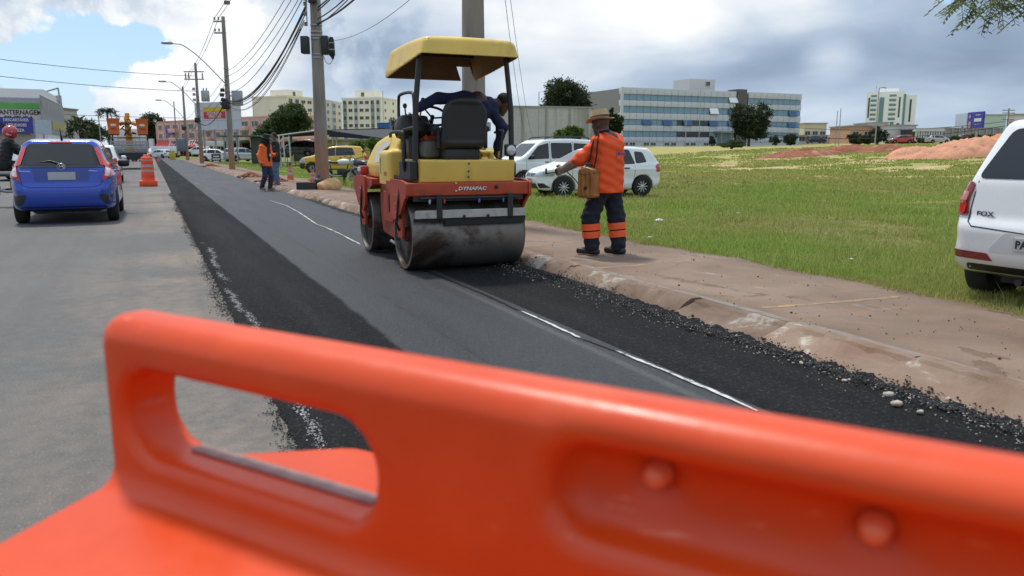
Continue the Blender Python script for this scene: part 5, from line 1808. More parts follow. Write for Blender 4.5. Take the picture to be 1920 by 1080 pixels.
# ---------------------------------------------------------------- white hatchback behind the worker
def spec_gol(vis='LR'):
    prof = rpoly([(-1.80, .28), (-1.93, .42), (-1.93, .66), (-1.90, .95), (-1.62, 1.33), (-1.50, 1.41), (-.9, 1.455), (-.2, 1.45), (.25, 1.385), (1.00, .985), (1.72, .80), (1.93, .66), (1.95, .45), (1.88, .25), (1.7, .20), (-1.4, .20)],
                 [.08, .1, .05, .05, .1, .05, .2, .2, .25, .25, .2, .12, .1, .08, .1, .1])
    return dict(prof=prof, W=1.656, wr=.295, wx=(1.19, -1.275), belt=.93, tum=.30, pf=.30, pr=.14, crease=.014, cz=.80, vis=vis,
                windows=[[(-1.40, 1.02), (-1.08, .975), (-1.05, 1.30), (-1.28, 1.27)], [(-1.02, .97), (-.10, .945), (-.12, 1.36), (-.85, 1.345)], [(-.04, .94), (.82, .93), (.28, 1.30), (-.04, 1.355)]],
                seams=[[(-.08, .30), (-.08, 1.38)], [(.95, .34), (.93, .95)], [(-1.0, .5), (-1.02, .95)]], handles=[(-.75, .83), (.05, .81)], mirror=(.68, .97), bodyhandle=False,
                screen=[(-.60, 1.01), (.60, 1.01), (.52, 1.35), (-.52, 1.35)], rear=[(-.55, 1.0), (.55, 1.0), (.48, 1.32), (-.48, 1.32)],
                side_lights=[[(-1.90, .93), (-1.70, .90), (-1.73, .72), (-1.91, .72)]],
                side_heads=[[(1.40, .74), (1.78, .73), (1.84, .62), (1.50, .61)]],
                front=[('headlight', [(.36, .60), (.68, .62), (.66, .745), (.50, .74), (.36, .70)], m_headl, .012, True),
                       ('grille', [(-.35, .60), (.35, .60), (.35, .69), (-.35, .69)], m_trim, .010, False),
                       ('lower_grille', [(-.52, .27), (.52, .27), (.46, .41), (-.46, .41)], m_trim, .008, False),
                       ('fog_lamp_recess', [(.56, .28), (.72, .29), (.64, .42), (.53, .41)], m_trim, .008, True),
                       ('number_plate', [(-.20, .43), (.20, .43), (.20, .55), (-.20, .55)], m_plate, .018, False)],
                back=[('tail_light', [(.48, .74), (.74, .74), (.72, .95), (.50, .93)], m_red_l, .014, True), ('number_plate', [(-.20, .56), (.20, .56), (.20, .68), (-.20, .68)], m_plate, .014, False)])


def white_gol():
    # heading: nose to the left and towards the camera
    hd = -107.0
    a = R(hd)
    fwd = Vector((math.sin(a), math.cos(a), 0))
    fw = at(1042, 22.4, -.05)
    c = fw - fwd * 1.19 + Vector((0, .8, 0))
    root, sk = build_car('parked_car', 'white hatchback parked on grass behind the straw-hatted worker', spec_gol('LR'), P_white, (c.x, c.y, float(lot_z(c.x, c.y)) + .0), hd, h=.03)
    h0, _, _ = sk.hit(0, .645, 'F')
    em = MB(); ring = [Vector((h0.x + .02, .055 * math.cos(t), .648 + .055 * math.sin(t))) for t in np.linspace(0, 2 * math.pi, 21)]
    em.tube(ring, .008, 6, caps=False)
    em.tube([(h0.x + .02, .036, .685), (h0.x + .02, .013, .61), (h0.x + .02, 0, .65), (h0.x + .02, -.013, .61), (h0.x + .02, -.036, .685)], .006, 6)
    em.build('emblem', m_chrome, root, 60)
    for zz in (.625, .665): sk.strip('grille_bar', [(-.34, zz), (.34, zz)], 'F', m_chrome, root, .010, .016)
    h1, _, _ = sk.hit(0, .49, 'F'); plate_text(root, 'PAA 4', h1.x + .021, 0, .49, .085, False)


def spec_van():
    prof = rpoly([(-1.98, .30), (-2.05, .48), (-2.05, .70), (-2.02, 1.10), (-1.90, 1.70), (-1.75, 1.80), (-.6, 1.845), (.35, 1.80), (.62, 1.68), (1.28, 1.15), (1.85, .98), (2.03, .78), (2.05, .45), (1.95, .26), (1.7, .22), (-1.6, .22)],
                 [.08, .1, .05, .1, .1, .12, .3, .25, .15, .25, .15, .15, .1, .1, .1, .1])
    return dict(prof=prof, W=1.72, wr=.32, wx=(1.28, -1.30), belt=1.05, tum=.17, pf=.26, pr=.08, crease=.01, cz=.92, vis='LR',
                windows=[[(.22, 1.12), (1.12, 1.09), (.62, 1.55), (.22, 1.66)], [(-.80, 1.14), (.08, 1.12), (.08, 1.66), (-.80, 1.66)], [(-1.75, 1.16), (-.92, 1.14), (-.92, 1.66), (-1.68, 1.62)]],
                seams=[[(.15, .34), (.15, 1.72)], [(1.18, .42), (1.18, 1.08)], [(-.86, .4), (-.86, 1.72)]], handles=[(.30, .98), (-.05, .98)], mirror=(.98, 1.16), mirror_m=m_trim,
                mould=[[(.20, .60), (1.05, .60), (1.05, .68), (.20, .68)], [(-.8, .60), (.08, .60), (.08, .68), (-.8, .68)]],
                screen=[(-.64, 1.18), (.64, 1.18), (.56, 1.66), (-.56, 1.66)], rear=[(-.6, 1.15), (.6, 1.15), (.56, 1.62), (-.56, 1.62)],
                front=[('headlight', [(.45, .72), (.74, .74), (.70, .95), (.52, .90)], m_headl, .012, True), ('grille', [(-.40, .70), (.40, .70), (.40, .80), (-.40, .80)], m_trim, .01, False)],
                back=[('tail_light', [(.66, .75), (.80, .75), (.78, 1.15), (.68, 1.15)], m_red_l, .014, True)])


def white_van():
    hd = -118.0
    fw = at(955, 28.5, -.05)
    a = R(hd); fwd = Vector((math.sin(a), math.cos(a), 0))
    c = fw - fwd * 1.28 + Vector((0.15, 1.0, 0))
    root, sk = build_car('parked_van', 'tall white passenger van with black roof rails behind the roller', spec_van(), P_white, (c.x, c.y, float(lot_z(c.x, c.y))), hd, h=.035)
    for sy in (1, -1):
        tb('roof_rail', curve_pts([(.30, sy * .60, 1.80), (.15, sy * .60, 1.88), (-.6, sy * .60, 1.92), (-1.5, sy * .59, 1.90), (-1.7, sy * .58, 1.80)], 5), .022, m_trim, root)


def yellow_car():
    sp = spec_fox('LR')
    sp['front'] = [('headlight', [(.42, .66), (.72, .68), (.68, .82), (.46, .80)], m_headl, .012, True), ('bumper_guard', [(-.74, .26), (.74, .26), (.70, .58), (-.70, .58)], m_trim, .012, False)]
    sp['side_heads'] = [[(1.45, .84), (1.80, .80), (1.84, .66), (1.55, .68)]]
    sp['side_lights'] = [[(-1.82, 1.0), (-1.66, 1.0), (-1.70, .76), (-1.84, .76)]]
    sp['mould'] = [[(-.9, .46), (.9, .46), (.9, .50), (-.9, .50)], [(1.56, .28), (1.86, .30), (1.86, .55), (1.60, .55)]]
    c = at(628, 45.0, .1)
    root, sk = build_car('parked_car', 'yellow hatchback with black bumper parked behind the concrete pole', sp, P_yellow, (c.x, c.y, .05), -101, h=.045, glass=m_tglass)
    for x in (.05, -.85):
        for sy in (1, -1): bx('roof_rack_foot', (x, sy * .50, 1.555), (.08, .06, .07), m_trim, root, .01)
        tb('roof_bar', [(x, .52, 1.59), (x, -.52, 1.59)], .016, m_trim, root)


blue_hatch()
white_fox()
white_gol()
white_van()
yellow_car()
# white car queued ahead of the blue one
c = uv(35.2 + 1.9, -1.98, 0)
sp = spec_fox('R'); sp['back'] = [('tail_light', [(.58, .78), (.78, .80), (.70, 1.02), (.60, 1.0)], m_red_l, .016, True), ('number_plate', [(-.2, .5), (.2, .5), (.2, .6), (-.2, .6)], m_plate, .014, False)]
sp['rear'] = [(-.60, 1.04), (.60, 1.04), (.50, 1.43), (-.50, 1.43)]; sp['mirror'] = (.70, 1.03)
build_car('queued_car', 'white hatchback queued between the blue hatchback and the bucket truck', sp, P_white, c, HEAD, h=.05, glass=m_tglass)
# small far cars
def far_car(px, py, dist, hd, spf, pm, label, z=None, group='cars parked in the distance', h=.07):
    z = z if z is not None else zat(py, dist)
    c = at(px, dist, z)
    s = spf('LR')
    build_car('parked_car', label, s, pm, c, hd, group, h=h, fine=False, wheel_spokes=6)


far_car(408, 303, 92, 80, spec_gol, P_white, 'white hatchback parked sideways before the red shop sign')
far_car(455, 303, 84, 35, spec_gol, P_silver, 'silver hatchback with rear turned, parked beside the green awning')
far_car(300, 297, 130, -70, spec_gol, P_white, 'white car crossing at the far end of the road')
far_car(373, 292, 125, -80, spec_gol, P_white, 'white car in front of the dark shop entrance')
far_car(560, 294, 74, -80, spec_gol, P_dark, 'dark blue car parked under the long carport')
far_car(585, 284, 98, 95, spec_gol, P_redc, 'red car deep under the carport roof')
far_car(1530, 269, 150, 80, spec_gol, P_dark, 'dark car passing on the road beyond the lot')
far_car(1688, 269, 140, -85, spec_gol, P_redc, 'red car passing behind the low orange heap')
far_car(1757, 269, 135, 85, spec_gol, P_silver, 'pale silver car passing between the two orange heaps')
far_car(1805, 266, 150, -85, spec_gol, P_redc, 'red car roof showing behind the largest orange heap')
far_car(28, 322, 36, -10, spec_fox, P_white, 'white car standing behind the helmeted motorcyclist', z=0.0)
# ================================================================== poles, cables, cones, truck, motorcycles
m_conc = mat('pole_concrete', (0.235, 0.20, 0.165), .9, var=.2, scale=3, bump=.4, bscale=30, c2=(0.15, 0.125, 0.105), thr=(.52, .7))
m_concred = mat('pole_stained', (0.26, 0.125, 0.070), .9, var=.3, scale=4, bump=.4, bscale=30, c2=(0.20, 0.15, 0.115), thr=(.5, .62))
m_galv = mat('galvanised', (0.34, 0.35, 0.36), .5, metal=.5, var=.15)
m_wire = mat('cable_black', (0.012, 0.012, 0.013), .6)
m_porc = mat('porcelain', (0.18, 0.15, 0.13), .35)


def m_polef(T, b, tc, x, y, z):
    n1 = T.noise(stretch(T, tc, 4, 4, .5), 1.0, 6, .6); n2 = T.noise(tc, 9, 6, .65); n3 = T.noise(tc, 60, 4, .7)
    c = T.ramp(n1, [(.3, (.165, .142, .118)), (.5, (.25, .222, .19)), (.7, (.33, .305, .27))])
    st = T.smooth(T.math('ADD', z, T.math('MULTIPLY', T.math('SUBTRACT', n1, .5), 2.2)), 2.3, 0.7)
    c = T.mix(T.math('MULTIPLY', st, T.smooth(n2, .30, .60, .55, .95)), c, (.30, .135, .07))
    T.l(c, b.inputs['Base Color']); b.inputs['Roughness'].default_value = .9
    bumpn(T, b, T.math('ADD', n3, n2), .5, .01)


adv('pole_surface', m_polef)


def pole(p, H, r0, r1, label, stain=2.6, tilt=(0, 0)):
    root = thing('utility_pole', label, 'utility pole', p, 0, 'concrete utility poles along the pavement')
    # slightly rounded rectangular section with a shallow web
    def ring(z, r):
        pts = []
        for k in range(16):
            t = 2 * math.pi * k / 16
            pts.append((r * math.cos(t) + tilt[0] * z, r * .86 * math.sin(t) + tilt[1] * z, z))
        return pts
    zs = [-.3, .02, .4, stain * .5, stain, H * .5, H * .75, H]
    mb = MB()
    vs = []
    for z in zs: vs += ring(z, r0 + (r1 - r0) * max(z, 0) / H)
    fs, mi = [], []
    for i in range(len(zs) - 1):
        for k in range(16):
            mb_f = [i * 16 + k, i * 16 + (k + 1) % 16, (i + 1) * 16 + (k + 1) % 16, (i + 1) * 16 + k]
            fs.append(mb_f); mi.append(1 if zs[i + 1] <= stain + .01 else 0)
    fs.append([(len(zs) - 1) * 16 + k for k in range(16)]); mi.append(0)
    o = len(mb.v); mb.v += vs; mb.f += fs; mb.m += mi
    mb.m = [0] * len(mb.f)
    mb.build('shaft', MATS['pole_surface'], root, 50)
    return root


PV = 4.93
PU = [12.35, 25.4, 54.7, 82.0, 112.0]
P2 = pole(uv(PU[0], PV, .1), 10.0, .215, .115, 'thick concrete pole rising behind the roller canopy', 2.0)
P1 = pole(uv(PU[1], PV, .1), 10.2, .225, .12, 'stained concrete pole hung with black boxes beside the men talking', 2.7)
P3 = pole(uv(PU[2], PV - .15, .1), 9.6, .20, .11, 'concrete pole with curved lamp arm and grey cabinet before the pink building', 2.2)
P4 = pole(uv(PU[3], PV - .5, .1), 9.4, .20, .11, 'concrete pole carrying a transformer near the red shop sign', 1.6)
P5 = pole(uv(PU[4], PV - .6, .1), 9.4, .20, .11, 'slim dark concrete pole beyond the transformer pole', 1.2)


def straps(root, zs, r):
    for z in zs: MB().lathe([(r + .008, z - .02), (r + .012, z), (r + .008, z + .02)], 16, (0, 0, 0)).build('steel_band', m_galv, root, 60)


# ---- pole beside the men: boxes, splice closure, insulator rack
straps(P1, [4.62, 4.7, 4.82, 5.02, 4.15, 4.05], .175)
c = P1
bx('junction_box', (-.34, -.10, 4.42), (.24, .30, .52), m_black, c, .03)
bx('junction_box', (.27, -.05, 4.42), (.20, .26, .56), m_black, c, .03)
sc = tb('splice_closure', [(.50, -.10, 4.00), (.49, -.10, 4.08), (.48, -.10, 4.12), (.47, -.10, 4.58), (.47, -.10, 4.66)], [.03, .06, .095, .085, .05], m_rubber, c, 14)
for z in (4.28, 4.48): MB().lathe([(.10, z - .015), (.103, z), (.10, z + .015)], 14, (.477, -.10, 0)).build('clamp', m_galv, sc)
tb('loop_cable', curve_pts([(.20, -.1, 4.12), (.28, -.12, 3.92), (.40, -.12, 3.86), (.50, -.10, 4.0)], 5), .014, mat('cream_cable', (.5, .42, .28), .7), c)
rk = tb('insulator_rack', [(-.26, -.08, 5.0), (-.26, -.08, 6.2)], .02, m_galv, c)
for z in (5.05, 5.35, 5.65, 5.95):
    MB().lathe([(.03, -.06), (.06, -.05), (.045, -.015), (.06, .02), (.05, .05), (.02, .06)], 12, (-.30, -.08, z)).build('spool_insulator', m_porc, c, 50)
bx('terminal_box', (-.02, -.24, 5.75), (.26, .14, .24), m_black, c, .03)
# ---- lamp pole
straps(P3, [4.1, 4.6, 5.0, 5.4, 5.7, 6.0, 6.4], .16)
bx('meter_cabinet', (.62, -.05, 4.55), (.62, .36, .95), m_galv, P3, .03)
bx('cabinet_arm', (.25, 0, 4.7), (.3, .08, .08), m_galv, P3)
for k, z in enumerate((4.45, 4.75, 5.05, 4.2)): bx('terminal_box', (-.28 - .05 * (k % 2), -.12, z), (.24, .2, .22), m_black, P3, .03)
bx('cross_arm', (-.25, 0, 9.3), (.75, .09, .10), m_galv, P3); bx('cross_arm', (-.25, 0, 8.6), (.75, .09, .10), m_galv, P3)
for z in (9.38, 8.68):
    for x in (-.55, -.3): MB().lathe([(.02, 0), (.06, .03), (.05, .10), (.065, .13), (.03, .2), (0, .21)], 10, (x, 0, z)).build('pin_insulator', m_porc, P3, 50)
# lamp arms (local x is across, so give the arm a direction over the road)
def lamp_arm(root, z0, reach, rise, dirv):
    d = Vector(dirv).normalized()
    pts = curve_pts([Vector((0, 0, z0)), d * reach * .45 + Vector((0, 0, z0 + rise * .62)), d * reach * .78 + Vector((0, 0, z0 + rise * .95)), d * reach + Vector((0, 0, z0 + rise))], 6)
    a = tb('lamp_arm', pts, .035, m_galv, root)
    e = d * reach + Vector((0, 0, z0 + rise))
    def lampf(x, y, z):
        X, Y, Z = x - e.x - d.x * .28, y - e.y - d.y * .28, z - e.z
        t = X * d.x + Y * d.y; s = -X * d.y + Y * d.x
        return smax(ell_sdf(t, s, Z, (0, 0, 0), (.36, .16, .13)), -Z - .07, .03)
    sdf_obj('lamp_head', lampf, (e.x + d.x * .28 - .5, e.y + d.y * .28 - .5, e.z - .25), (e.x + d.x * .28 + .5, e.y + d.y * .28 + .5, e.z + .25), .04, m_galv, root)
    return a


dl = (-VH + UH * .02)
lamp_arm(P3, 5.35, 3.1, 2.45, dl)
lamp_arm(P4, 5.3, 2.7, 2.3, dl)
lamp_arm(P5, 5.3, 2.7, 2.3, dl)
# ---- transformer pole
tr = MB().lathe([(.0, -.5), (.36, -.5), (.38, -.45), (.38, .45), (.34, .5), (0, .54)], 20, (.75, 0, 6.35)).build('transformer', m_galv, P4, 40)
for k in (-.15, .15): MB().lathe([(.05, 0), (.07, .05), (.05, .10), (.07, .15), (.03, .26)], 10, (.75 + k, 0, 6.87)).build('bushing', m_porc, tr, 50)
for z in (8.6, 7.9): bx('cross_arm', (-.2, 0, z), (1.9, .1, .11), m_galv, P4)
for x in (-1.0, -.7, .6): MB().lathe([(.05, -.35), (.07, -.2), (.05, -.1), (.07, 0), (.04, .2), (0, .2)], 10, (x, 0, 8.3)).build('fuse_cutout', m_porc, P4, 50)
for z in (6.0, 6.5, 7.0): bx('insulator_bracket', (-.32, 0, z), (.25, .08, .25), m_galv, P4)
bx('meter_cabinet', (-.55, -.2, 1.95), (1.0, .5, 1.6), mat('cabinet_blue', (0.13, 0.17, 0.21), .6), P5, .05)
for q in (P3, P4, P5):
    bx('cable_bundle_clamp', (-.1, -.15, 4.1), (.5, .35, .5), m_wire, q, .1)


# ---- cables
def cable(a, b, sag, r, label, n=14, group='overhead cables between the poles'):
    a, b = Vector(a), Vector(b)
    pts = []
    for i in range(n + 1):
        t = i / n
        p = a.lerp(b, t); p.z -= sag * 4 * t * (1 - t)
        pts.append(p)
    o = MB().tube(pts, r, 5).build('overhead_cable', m_wire, None, 80)
    return tag(o, label, 'cable', group)


ORD10 = ['thickest of the bundle', 'second thickest of the bundle', 'fifth highest', 'fourth lowest of the bundle', 'third lowest, deepest sag', 'next above the thickest', 'third from the top', 'second from the top', 'topmost of the sagging set', 'lowest and thinnest']
ORD6 = ['second highest', 'third highest', 'middle one', 'lowest thin one', 'thick low one', 'highest and thinnest']
ORD5 = ['lowest but one, thickest', 'lowest', 'middle one', 'second highest', 'highest and thinnest']


def pp(i, dx, dy, z):
    base = [P2, P1, P3, P4, P5][i].location
    return Vector((base.x + dx, base.y + dy, base.z + z))


for k, (dz1, dz2, r, sg) in enumerate(((5.55, 4.55, .035, 1.15), (5.45, 4.50, .026, 1.0), (5.30, 4.45, .018, 1.25), (5.15, 4.40, .016, 1.0), (5.05, 4.30, .014, 1.35), (5.75, 4.9, .014, .75), (5.9, 5.4, .012, .6), (6.2, 5.9, .012, .6), (6.5, 6.2, .012, .55), (4.9, 4.2, .011, 1.2))):
    cable(pp(1, -.28 - .02 * k, -.1, dz1), pp(2, -.12, 0, dz2), sg, r, 'black telecom cable leaving the boxed pole for the lamp pole, %s' % ORD10[k])
for k, (dz1, dz2, r, sg) in enumerate(((6.4, 5.55, .022, .35), (6.3, 5.45, .02, .3), (6.1, 5.2, .018, .45), (5.8, 5.0, .014, .3), (5.6, 5.05, .026, .4), (6.7, 5.9, .012, .3))):
    cable(pp(0, -.1 + .03 * k, 0, dz1 + .2), pp(1, .1 - .02 * k, -.05, dz2), sg, r, 'black cable from the boxed pole to the pole behind the roller, %s' % ORD6[k])
for k, (dz1, dz2, r, sg) in enumerate(((4.5, 4.0, .03, .9), (4.4, 3.9, .022, .8), (4.9, 4.5, .016, .6), (5.4, 5.0, .014, .5), (5.9, 5.6, .012, .4))):
    cable(pp(2, -.15, 0, dz1), pp(3, -.1, 0, dz2), sg, r, 'black cable drooping from the lamp pole to the transformer pole, %s' % ORD5[k])
for k, (dz1, dz2, r, sg) in enumerate(((4.0, 4.0, .028, .7), (4.6, 4.6, .016, .5), (5.4, 5.4, .014, .4))):
    cable(pp(3, -.1, 0, dz1), pp(4, -.1, 0, dz2), sg, r, 'black cable between the transformer pole and the slim pole, %s' % ('lowest and thick', 'middle one', 'highest and thin')[k])
for x in (-.55, -.30):
    for (i, j, z1, z2) in ((1, 2, 9.9, 9.5), (2, 3, 9.5, 8.75), (3, 4, 8.75, 8.9)):
        cable(pp(i, x, 0, z1), pp(j, x, 0, z2), .4, .016, 'thin bare high voltage wire, %s, %s' % ('road side' if x < -.4 else 'pole side', {1: 'boxed pole to lamp pole', 2: 'lamp pole to transformer pole', 3: 'transformer pole to slim pole'}[i]))
for t in (.28, .52, .76):
    for seg in ((1, 2, 9.9, 9.5),):
        a, b = pp(seg[0], -.42, 0, seg[2]), pp(seg[1], -.42, 0, seg[3])
        p = a.lerp(b, t); p.z -= .4 * 4 * t * (1 - t)
        o = bx('wire_spacer', (0, 0, 0), (.34, .06, .22), m_porc, None, .02); o.location = p
        tag(o, 'small spacer on the high voltage wires, %s' % {.28: 'first past the boxed pole', .52: 'halfway to the lamp pole', .76: 'last before the lamp pole'}[t], 'spacer', 'wire spacers')
# service drops across the road
left_a = uv(46, -16, 7.2)
cable(pp(3, 0, 0, 8.2), uv(50, -24, 8.6), .8, .022, 'single cable crossing above the road to the left, highest one')
cable(pp(3, 0, 0, 6.8), uv(44, -22, 6.9), .7, .022, 'single cable crossing above the blue hatchback to the left, middle one')
cable(pp(4, 0, 0, 5.4), uv(60, -40, 5.6), .5, .028, 'twin cables crossing over the bucket truck, upper')
cable(pp(4, 0, 0, 4.9), uv(60, -40, 4.9), .5, .028, 'twin cables crossing over the bucket truck, lower')
cable(pp(1, -.2, 0, 5.72), uv(14, -9, 8.2), .35, .012, 'thin dark cable from boxed pole rack high over the road')
cable(pp(1, -.2, 0, 5.78), uv(16, -12, 9.4), .4, .010, 'thinner cable beside the one high over the road')
cable(pp(1, .45, -.1, 4.55), pp(0, -.1, 0, 4.45), .35, .006, 'thin single wire from the splice closure to the roller pole')
for k in range(2):
    e = at(1003 - 8 * k, 60, 1.8)
    cable(pp(0, .12, 0, 7.4 - .4 * k), e, 1.2 + .5 * k, .008, 'slack thin wire dropping from the roller pole to the grey wall, %s' % ('upper', 'lower')[k])
# far lot cables
cable(at(1440, 130, zat(235, 130)), at(1885, 120, zat(228, 120)), 1.0, .04, 'far cable over the lot beside the white tower, upper')
cable(at(1440, 130, zat(252, 130)), at(1885, 120, zat(236, 120)), 1.2, .05, 'far cable over the lot beside the white tower, lower')
for k, (px, d, top, base, r, lab) in enumerate(((1640, 105, 165, 275, .09, 'slim grey lamp post standing in front of the white tower'), (1572, 140, 203, 272, .10, 'thin grey post to the right of the office building'), (1566, 150, 208, 272, .10, 'thin grey post paired beside the office building'),
                                              (1884, 118, 203, 278, .13, 'far wooden cable pole with cross arms beside the blue billboard'), (966, 0, 0, 0, 0, ''), (1310, 95, 168, 272, .05, 'thin mast in front of the office building facade'), (1285, 95, 217, 272, .06, 'short grey mast in front of the office building'), (1010, 60, 172, 262, .04, 'slender antenna mast above the grey wall'),
                                              (478, 130, 192, 262, .07, 'tall thin lamp post behind the pink building'), (720, 240, 170, 262, .1, 'thin mast beside the cream apartment block'),
                                              (192, 80, 205, 300, .07, 'thin street lamp post left of the bucket truck'), (333, 128, 190, 290, .12, 'dark slim pole in front of the pink building left end'))):
    if not d: continue
    p = at(px, d, zat(base, d)); ht = zat(top, d) - p.z
    root = thing('street_post', lab, 'post', p)
    tb('shaft', [(0, 0, -.2), (0, 0, ht)], [r, r * .7], m_galv if k not in (3, 11) else m_conc, root, 8)
    if k == 3:
        for z in (.72, .88, .95): bx('cross_arm', (0, 0, ht * z), (1.8, .12, .12), m_conc, root)
        bx('pole_transformer', (.6, 0, ht * .55), (.8, .6, 1.0), m_galv, root, .1)
    if k in (0, 8, 10):
        tb('lamp_head', [(0, 0, ht), (.5, 0, ht + .1), (.9, 0, ht)], [.05, .08, .1], m_galv, root)


# ---- tall orange channelling drum
m_cone = mat('cone_orange', (0.78, 0.075, 0.018), .45, var=.1, scale=6)
m_coned = mat('dirty_cone_orange', (0.50, 0.13, 0.06), .7, var=.25, scale=9)
m_reflw = mat('reflective_white', (0.36, 0.33, 0.30), .5, var=.15)


def drum(px, py, label):
    d = pix_dir(px, py); t = -CAMH / d.z
    root = thing('channelling_drum', label, 'traffic drum', (d.x * t, d.y * t, 0), ROADROT)
    def cap(x, y, z):
        r = .245 - .045 * np.clip(z / 1.1, 0, 1)
        q = np.sqrt(x * x + y * y) - r
        ribs = .008 * np.sin(z * 26)
        b = smax(q + ribs * .6, z - 1.08, .04)
        hd = rbox_sdf(x, y, z, (0, 0, 1.10), (.24, .10, .13), .03)
        return np.maximum(smin(b, hd, .03), .06 - z)
    sdf_obj('drum_body', cap, (-.3, -.3, .03), (.3, .3, 1.22), .025, m_cone, root)
    bx('base_block', (0, 0, .11), (.62, .62, .22), m_cone, root, .04)
    for z in (.58, .76, .94): MB().lathe([(.2475 - .041 * (z - .045), z - .045), (.2475 - .041 * z, z), (.2475 - .041 * (z + .045), z + .045)], 28, (0, 0, 0)).build('reflective_ring', m_reflw, root, 80)


drum(279, 349, 'orange striped channelling drum with square base beside the fresh asphalt')


def cone(px, py, z, label, hgt=.72, m=None):
    d = pix_dir(px, py); t = (z - CAMH) / d.z
    root = thing('traffic_cone', label, 'traffic cone', (d.x * t, d.y * t, z), random.uniform(0, 1), 'small dirty traffic cones on the grass')
    k = hgt / .72
    MB().lathe([(.14 * k, .03), (.135 * k, .05), (.035 * k, hgt), (.02 * k, hgt + .01), (0, hgt + .01)], 20).build('cone_body', m or m_coned, root, 40)
    bx('cone_base', (0, 0, .018), (.36 * k, .36 * k, .036), m or m_coned, root, .01)
    for a, b in ((.30, .44), (.56, .64)):
        MB().lathe([((.138 - .105 * a) * k + .004, hgt * a), ((.138 - .105 * b) * k + .004, hgt * b)], 20).build('white_ring', m_reflw, root, 60)
    MB().lathe([((.138 - .105 * .82) * k + .004, hgt * .82), (.038 * k, hgt * 1.0), (.02 * k, hgt + .02), (0, hgt + .02)], 14).build('dark_tip', m_black, root, 60)


cone(545, 338, .10, 'dirty traffic cone with dark tip on grass behind the men', .74)
cone(587, 346, .10, 'dirty traffic cone half hidden behind the concrete pole', .66)
cone(297, 303, 0, 'bright orange cone on the road before the far white car', .75, m_cone)

# crate, canister and sack at the foot of the pole
p = uv(25.0, 4.35, .12)
root = thing('crate', 'open black plastic crate on the pavement by the concrete pole', 'crate', p, R(10))
for sx in (-1, 1): bx('side_panel', (sx * .28, 0, .11), (.03, .40, .22), m_black, root, .006)
for sy in (-1, 1): bx('end_panel', (0, sy * .2, .11), (.53, .03, .22), m_black, root, .006)
bx('floor', (0, 0, .02), (.52, .36, .03), m_black, root)
o = sdf_obj('canister', lambda x, y, z: smin(rbox_sdf(x, y, z, (0, 0, .17), (.26, .2, .32), .07), cone_sdf(x, y, z, (0, 0, .3), (0, 0, .42), .05, .04), .03), (-.2, -.16, -.02), (.2, .16, .5), .02, mat('canister_grey', (.03, .035, .045), .5))
o.location = uv(25.1, 4.75, .12); tag(o, 'dark rounded canister between black crate and sack', 'canister')
def sack(x, y, z): return np.maximum(smin(ell_sdf(x, y, z, (0, 0, .08), (.38, .27, .20)), ell_sdf(x, y, z, (.12, .05, .2), (.22, .17, .16)), .1) + .012 * np.sin(x * 25 + z * 18) * np.sin(y * 21), -z)
o = sdf_obj('sack', sack, (-.5, -.4, -.02), (.5, .4, .42), .025, mat('sack_tan', (.52, .31, .14), .9, var=.2, scale=10, bump=.4))
o.location = uv(24.75, 4.98, .115); tag(o, 'tan sack slumped against the foot of the concrete pole', 'sack')


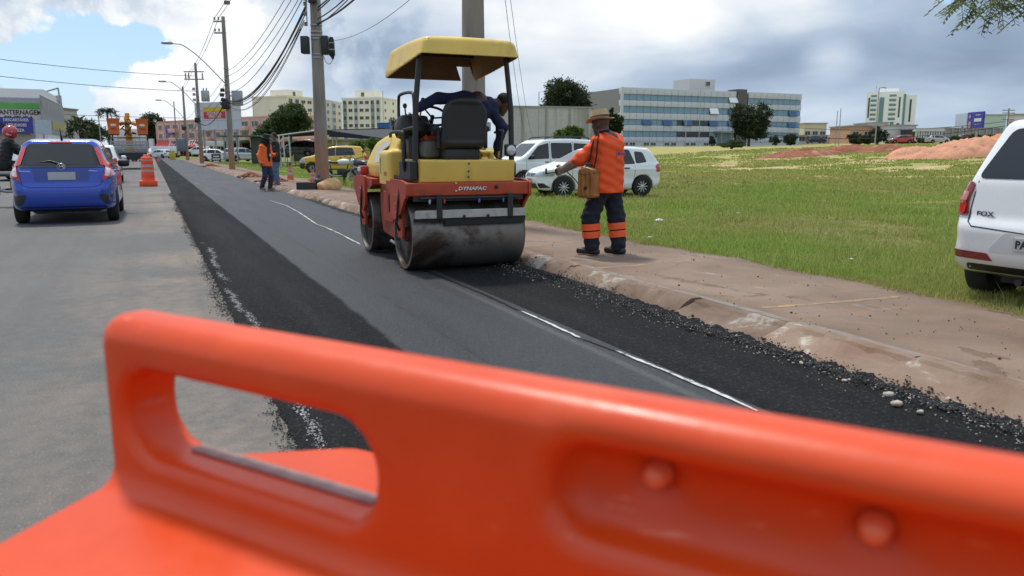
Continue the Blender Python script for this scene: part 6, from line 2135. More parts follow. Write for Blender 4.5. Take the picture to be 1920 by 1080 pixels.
# ---- bucket truck
def truck():
    c = uv(62.5, -1.35, 0)
    root = thing('bucket_truck', 'utility truck with two orange aerial buckets and yellow boom seen from behind', 'truck', c, R(90 - HEAD))
    ora = mat('bucket_orange', (0.62, 0.14, 0.025), .5, var=.1)
    yb = mat('boom_yellow', (0.62, 0.27, 0.03), .5, var=.15)
    gb = mat('truck_bed', (0.20, 0.22, 0.24), .6, var=.15)
    for y0 in (.75, -.75):
        for x in (.9, 5.2):
            MB().lathe([(.30, -.14), (.46, -.14), (.5, -.08), (.5, .08), (.46, .14), (.30, .14)], 24, (x, y0 * 1.25, .5), 'y', closed=True).build('wheel', m_tyre, root, 40)
    bx('chassis', (3.2, 0, .75), (6.4, .9, .3), m_trim, root)
    bx('rear_bumper', (-.05, 0, .62), (.12, 2.2, .14), m_trim, root)
    rb = root
    for k in range(9):
        bx('bumper_stripe', (-.118, -1.0 + .25 * k, .62), (.012, .12, .12), m_red_l if k % 2 else m_whitep, root)
    bx('tail_board', (-.02, 0, .95), (.1, 2.2, .42), m_trim, root)
    for y in (-.95, .95): MB().lathe([(.08, 0), (.08, -.03), (0, -.035)], 12, (-.07, y, .95), 'x').build('tail_light', m_red_l, root)
    bx('bed_floor', (2.2, 0, 1.25), (4.4, 2.4, .12), gb, root)
    for z in (1.40, 1.58, 1.76, 1.94): bx('bed_slat', (-.02, 0, z), (.06, 2.4, .10), m_galv if z > 1.5 else gb, root, .01)
    for z in (1.40, 1.58, 1.76, 1.94):
        for sy in (-1, 1): bx('side_slat', (2.2, sy * 1.19, z), (4.4, .05, .11), gb, root, .01)
    for y in (-1.17, -.4, .4, 1.17): bx('bed_stake', (-.06, y, 1.65), (.06, .07, .8), m_galv, root)
    bx('white_body', (3.0, 0, 2.3), (1.6, 2.1, 1.25), P_white, root, .08)
    bx('cab', (5.2, 0, 1.9), (1.7, 2.2, 1.9), P_white, root, .2)
    bx('bed_rail', (.6, 0, 2.22), (.08, 2.2, .08), m_trim, root)
    for sy in (-1, 1):
        y = sy * .92
        bk = MB()
        vs = []
        n = 20
        for z, s in ((2.48, .33), (2.9, .36), (3.46, .40), (3.50, .43), (3.56, .43)):
            for p_ in rpoly([(-s, -s), (s, -s), (s, s), (-s, s)], .1, 4): vs.append((.4 + p_[0], y + p_[1], z))
        m_ = 20
        fs = [[i * m_ + k, i * m_ + (k + 1) % m_, (i + 1) * m_ + (k + 1) % m_, (i + 1) * m_ + k] for i in range(4) for k in range(m_)]
        fs.append(list(range(m_))[::-1]); fs.append([4 * m_ + k for k in range(m_)])
        b = bk.add(vs, fs).build('aerial_bucket', ora, root, 40)
        bx('bucket_label', (.018, y, 3.10), (.012, .34, .15), m_whitep, b)
        bx('bucket_step', (-.02, y, 2.88), (.10, .36, .08), mat('bucket_dark', (.36, .07, .015), .6), b, .02)
        bx('bucket_sole', (.4, y, 2.44), (.64, .64, .07), m_trim, b)
        for s2 in (-.22, .22): bx('bucket_leg', (.35, y + s2, 2.0), (.05, .05, .9), m_galv, root)
        for z in (1.95, 2.2): bx('bucket_rung', (.35, y, z), (.04, .42, .04), m_galv, root)
    tb('boom_column', [(1.2, 0, 1.3), (1.2, 0, 2.6)], [.28, .22], yb, root, 12)
    bx('lower_boom', (1.2, 0, 2.35), (.34, .34, 1.3), yb, root, .05)
    bx('upper_boom', (.9, .05, 3.2), (.5, .34, 1.0), yb, root, .06)
    tb('boom_head', [(.5, -.55, 3.15), (.5, 0, 3.35), (.5, .55, 3.15)], .13, yb, root, 10)
    bx('boom_tip', (.8, 0, 3.80), (.34, .3, .34), yb, root, .06)
    r = random.Random(5)
    for k in range(7):
        a = Vector((.45 + r.uniform(-.1, .1), r.uniform(-.35, .3), r.uniform(2.5, 3.3)))
        tb('hydraulic_hose', curve_pts([a, a + Vector((-.15, r.uniform(-.3, .3), r.uniform(-.3, .3))), a + Vector((0, r.uniform(-.4, .4), r.uniform(-.1, .5)))], 4), .04, m_rubber, root)


truck()


# ---- motorcycles
def motorcycle(loc, heading, body, label, rider=False, k=1.0, lean=0.0):
    root = thing('motorcycle', label, 'motorcycle', loc, R(90 - heading))
    for x in (.66, -.66):
        w = MB().lathe([(.25, -.045), (.29, -.05), (.31, 0), (.29, .05), (.25, .045)], 28, (x, 0, .31), 'y', closed=True).build('wheel', m_tyre, root, 60)
        sp = MB()
        for q in range(10):
            a = 2 * math.pi * q / 10; sp.tube([(x, 0, .31), (x + .26 * math.cos(a), 0, .31 + .26 * math.sin(a))], .006, 4)
        sp.lathe([(.05, -.06), (.05, .06)], 12, (x, 0, .31), 'y'); sp.build('spokes', m_galv, w)
    for sy in (1, -1):
        MB().tube([(.66, sy * .07, .31), (.44, sy * .07, .86), (.40, sy * .07, .98)], .022, 8).build('fork_leg', m_galv, root)
        MB().tube([(-.66, sy * .10, .31), (-.15, sy * .10, .36)], .022, 8).build('swing_arm', m_black, root)
    bx('engine', (.06, 0, .42), (.38, .24, .34), m_black, root, .05)
    sdf_obj('fuel_tank', lambda x, y, z: ell_sdf(x, y, z, (.14, 0, .84), (.30, .14, .13)), (-.25, -.2, .65), (.5, .2, 1.02), .03, body, root)
    sdf_obj('saddle', lambda x, y, z: rbox_sdf(x, y, z - .10 * np.clip(-x - .3, 0, 1), (-.38, 0, .82), (.66, .24, .10), .045), (-.8, -.18, .72), (.02, .18, .98), .025, m_seat, root)
    bx('tail_fairing', (-.62, 0, .90), (.40, .18, .13), body, root, .05, Matrix.Rotation(R(18), 3, 'Y'))
    bx('front_mudguard', (.66, 0, .64), (.44, .12, .03), body, root, .012)
    MB().lathe([(0, -.09), (.07, -.07), (.09, 0), (.085, .02), (0, .03)], 16, (.53, 0, .92), 'x').build('headlamp', m_lens, root, 50)
    tb('handlebar', curve_pts([(.30, .38, 1.06), (.36, .22, 1.05), (.42, 0, 1.0), (.36, -.22, 1.05), (.30, -.38, 1.06)], 5), .014, m_black, root)
    for sy in (1, -1):
        st = tb('mirror_stem', [(.34, sy * .28, 1.05), (.36, sy * .34, 1.22)], .006, m_black, root)
        sdf_obj('mirror', lambda x, y, z: ell_sdf(x, y, z, (.36, sy * .36, 1.25), (.02, .07, .045)), (.3, min(sy * .26, sy * .46), 1.18), (.42, max(sy * .26, sy * .46), 1.32), .02, m_black, root)
    tb('exhaust', [(.10, -.15, .30), (-.25, -.17, .30), (-.70, -.19, .42)], [.025, .035, .05], m_galv, root)
    tb('frame_tube', [(.40, 0, .95), (.25, 0, .55), (-.1, 0, .28), (-.35, 0, .35), (-.45, 0, .75)], .025, m_black, root)
    root.rotation_euler.x = lean
    return root


motorcycle(at(640, 31.5, .02), 100, mat('bike_white', (.6, .6, .6), .35), 'white motorcycle parked in the grass below the yellow hatchback')
motorcycle(at(685, 27.0, .03), -60, mat('bike_black', (.02, .02, .022), .3), 'black motorcycle with lit chrome headlamp beside the roller hood')


def rider():
    c = uv(21.9, -2.95, 0.06)
    b = motorcycle(c, 48, mat('bike_grey', (.05, .05, .055), .35), 'dark motorcycle ridden past the blue hatchback')
    root = thing('person', 'motorcyclist in black with red and white helmet left of the blue hatchback', 'person', c, b.rotation_euler.z)
    J = dict(hipL=(-.22, .10, .98), hipR=(-.22, -.10, .98), shL=(-.08, .18, 1.45), shR=(-.08, -.18, 1.45), knL=(.18, .19, .86), anL=(.02, .20, .48), toeL=(.16, .22, .44), knR=(.18, -.19, .86), anR=(.02, -.20, .48), toeR=(.16, -.22, .44),
             elL=(.10, .34, 1.24), wrL=(.30, .36, 1.10), elR=(.12, -.34, 1.24), wrR=(.32, -.36, 1.10), head=(-.02, 0, 1.66), face=(1, 0, -.1))
    for s in 'LR': J['hs' + s] = Vector((0, 1, 0))
    figure(root, J, m_skin_m, m_blackcloth, m_blackcloth, m_boot, .02, True, True, 1.1, .95, 1.0, .13)
    c0 = (-.02, 0, 1.67)
    hl = sdf_obj('helmet', lambda x, y, z: smax(ell_sdf(x, y, z, c0, (.165, .135, .165)), -rbox_sdf(x, y, z, (.17, 0, 1.67), (.16, .26, .10), .02), .02), (-.22, -.18, 1.48), (.18, .18, 1.88), .018, mat('helmet_red', (.42, .02, .02), .2, coat=.6, c2=(.6, .6, .6), thr=(.58, .60), scale=7), root)
    sdf_obj('visor', lambda x, y, z: np.maximum(ell_sdf(x, y, z, c0, (.150, .125, .150)), np.maximum(np.abs(z - 1.67) - .052, .05 - x)), (.02, -.16, 1.6), (.18, .16, 1.74), .018, m_tglass, root)


rider()
# ================================================================== buildings and signs
m_wglass = mat('window_dark', (0.03, 0.04, 0.05), .12, var=.3, scale=2, spec=.6)
m_bglass = mat('window_blue', (0.17, 0.27, 0.36), .12, var=.12, scale=.35, spec=.6)
m_bopen = mat('window_tilted_blue', (0.03, 0.085, 0.22), .10, var=.15)
m_frame = mat('window_frame_pale', (0.5, 0.5, 0.48), .6)
SHARED = {}


def frame2(a, b):
    """local frame of a facade from a (left end seen from outside) to b: returns root loc, rot, length; local x along, y inwards"""
    a, b = Vector(a), Vector(b)
    d = b - a
    return a, math.atan2(d.y, d.x), math.hypot(d.x, d.y)


def piece(name, key, mk, m, parent, loc, rotz=0.0):
    """alike pieces share one mesh"""
    k = (key, m.name)
    if k not in SHARED:
        o = mk().build(name, m, parent); SHARED[k] = o.data
    else:
        o = bpy.data.objects.new(name, SHARED[k]); COL.objects.link(o); o.parent = parent
    o.location = loc; o.rotation_euler = (0, 0, rotz)
    return o


def window(parent, x, z, w, h, y=0.0, m=None, rotz=0.0, fr=None, depth=.12):
    """framed window set on a facade whose outside is -y"""
    g = piece('window', ('pane', w, h), lambda: MB().box((0, 0, 0), (w, .06, h)), m or m_wglass, parent, (x, y - .035, z), rotz)
    def fm():
        mb = MB(); t = .07
        mb.box((0, 0, h / 2), (w + 2 * t, depth, t)); mb.box((0, 0, -h / 2), (w + 2 * t, depth + .05, t))
        mb.box((-w / 2 - t / 2, 0, 0), (t, depth, h - t)); mb.box((w / 2 + t / 2, 0, 0), (t, depth, h - t)); mb.box((0, 0, 0), (.05, depth * .8, h - t))
        return mb
    f = piece('window_frame', ('frame', w, h, depth), fm, fr or m_frame, g, (0, -.02, 0))
    return g


def apartments(a, b, depth, H, label, floors, cols, m_wall, m_acc, accent_cols, pent, side_cols=2, group=None):
    p, rz, L = frame2(a, b)
    root = thing('apartment_block', label, 'building', p, rz, group)
    bx('wall', (L / 2, depth / 2, H / 2), (L, depth, H), m_wall, root)
    bx('parapet', (L / 2, depth / 2, H + .25), (L + .3, depth + .3, .5), m_wall, root)
    px0, px1, ph = pent
    pt = bx('penthouse', ((px0 + px1) / 2, depth * .5, H + ph / 2), (px1 - px0, depth * .5, ph), m_wall, root)
    window(root, (px0 + px1) / 2 - .6, H + ph * .55, 1.0, 1.3, depth * .25)
    fh = (H - .8) / floors
    cw = L / cols
    for c in range(cols):
        x = (c + .5) * cw
        if c in accent_cols:
            bx('accent_strip', (x, -.05, H / 2 - .4), (cw * .62, .1, H - 1.4), m_acc[accent_cols.index(c) % len(m_acc)], root)
        for f in range(floors):
            z = .8 + (f + .55) * fh
            if c in accent_cols: window(root, x, z, cw * .5, fh * .52, -.11)
            else: window(root, x, z, min(1.9, cw * .62), fh * .40, 0)
    for c in range(side_cols):
        y = (c + .5) * depth / side_cols
        for f in range(floors):
            z = .8 + (f + .55) * fh
            window(root, L + .0, z, 1.0, fh * .36, y).rotation_euler = (0, 0, R(90))
            root.children[-1].location = (L + .03, y, z)
    return root


m_cream = mat('cream_render', (0.74, 0.67, 0.54), .85, var=.06, scale=.3)
m_cream2 = mat('pale_cream_render', (0.78, 0.73, 0.60), .85, var=.06, scale=.3)
m_orng = mat('orange_render', (0.60, 0.27, 0.08), .85); m_grn = mat('grey_green_glass', (0.24, 0.29, 0.27), .4)
m_pale = mat('pale_strip', (0.45, 0.49, 0.47), .6)
apartments(at(543, 240, 0), at(612, 255, 0), 14, zat(184, 245), 'cream apartment block with orange panels behind the concrete pole', 7, 6, m_cream, [m_orng, m_pale], [0, 1, 5], (4.2, 11, 2.6), 3)
apartments(at(645, 262, 0), at(717, 258, 0), 12, zat(185, 258), 'cream apartment block with grey green strips and white rooftop box', 7, 7, m_cream2, [m_grn, m_pale], [0, 2, 5, 6], (3.2, 10, 3.0), 2)
# right-hand side of the first block that faces the gap
p = at(612, 255, 0)
apartments(at(612.5, 255.5, 0), at(644, 272, 0), 6, zat(184, 252) - .6, 'plain pale end wing of the orange-panelled apartment block', 7, 3, mat('pale_grey_render', (.66, .63, .57), .85, var=.05), [m_pale], [1], (1, 3, .8), 1)


# ---- white tower
def tower():
    p, rz, L = frame2(at(1618, 400, 3), at(1690, 392, 3))
    root = thing('tower_block', 'tall white residential tower with teal glass strips beyond the lot', 'building', p, rz)
    H = zat(172, 396) - 3
    wm = mat('tower_white', (0.80, 0.81, 0.80), .8, var=.03); tl = mat('teal_glass', (0.13, 0.24, 0.24), .2, spec=.6)
    bx('wall', (L / 2, 7, H / 2), (L, 14, H), wm, root)
    bx('side_wing', (L + 2.4, 9, H * .47), (4.8, 12, H * .94), wm, root)
    bx('roof_box', (L * .55, 7, H + .9), (L * .5, 8, 1.8), wm, root)
    for x, z0, z1, w in ((L * .40, .02, .90, L * .12), (L * .17, .02, .50, L * .07), (L * .70, .02, .52, L * .09)):
        bx('glass_strip', (x, -.05, H * (z0 + z1) / 2), (w, .3, H * (z1 - z0)), tl, root)
    n = 11
    fh = H * .92 / n
    for f in range(n):
        z = H * .04 + (f + .5) * fh
        if f >= 5:
            for x, w in ((L * .19, L * .17), (L * .68, L * .20)):
                bl = piece('balcony', ('balc', w), lambda: MB().box((0, 0, 0), (w, .8, fh * .30)), wm, root, (x, -.4, z - fh * .3))
                window(root, x, z + .1, round(w * .88, 2), 1.35, -.01, tl)
        else:
            for x in (L * .05, L * .28, L * .57, L * .86): window(root, x, z, 1.4, 1.0, 0)
    for x in (L * .07, L * .86): bx('slot_window', (x, -.02, H * .72), (.7, .2, H * .36), m_wglass, root)
    bx('slot_window', (L * .985, -.02, H * .6), (1.1, .3, H * .7), tl, root)
    for f in range(4): window(root, L + 2.6, H * .06 + (f + .5) * fh, 1.8, .8, 3.0)
    bx('slot_window', (L + 2.4, 2.98, H * .66), (.8, .2, H * .40), m_wglass, root)
    tb('antenna', [(L * .22, 3, H), (L * .22, 3, H + 3.2)], .12, m_galv, root)


tower()


# ---- office building
def office():
    z0 = 2.1
    C1, C2, C0 = at(1165, 140, z0), at(1497, 157, z0), at(1118, 153, z0)
    H = zat(163, 140) - z0
    p, rz, L = frame2(C1, C2)
    root = thing('office_building', 'long grey four storey office building with blue glass bands and brown tower', 'building', p, rz)
    wm = mat('office_panel', (0.50, 0.525, 0.56), .6, var=.04, scale=.5); wd = mat('office_joint', (0.22, 0.22, 0.22), .7)
    D = 13.5
    bx('core', (L / 2, D / 2 + .3, H / 2), (L - .3, D, H - .3), wd, root)
    # four bands of panels and three/four of glass, panels built one by one
    bands = [(.0, .06, 'b'), (.06, .17, 'p'), (.17, .275, 'g'), (.275, .385, 'p'), (.385, .485, 'g'), (.485, .595, 'p'), (.595, .70, 'g'), (.70, .80, 'p'), (.80, .90, 'g'), (.90, 1.0, 'p')]
    bands = [(0, .075, 'b'), (.075, .165, 'p'), (.165, .262, 'g'), (.262, .365, 'p'), (.365, .462, 'g'), (.462, .575, 'p'), (.575, .685, 'g'), (.685, .785, 'p'), (.785, .885, 'g'), (.885, 1.0, 'p')]
    xt0, xt1 = L * .612, L * .664
    r = random.Random(3)
    opened = {(1, 3), (2, 13), (2, 16), (1, 13), (1, 16), (1, 20), (2, 26), (1, 26), (3, 16), (1, 6), (1, 9)}
    npan = 28
    gi = -1
    for (a, b, t) in bands:
        zc, hh = H * (a + b) / 2, H * (b - a)
        if t == 'g': gi += 1
        for k in range(npan):
            x0, x1 = L * k / npan, L * (k + 1) / npan
            x = (x0 + x1) / 2; w = x1 - x0
            if xt0 - .1 < x < xt1 + .1: continue
            if t == 'p': piece('facade_panel', ('opan', round(hh, 3)), lambda: MB().box((0, 0, 0), (w - .05, .25, hh - .05), None, .02), wm, root, (x, 0, zc))
            elif t == 'g':
                g = piece('window', ('oglass', round(hh, 3)), lambda: MB().box((0, 0, 0), (w - .06, .10, hh - .06)), m_bglass, root, (x, .08, zc))
                if (gi, k) in opened:
                    q = MB().box((0, 0, -hh / 2), (w * 1.3, .06, hh)).build('tilted_sash', m_bopen if r.random() < .75 else P_white, root); q.location = (x, -.06, zc + hh / 2); q.rotation_euler = (R(-22), 0, 0)
                if gi in (0, 1) and 8 <= k <= 12: bx('dark_opening', (x, .03, zc), (w, .05, hh * .9), m_wglass, root)
            else:
                piece('plinth_panel', ('oplinth',), lambda: MB().box((0, 0, 0), (w, .2, hh)), wm, root, (x, .02, zc))
                if k % 3 != 2 and k < 16: window(root, x, zc + .05, 1.05, .5, -.09, None, 0, wm)
    bx('brown_tower', ((xt0 + xt1) / 2, 1.2, H * .52), (xt1 - xt0, 3.0, H * 1.04), mat('brown_clad', (.10, .085, .085), .6), root)
    bx('rooftop_box', (L * .50, 7, H + 1.1), (6.0, 5, 2.6), mat('rooftop_white', (.58, .57, .54), .8), root)
    window(root, L * .53, H + 1.6, .9, .8, 4.48)
    bx('entrance_canopy', (L * .55, -1.0, H * .26), (5.0, 2.4, .25), wd, root)
    for x in (-2.2, 0, 2.2): bx('entrance_post', (L * .55 + x, -1.9, H * .13), (.18, .18, H * .26), wd, root)
    bx('entrance_glass', (L * .55, -.12, H * .13), (3.6, .12, H * .23), m_bglass, root)
    # short left face
    q, rz2, L2 = frame2(C0, C1)
    wing = bpy.data.objects.new('left_face', None); COL.objects.link(wing); wing.parent = root
    M = Matrix.Rotation(-rz, 4, 'Z') @ Matrix.Translation(q - p)
    wing.matrix_local = M @ Matrix.Rotation(rz2, 4, 'Z')
    gm = mat('beige_blind', (.33, .30, .25), .5)
    n2 = 6
    for (a, b, t) in bands:
        zc, hh = H * (a + b) / 2, H * (b - a)
        for k in range(n2):
            w = L2 / n2; x = (k + .5) * w
            if t == 'g': piece('window', ('lglass', round(hh, 3)), lambda: MB().box((0, 0, 0), (w - .06, .1, hh - .06)), gm, wing, (x, .08, zc))
            else: piece('facade_panel', ('lpan', round(hh, 3)), lambda: MB().box((0, 0, 0), (w - .05, .25, hh - .05), None, .02), wm, wing, (x, 0, zc))
    bx('corner_pier', (L2 - .15, -.02, H / 2), (.5, .4, H), wm, wing)


office()


# ---- pink building with the red shop sign
def pink():
    a, b = at(298, 200, 0), at(552, 160, 0)
    p, rz, L = frame2(a, b)
    root = thing('pink_building', 'long pink three storey building with shops below and a red sign', 'building', p, rz)
    H = 8.3
    wm = mat('pink_render', (0.68, 0.42, 0.33), .85, var=.1, scale=.5); dk = mat('shop_dark', (.025, .022, .02), .8)
    bx('wall', (L / 2, 3, H / 2 + 1.6), (L, 6, H - 3.2), wm, root)
    bx('shop_wall', (L / 2, 4.2, 1.7), (L - .2, 3.6, 3.4), dk, root)
    bx('parapet', (L / 2, 3, H + .1), (L + .3, 6.3, .3), wm, root)
    n = 15
    r = random.Random(8)
    for f, z in enumerate((4.9, 7.0)):
        for k in range(n):
            x = L * (k + .5) / n
            window(root, x, z, 2.4 if k % 3 else 1.7, 1.15, 0)
            if k % 4 == 2: bx('balcony', (x, -.6, z - .9), (3.2, 1.2, .9), wm, root, .05)
    for k in range(n + 1): bx('pilaster', (L * k / n, -.08, H * .6), (.3, .25, H * .7), wm, root)
    sl = L * .48
    red = mat('sign_red', (.42, .045, .025), .6, var=.06)
    sg = MB().prism([(-1.2, 2.2), (-.1, 4.0), (.02, 4.0), (.02, 2.1)], .6, sl, 'x').build('red_fascia', red, root)
    t = text_mesh('fascia_lettering', 'NOVA CRISTAL', 2.0, m_whitep, root, (sl * .52, -.72, 3.12), (R(66), 0, 0), .04, 0, .05, sx=1.05)
    for k in range(8): bx('shop_pillar', (sl * k / 7, .5, 1.3), (.35, .35, 2.6), red if k < 4 else wm, root)
    bx('green_awning', (L * .58, -1.8, 3.2), (L * .28, 3.6, .5), mat('awning_green', (.05, .13, .06), .7), root, .05)
    for k in range(4): bx('awning_post', (L * .46 + k * L * .08, -3.4, 1.5), (.2, .2, 3.0), m_galv, root)
    bx('blue_banner', (L * .12, -.2, 5.9), (4.2, .1, 1.3), mat('banner_blue', (.05, .06, .28), .6, c2=(.25, .3, .5), thr=(.5, .6), scale=1.2), root)
    bx('white_box_sign', (.6 - 1.5, -1.2, 3.2), (2.4, .4, 2.2), m_whitep, root)


pink()


# ---- big grey billboard with the yellow and red notice
def billboard():
    p, rz, L = frame2(at(372, 112, 0), at(456, 108, 0))
    root = thing('billboard', 'big grey billboard with yellow and red notice before the pink building', 'billboard', p, rz)
    z0, z1 = zat(243, 110), zat(191, 110)
    gm = mat('billboard_grey', (.52, .54, .56), .6, var=.08, scale=.6)
    nx, nz = 6, 3
    for i in range(nx):
        for k in range(nz):
            piece('panel', ('bbp',), lambda: MB().box((0, 0, 0), (L / nx - .03, .08, (z1 - z0) / nz - .03)), gm, root, (L * (i + .5) / nx, 0, z0 + (z1 - z0) * (k + .5) / nz))
    bx('backing', (L / 2, .12, (z0 + z1) / 2), (L - .1, .1, z1 - z0 - .1), m_galv, root)
    for k in range(4): bx('support_post', (L * (k + .5) / 4, .35, z1 * .48), (.2, .2, z1 * .96), m_galv, root)
    bx('catwalk', (L / 2, -.35, z0 - .15), (L, .6, .1), m_galv, root)
    ym = mat('notice_yellow', (.62, .42, .03), .6); rm = mat('notice_red', (.50, .03, .04), .6)
    zt, zb = zat(200, 110), zat(222, 110)
    x0, x1 = L * .20, L * .68
    zm = zat(209, 110)
    bx('notice_top', ((x0 + x1) / 2, -.07, (zt + zm) / 2), (x1 - x0, .04, zt - zm), ym, root)
    bx('notice_bottom', ((x0 + x1) / 2, -.07, (zb + zm) / 2 - .01), (x1 - x0, .04, zm - zb - .02), rm, root)
    text_mesh('notice_lettering', 'DISPONÍVEL', .58, m_whitep, root, ((x0 + x1) / 2, -.10, zm - .28), (R(90), 0, 0), .008, .15, .008, sx=.92)
    text_mesh('notice_number', '98445-2828', .50, m_whitep, root, ((x0 + x1) / 2 + .05, -.10, zb + .24), (R(90), 0, 0), .008, .1, .006, sx=1.0)


billboard()


# ---- sandwich board, arrow sign and small things by the road
def sandwich():
    p = at(406, 85, zat(306, 85))
    root = thing('sandwich_board', 'black sandwich board with pale lettering on the grass verge', 'sign', p, R(20))
    bx('front_panel', (0, -.18, .5), (.95, .05, 1.0), m_black, root, .01, Matrix.Rotation(R(-10), 3, 'X'))
    bx('back_panel', (0, .18, .5), (.95, .05, 1.0), m_black, root, .01, Matrix.Rotation(R(10), 3, 'X'))
    for z, w in ((.72, .6), (.45, .75), (.2, .55)): bx('pale_line', (0, -.215 + (z - .5) * .176, z), (w, .012, .12), m_whitep, root, 0, Matrix.Rotation(R(-10), 3, 'X'))


sandwich()
p = at(402, 118, 0); root = thing('arrow_sign', 'white rounded sign on a white post by the shop car park', 'sign', p, R(15))
bx('post', (0, 0, 1.2), (.22, .22, 2.4), m_whitep, root); bx('board', (.1, -.15, 2.35), (3.0, .12, .75), m_whitep, root, .05)
# white van box and yellow kiosk by the far poles
p = at(312, 160, 0); root = thing('cargo_trailer', 'white cargo trailer parked below the red shop sign', 'trailer', p, R(10))
bx('box_body', (0, 0, 1.35), (5.0, 2.2, 1.7), P_white, root, .06)
for x in (-2, 2): MB().lathe([(.2, -1.2), (.45, -1.2), (.45, 1.2), (.2, 1.2)], 16, (x, 0, .45), 'y', closed=True).build('wheel', m_tyre, root)
p = at(324, 115, 0); root = thing('kiosk', 'small yellow kiosk at the verge beyond the slim pole', 'kiosk', p, R(10))
bx('kiosk_body', (0, 0, .65), (.7, .6, 1.3), mat('kiosk_yellow', (.55, .40, .04), .6), root, .03); bx('kiosk_roof', (0, 0, 1.34), (.8, .7, .08), m_whitep, root, .02)
# bus shelter style dark stall near the carport
p = at(490, 76, 0); root = thing('news_stall', 'dark green news stall standing between parked cars', 'stall', p, R(-15))
bx('stall_body', (0, 0, 1.35), (1.3, 1.2, 2.5), mat('stall_green', (.05, .06, .045), .7, var=.2), root, .03)
bx('stall_roof', (-1.2, 0, 2.7), (5.2, 2.0, .16), mat('awning_green', (.05, .13, .06), .7), root, .02)
for x in (-3.4, -2.0): bx('stall_post', (x, -.8, 1.3), (.1, .1, 2.6), m_galv, root)


# ---- carport
def carport():
    p, rz, L = frame2(at(515, 72, 0), at(728, 66, 0))
    root = thing('carport', 'long open carport with dark sagging roof on white posts', 'carport', p, rz)
    dk = mat('shade_cloth', (.018, .018, .02), .8, var=.3); fas = mat('roof_edge', (.42, .42, .42), .6)
    z0 = zat(250, 70)
    k = L * .57
    # pitched sheets: front edge slightly higher at the ridge
    MB().add([(0, 0, z0 - .25), (k, -1, z0 + .25), (k, 7, z0 + .6), (0, 7, z0 + .1), (0, 0, z0 - .35), (k, -1, z0 + .13), (k, 7, z0 + .48), (0, 7, z0)], [[0, 1, 2, 3], [7, 6, 5, 4], [0, 4, 5, 1], [1, 5, 6, 2], [2, 6, 7, 3], [3, 7, 4, 0]]).build('roof_sheet', dk, root)
    MB().add([(k + .1, -1, z0 + .2), (L, -.5, z0 - .5), (L, 7, z0 - .2), (k + .1, 7, z0 + .5), (k + .1, -1, z0 - .35), (L, -.5, z0 - .62), (L, 7, z0 - .4), (k + .1, 7, z0 + .1)], [[0, 1, 2, 3], [7, 6, 5, 4], [0, 4, 5, 1], [1, 5, 6, 2], [2, 6, 7, 3], [3, 7, 4, 0]]).build('roof_sheet', dk, root)
    tb('roof_edge', [(0, -.05, z0 - .22), (k * .5, -.55, z0 + .05), (k, -1.05, z0 + .28)], .06, fas, root)
    for x in (.2, 1.0, 1.5, 2.2, k - .1, k - .9, k + .3, L * .8):
        tb('post', [(x, -.2, -.1), (x, -.3, z0 - .2)], .07, m_whitep, root)
    for i in range(14):
        x = L * (i + .3) / 14
        tb('fence_bar', [(x, -1.5, -.1), (x, -1.5, 1.5)], .03, m_black, root, 5)
    for z in (.3, 1.35): tb('fence_rail', [(0, -1.5, z), (L, -1.5, z)], .02, m_black, root, 5)


carport()
p, rz, L = frame2(at(545, 100, 0), at(730, 96, 0))
root = thing('yellow_shop', 'low yellow walled shop seen through the carport', 'building', p, rz)
bx('wall', (L / 2, 3, 1.3), (L, 6, 2.6), mat('shop_yellow', (.50, .38, .05), .8, var=.1, c2=(.5, .45, .38), thr=(.5, .55), scale=.4), root)
bx('roof', (L / 2, 3, 2.7), (L + 1, 7, .2), m_galv, root)
for k in range(5): bx('shop_door', (L * (k + .5) / 5, -.05, 1.0), (1.6, .2, 2.0), m_wglass, root)
p = at(723, 90, 0); root = thing('water_tank', 'blue water tank raised on a dark post behind the roller', 'tank', p)
bx('post', (0, 0, zat(244, 90) / 2), (.25, .25, zat(244, 90)), m_black, root)
bx('tank_body', (0, 0, zat(236, 90)), (1.35, 1.2, .75), mat('tank_blue', (.02, .10, .30), .5), root, .1)
bx('tank_rim', (0, 0, zat(231, 90)), (1.45, 1.3, .10), mat('tank_blue', (.02, .10, .30), .5), root, .03)


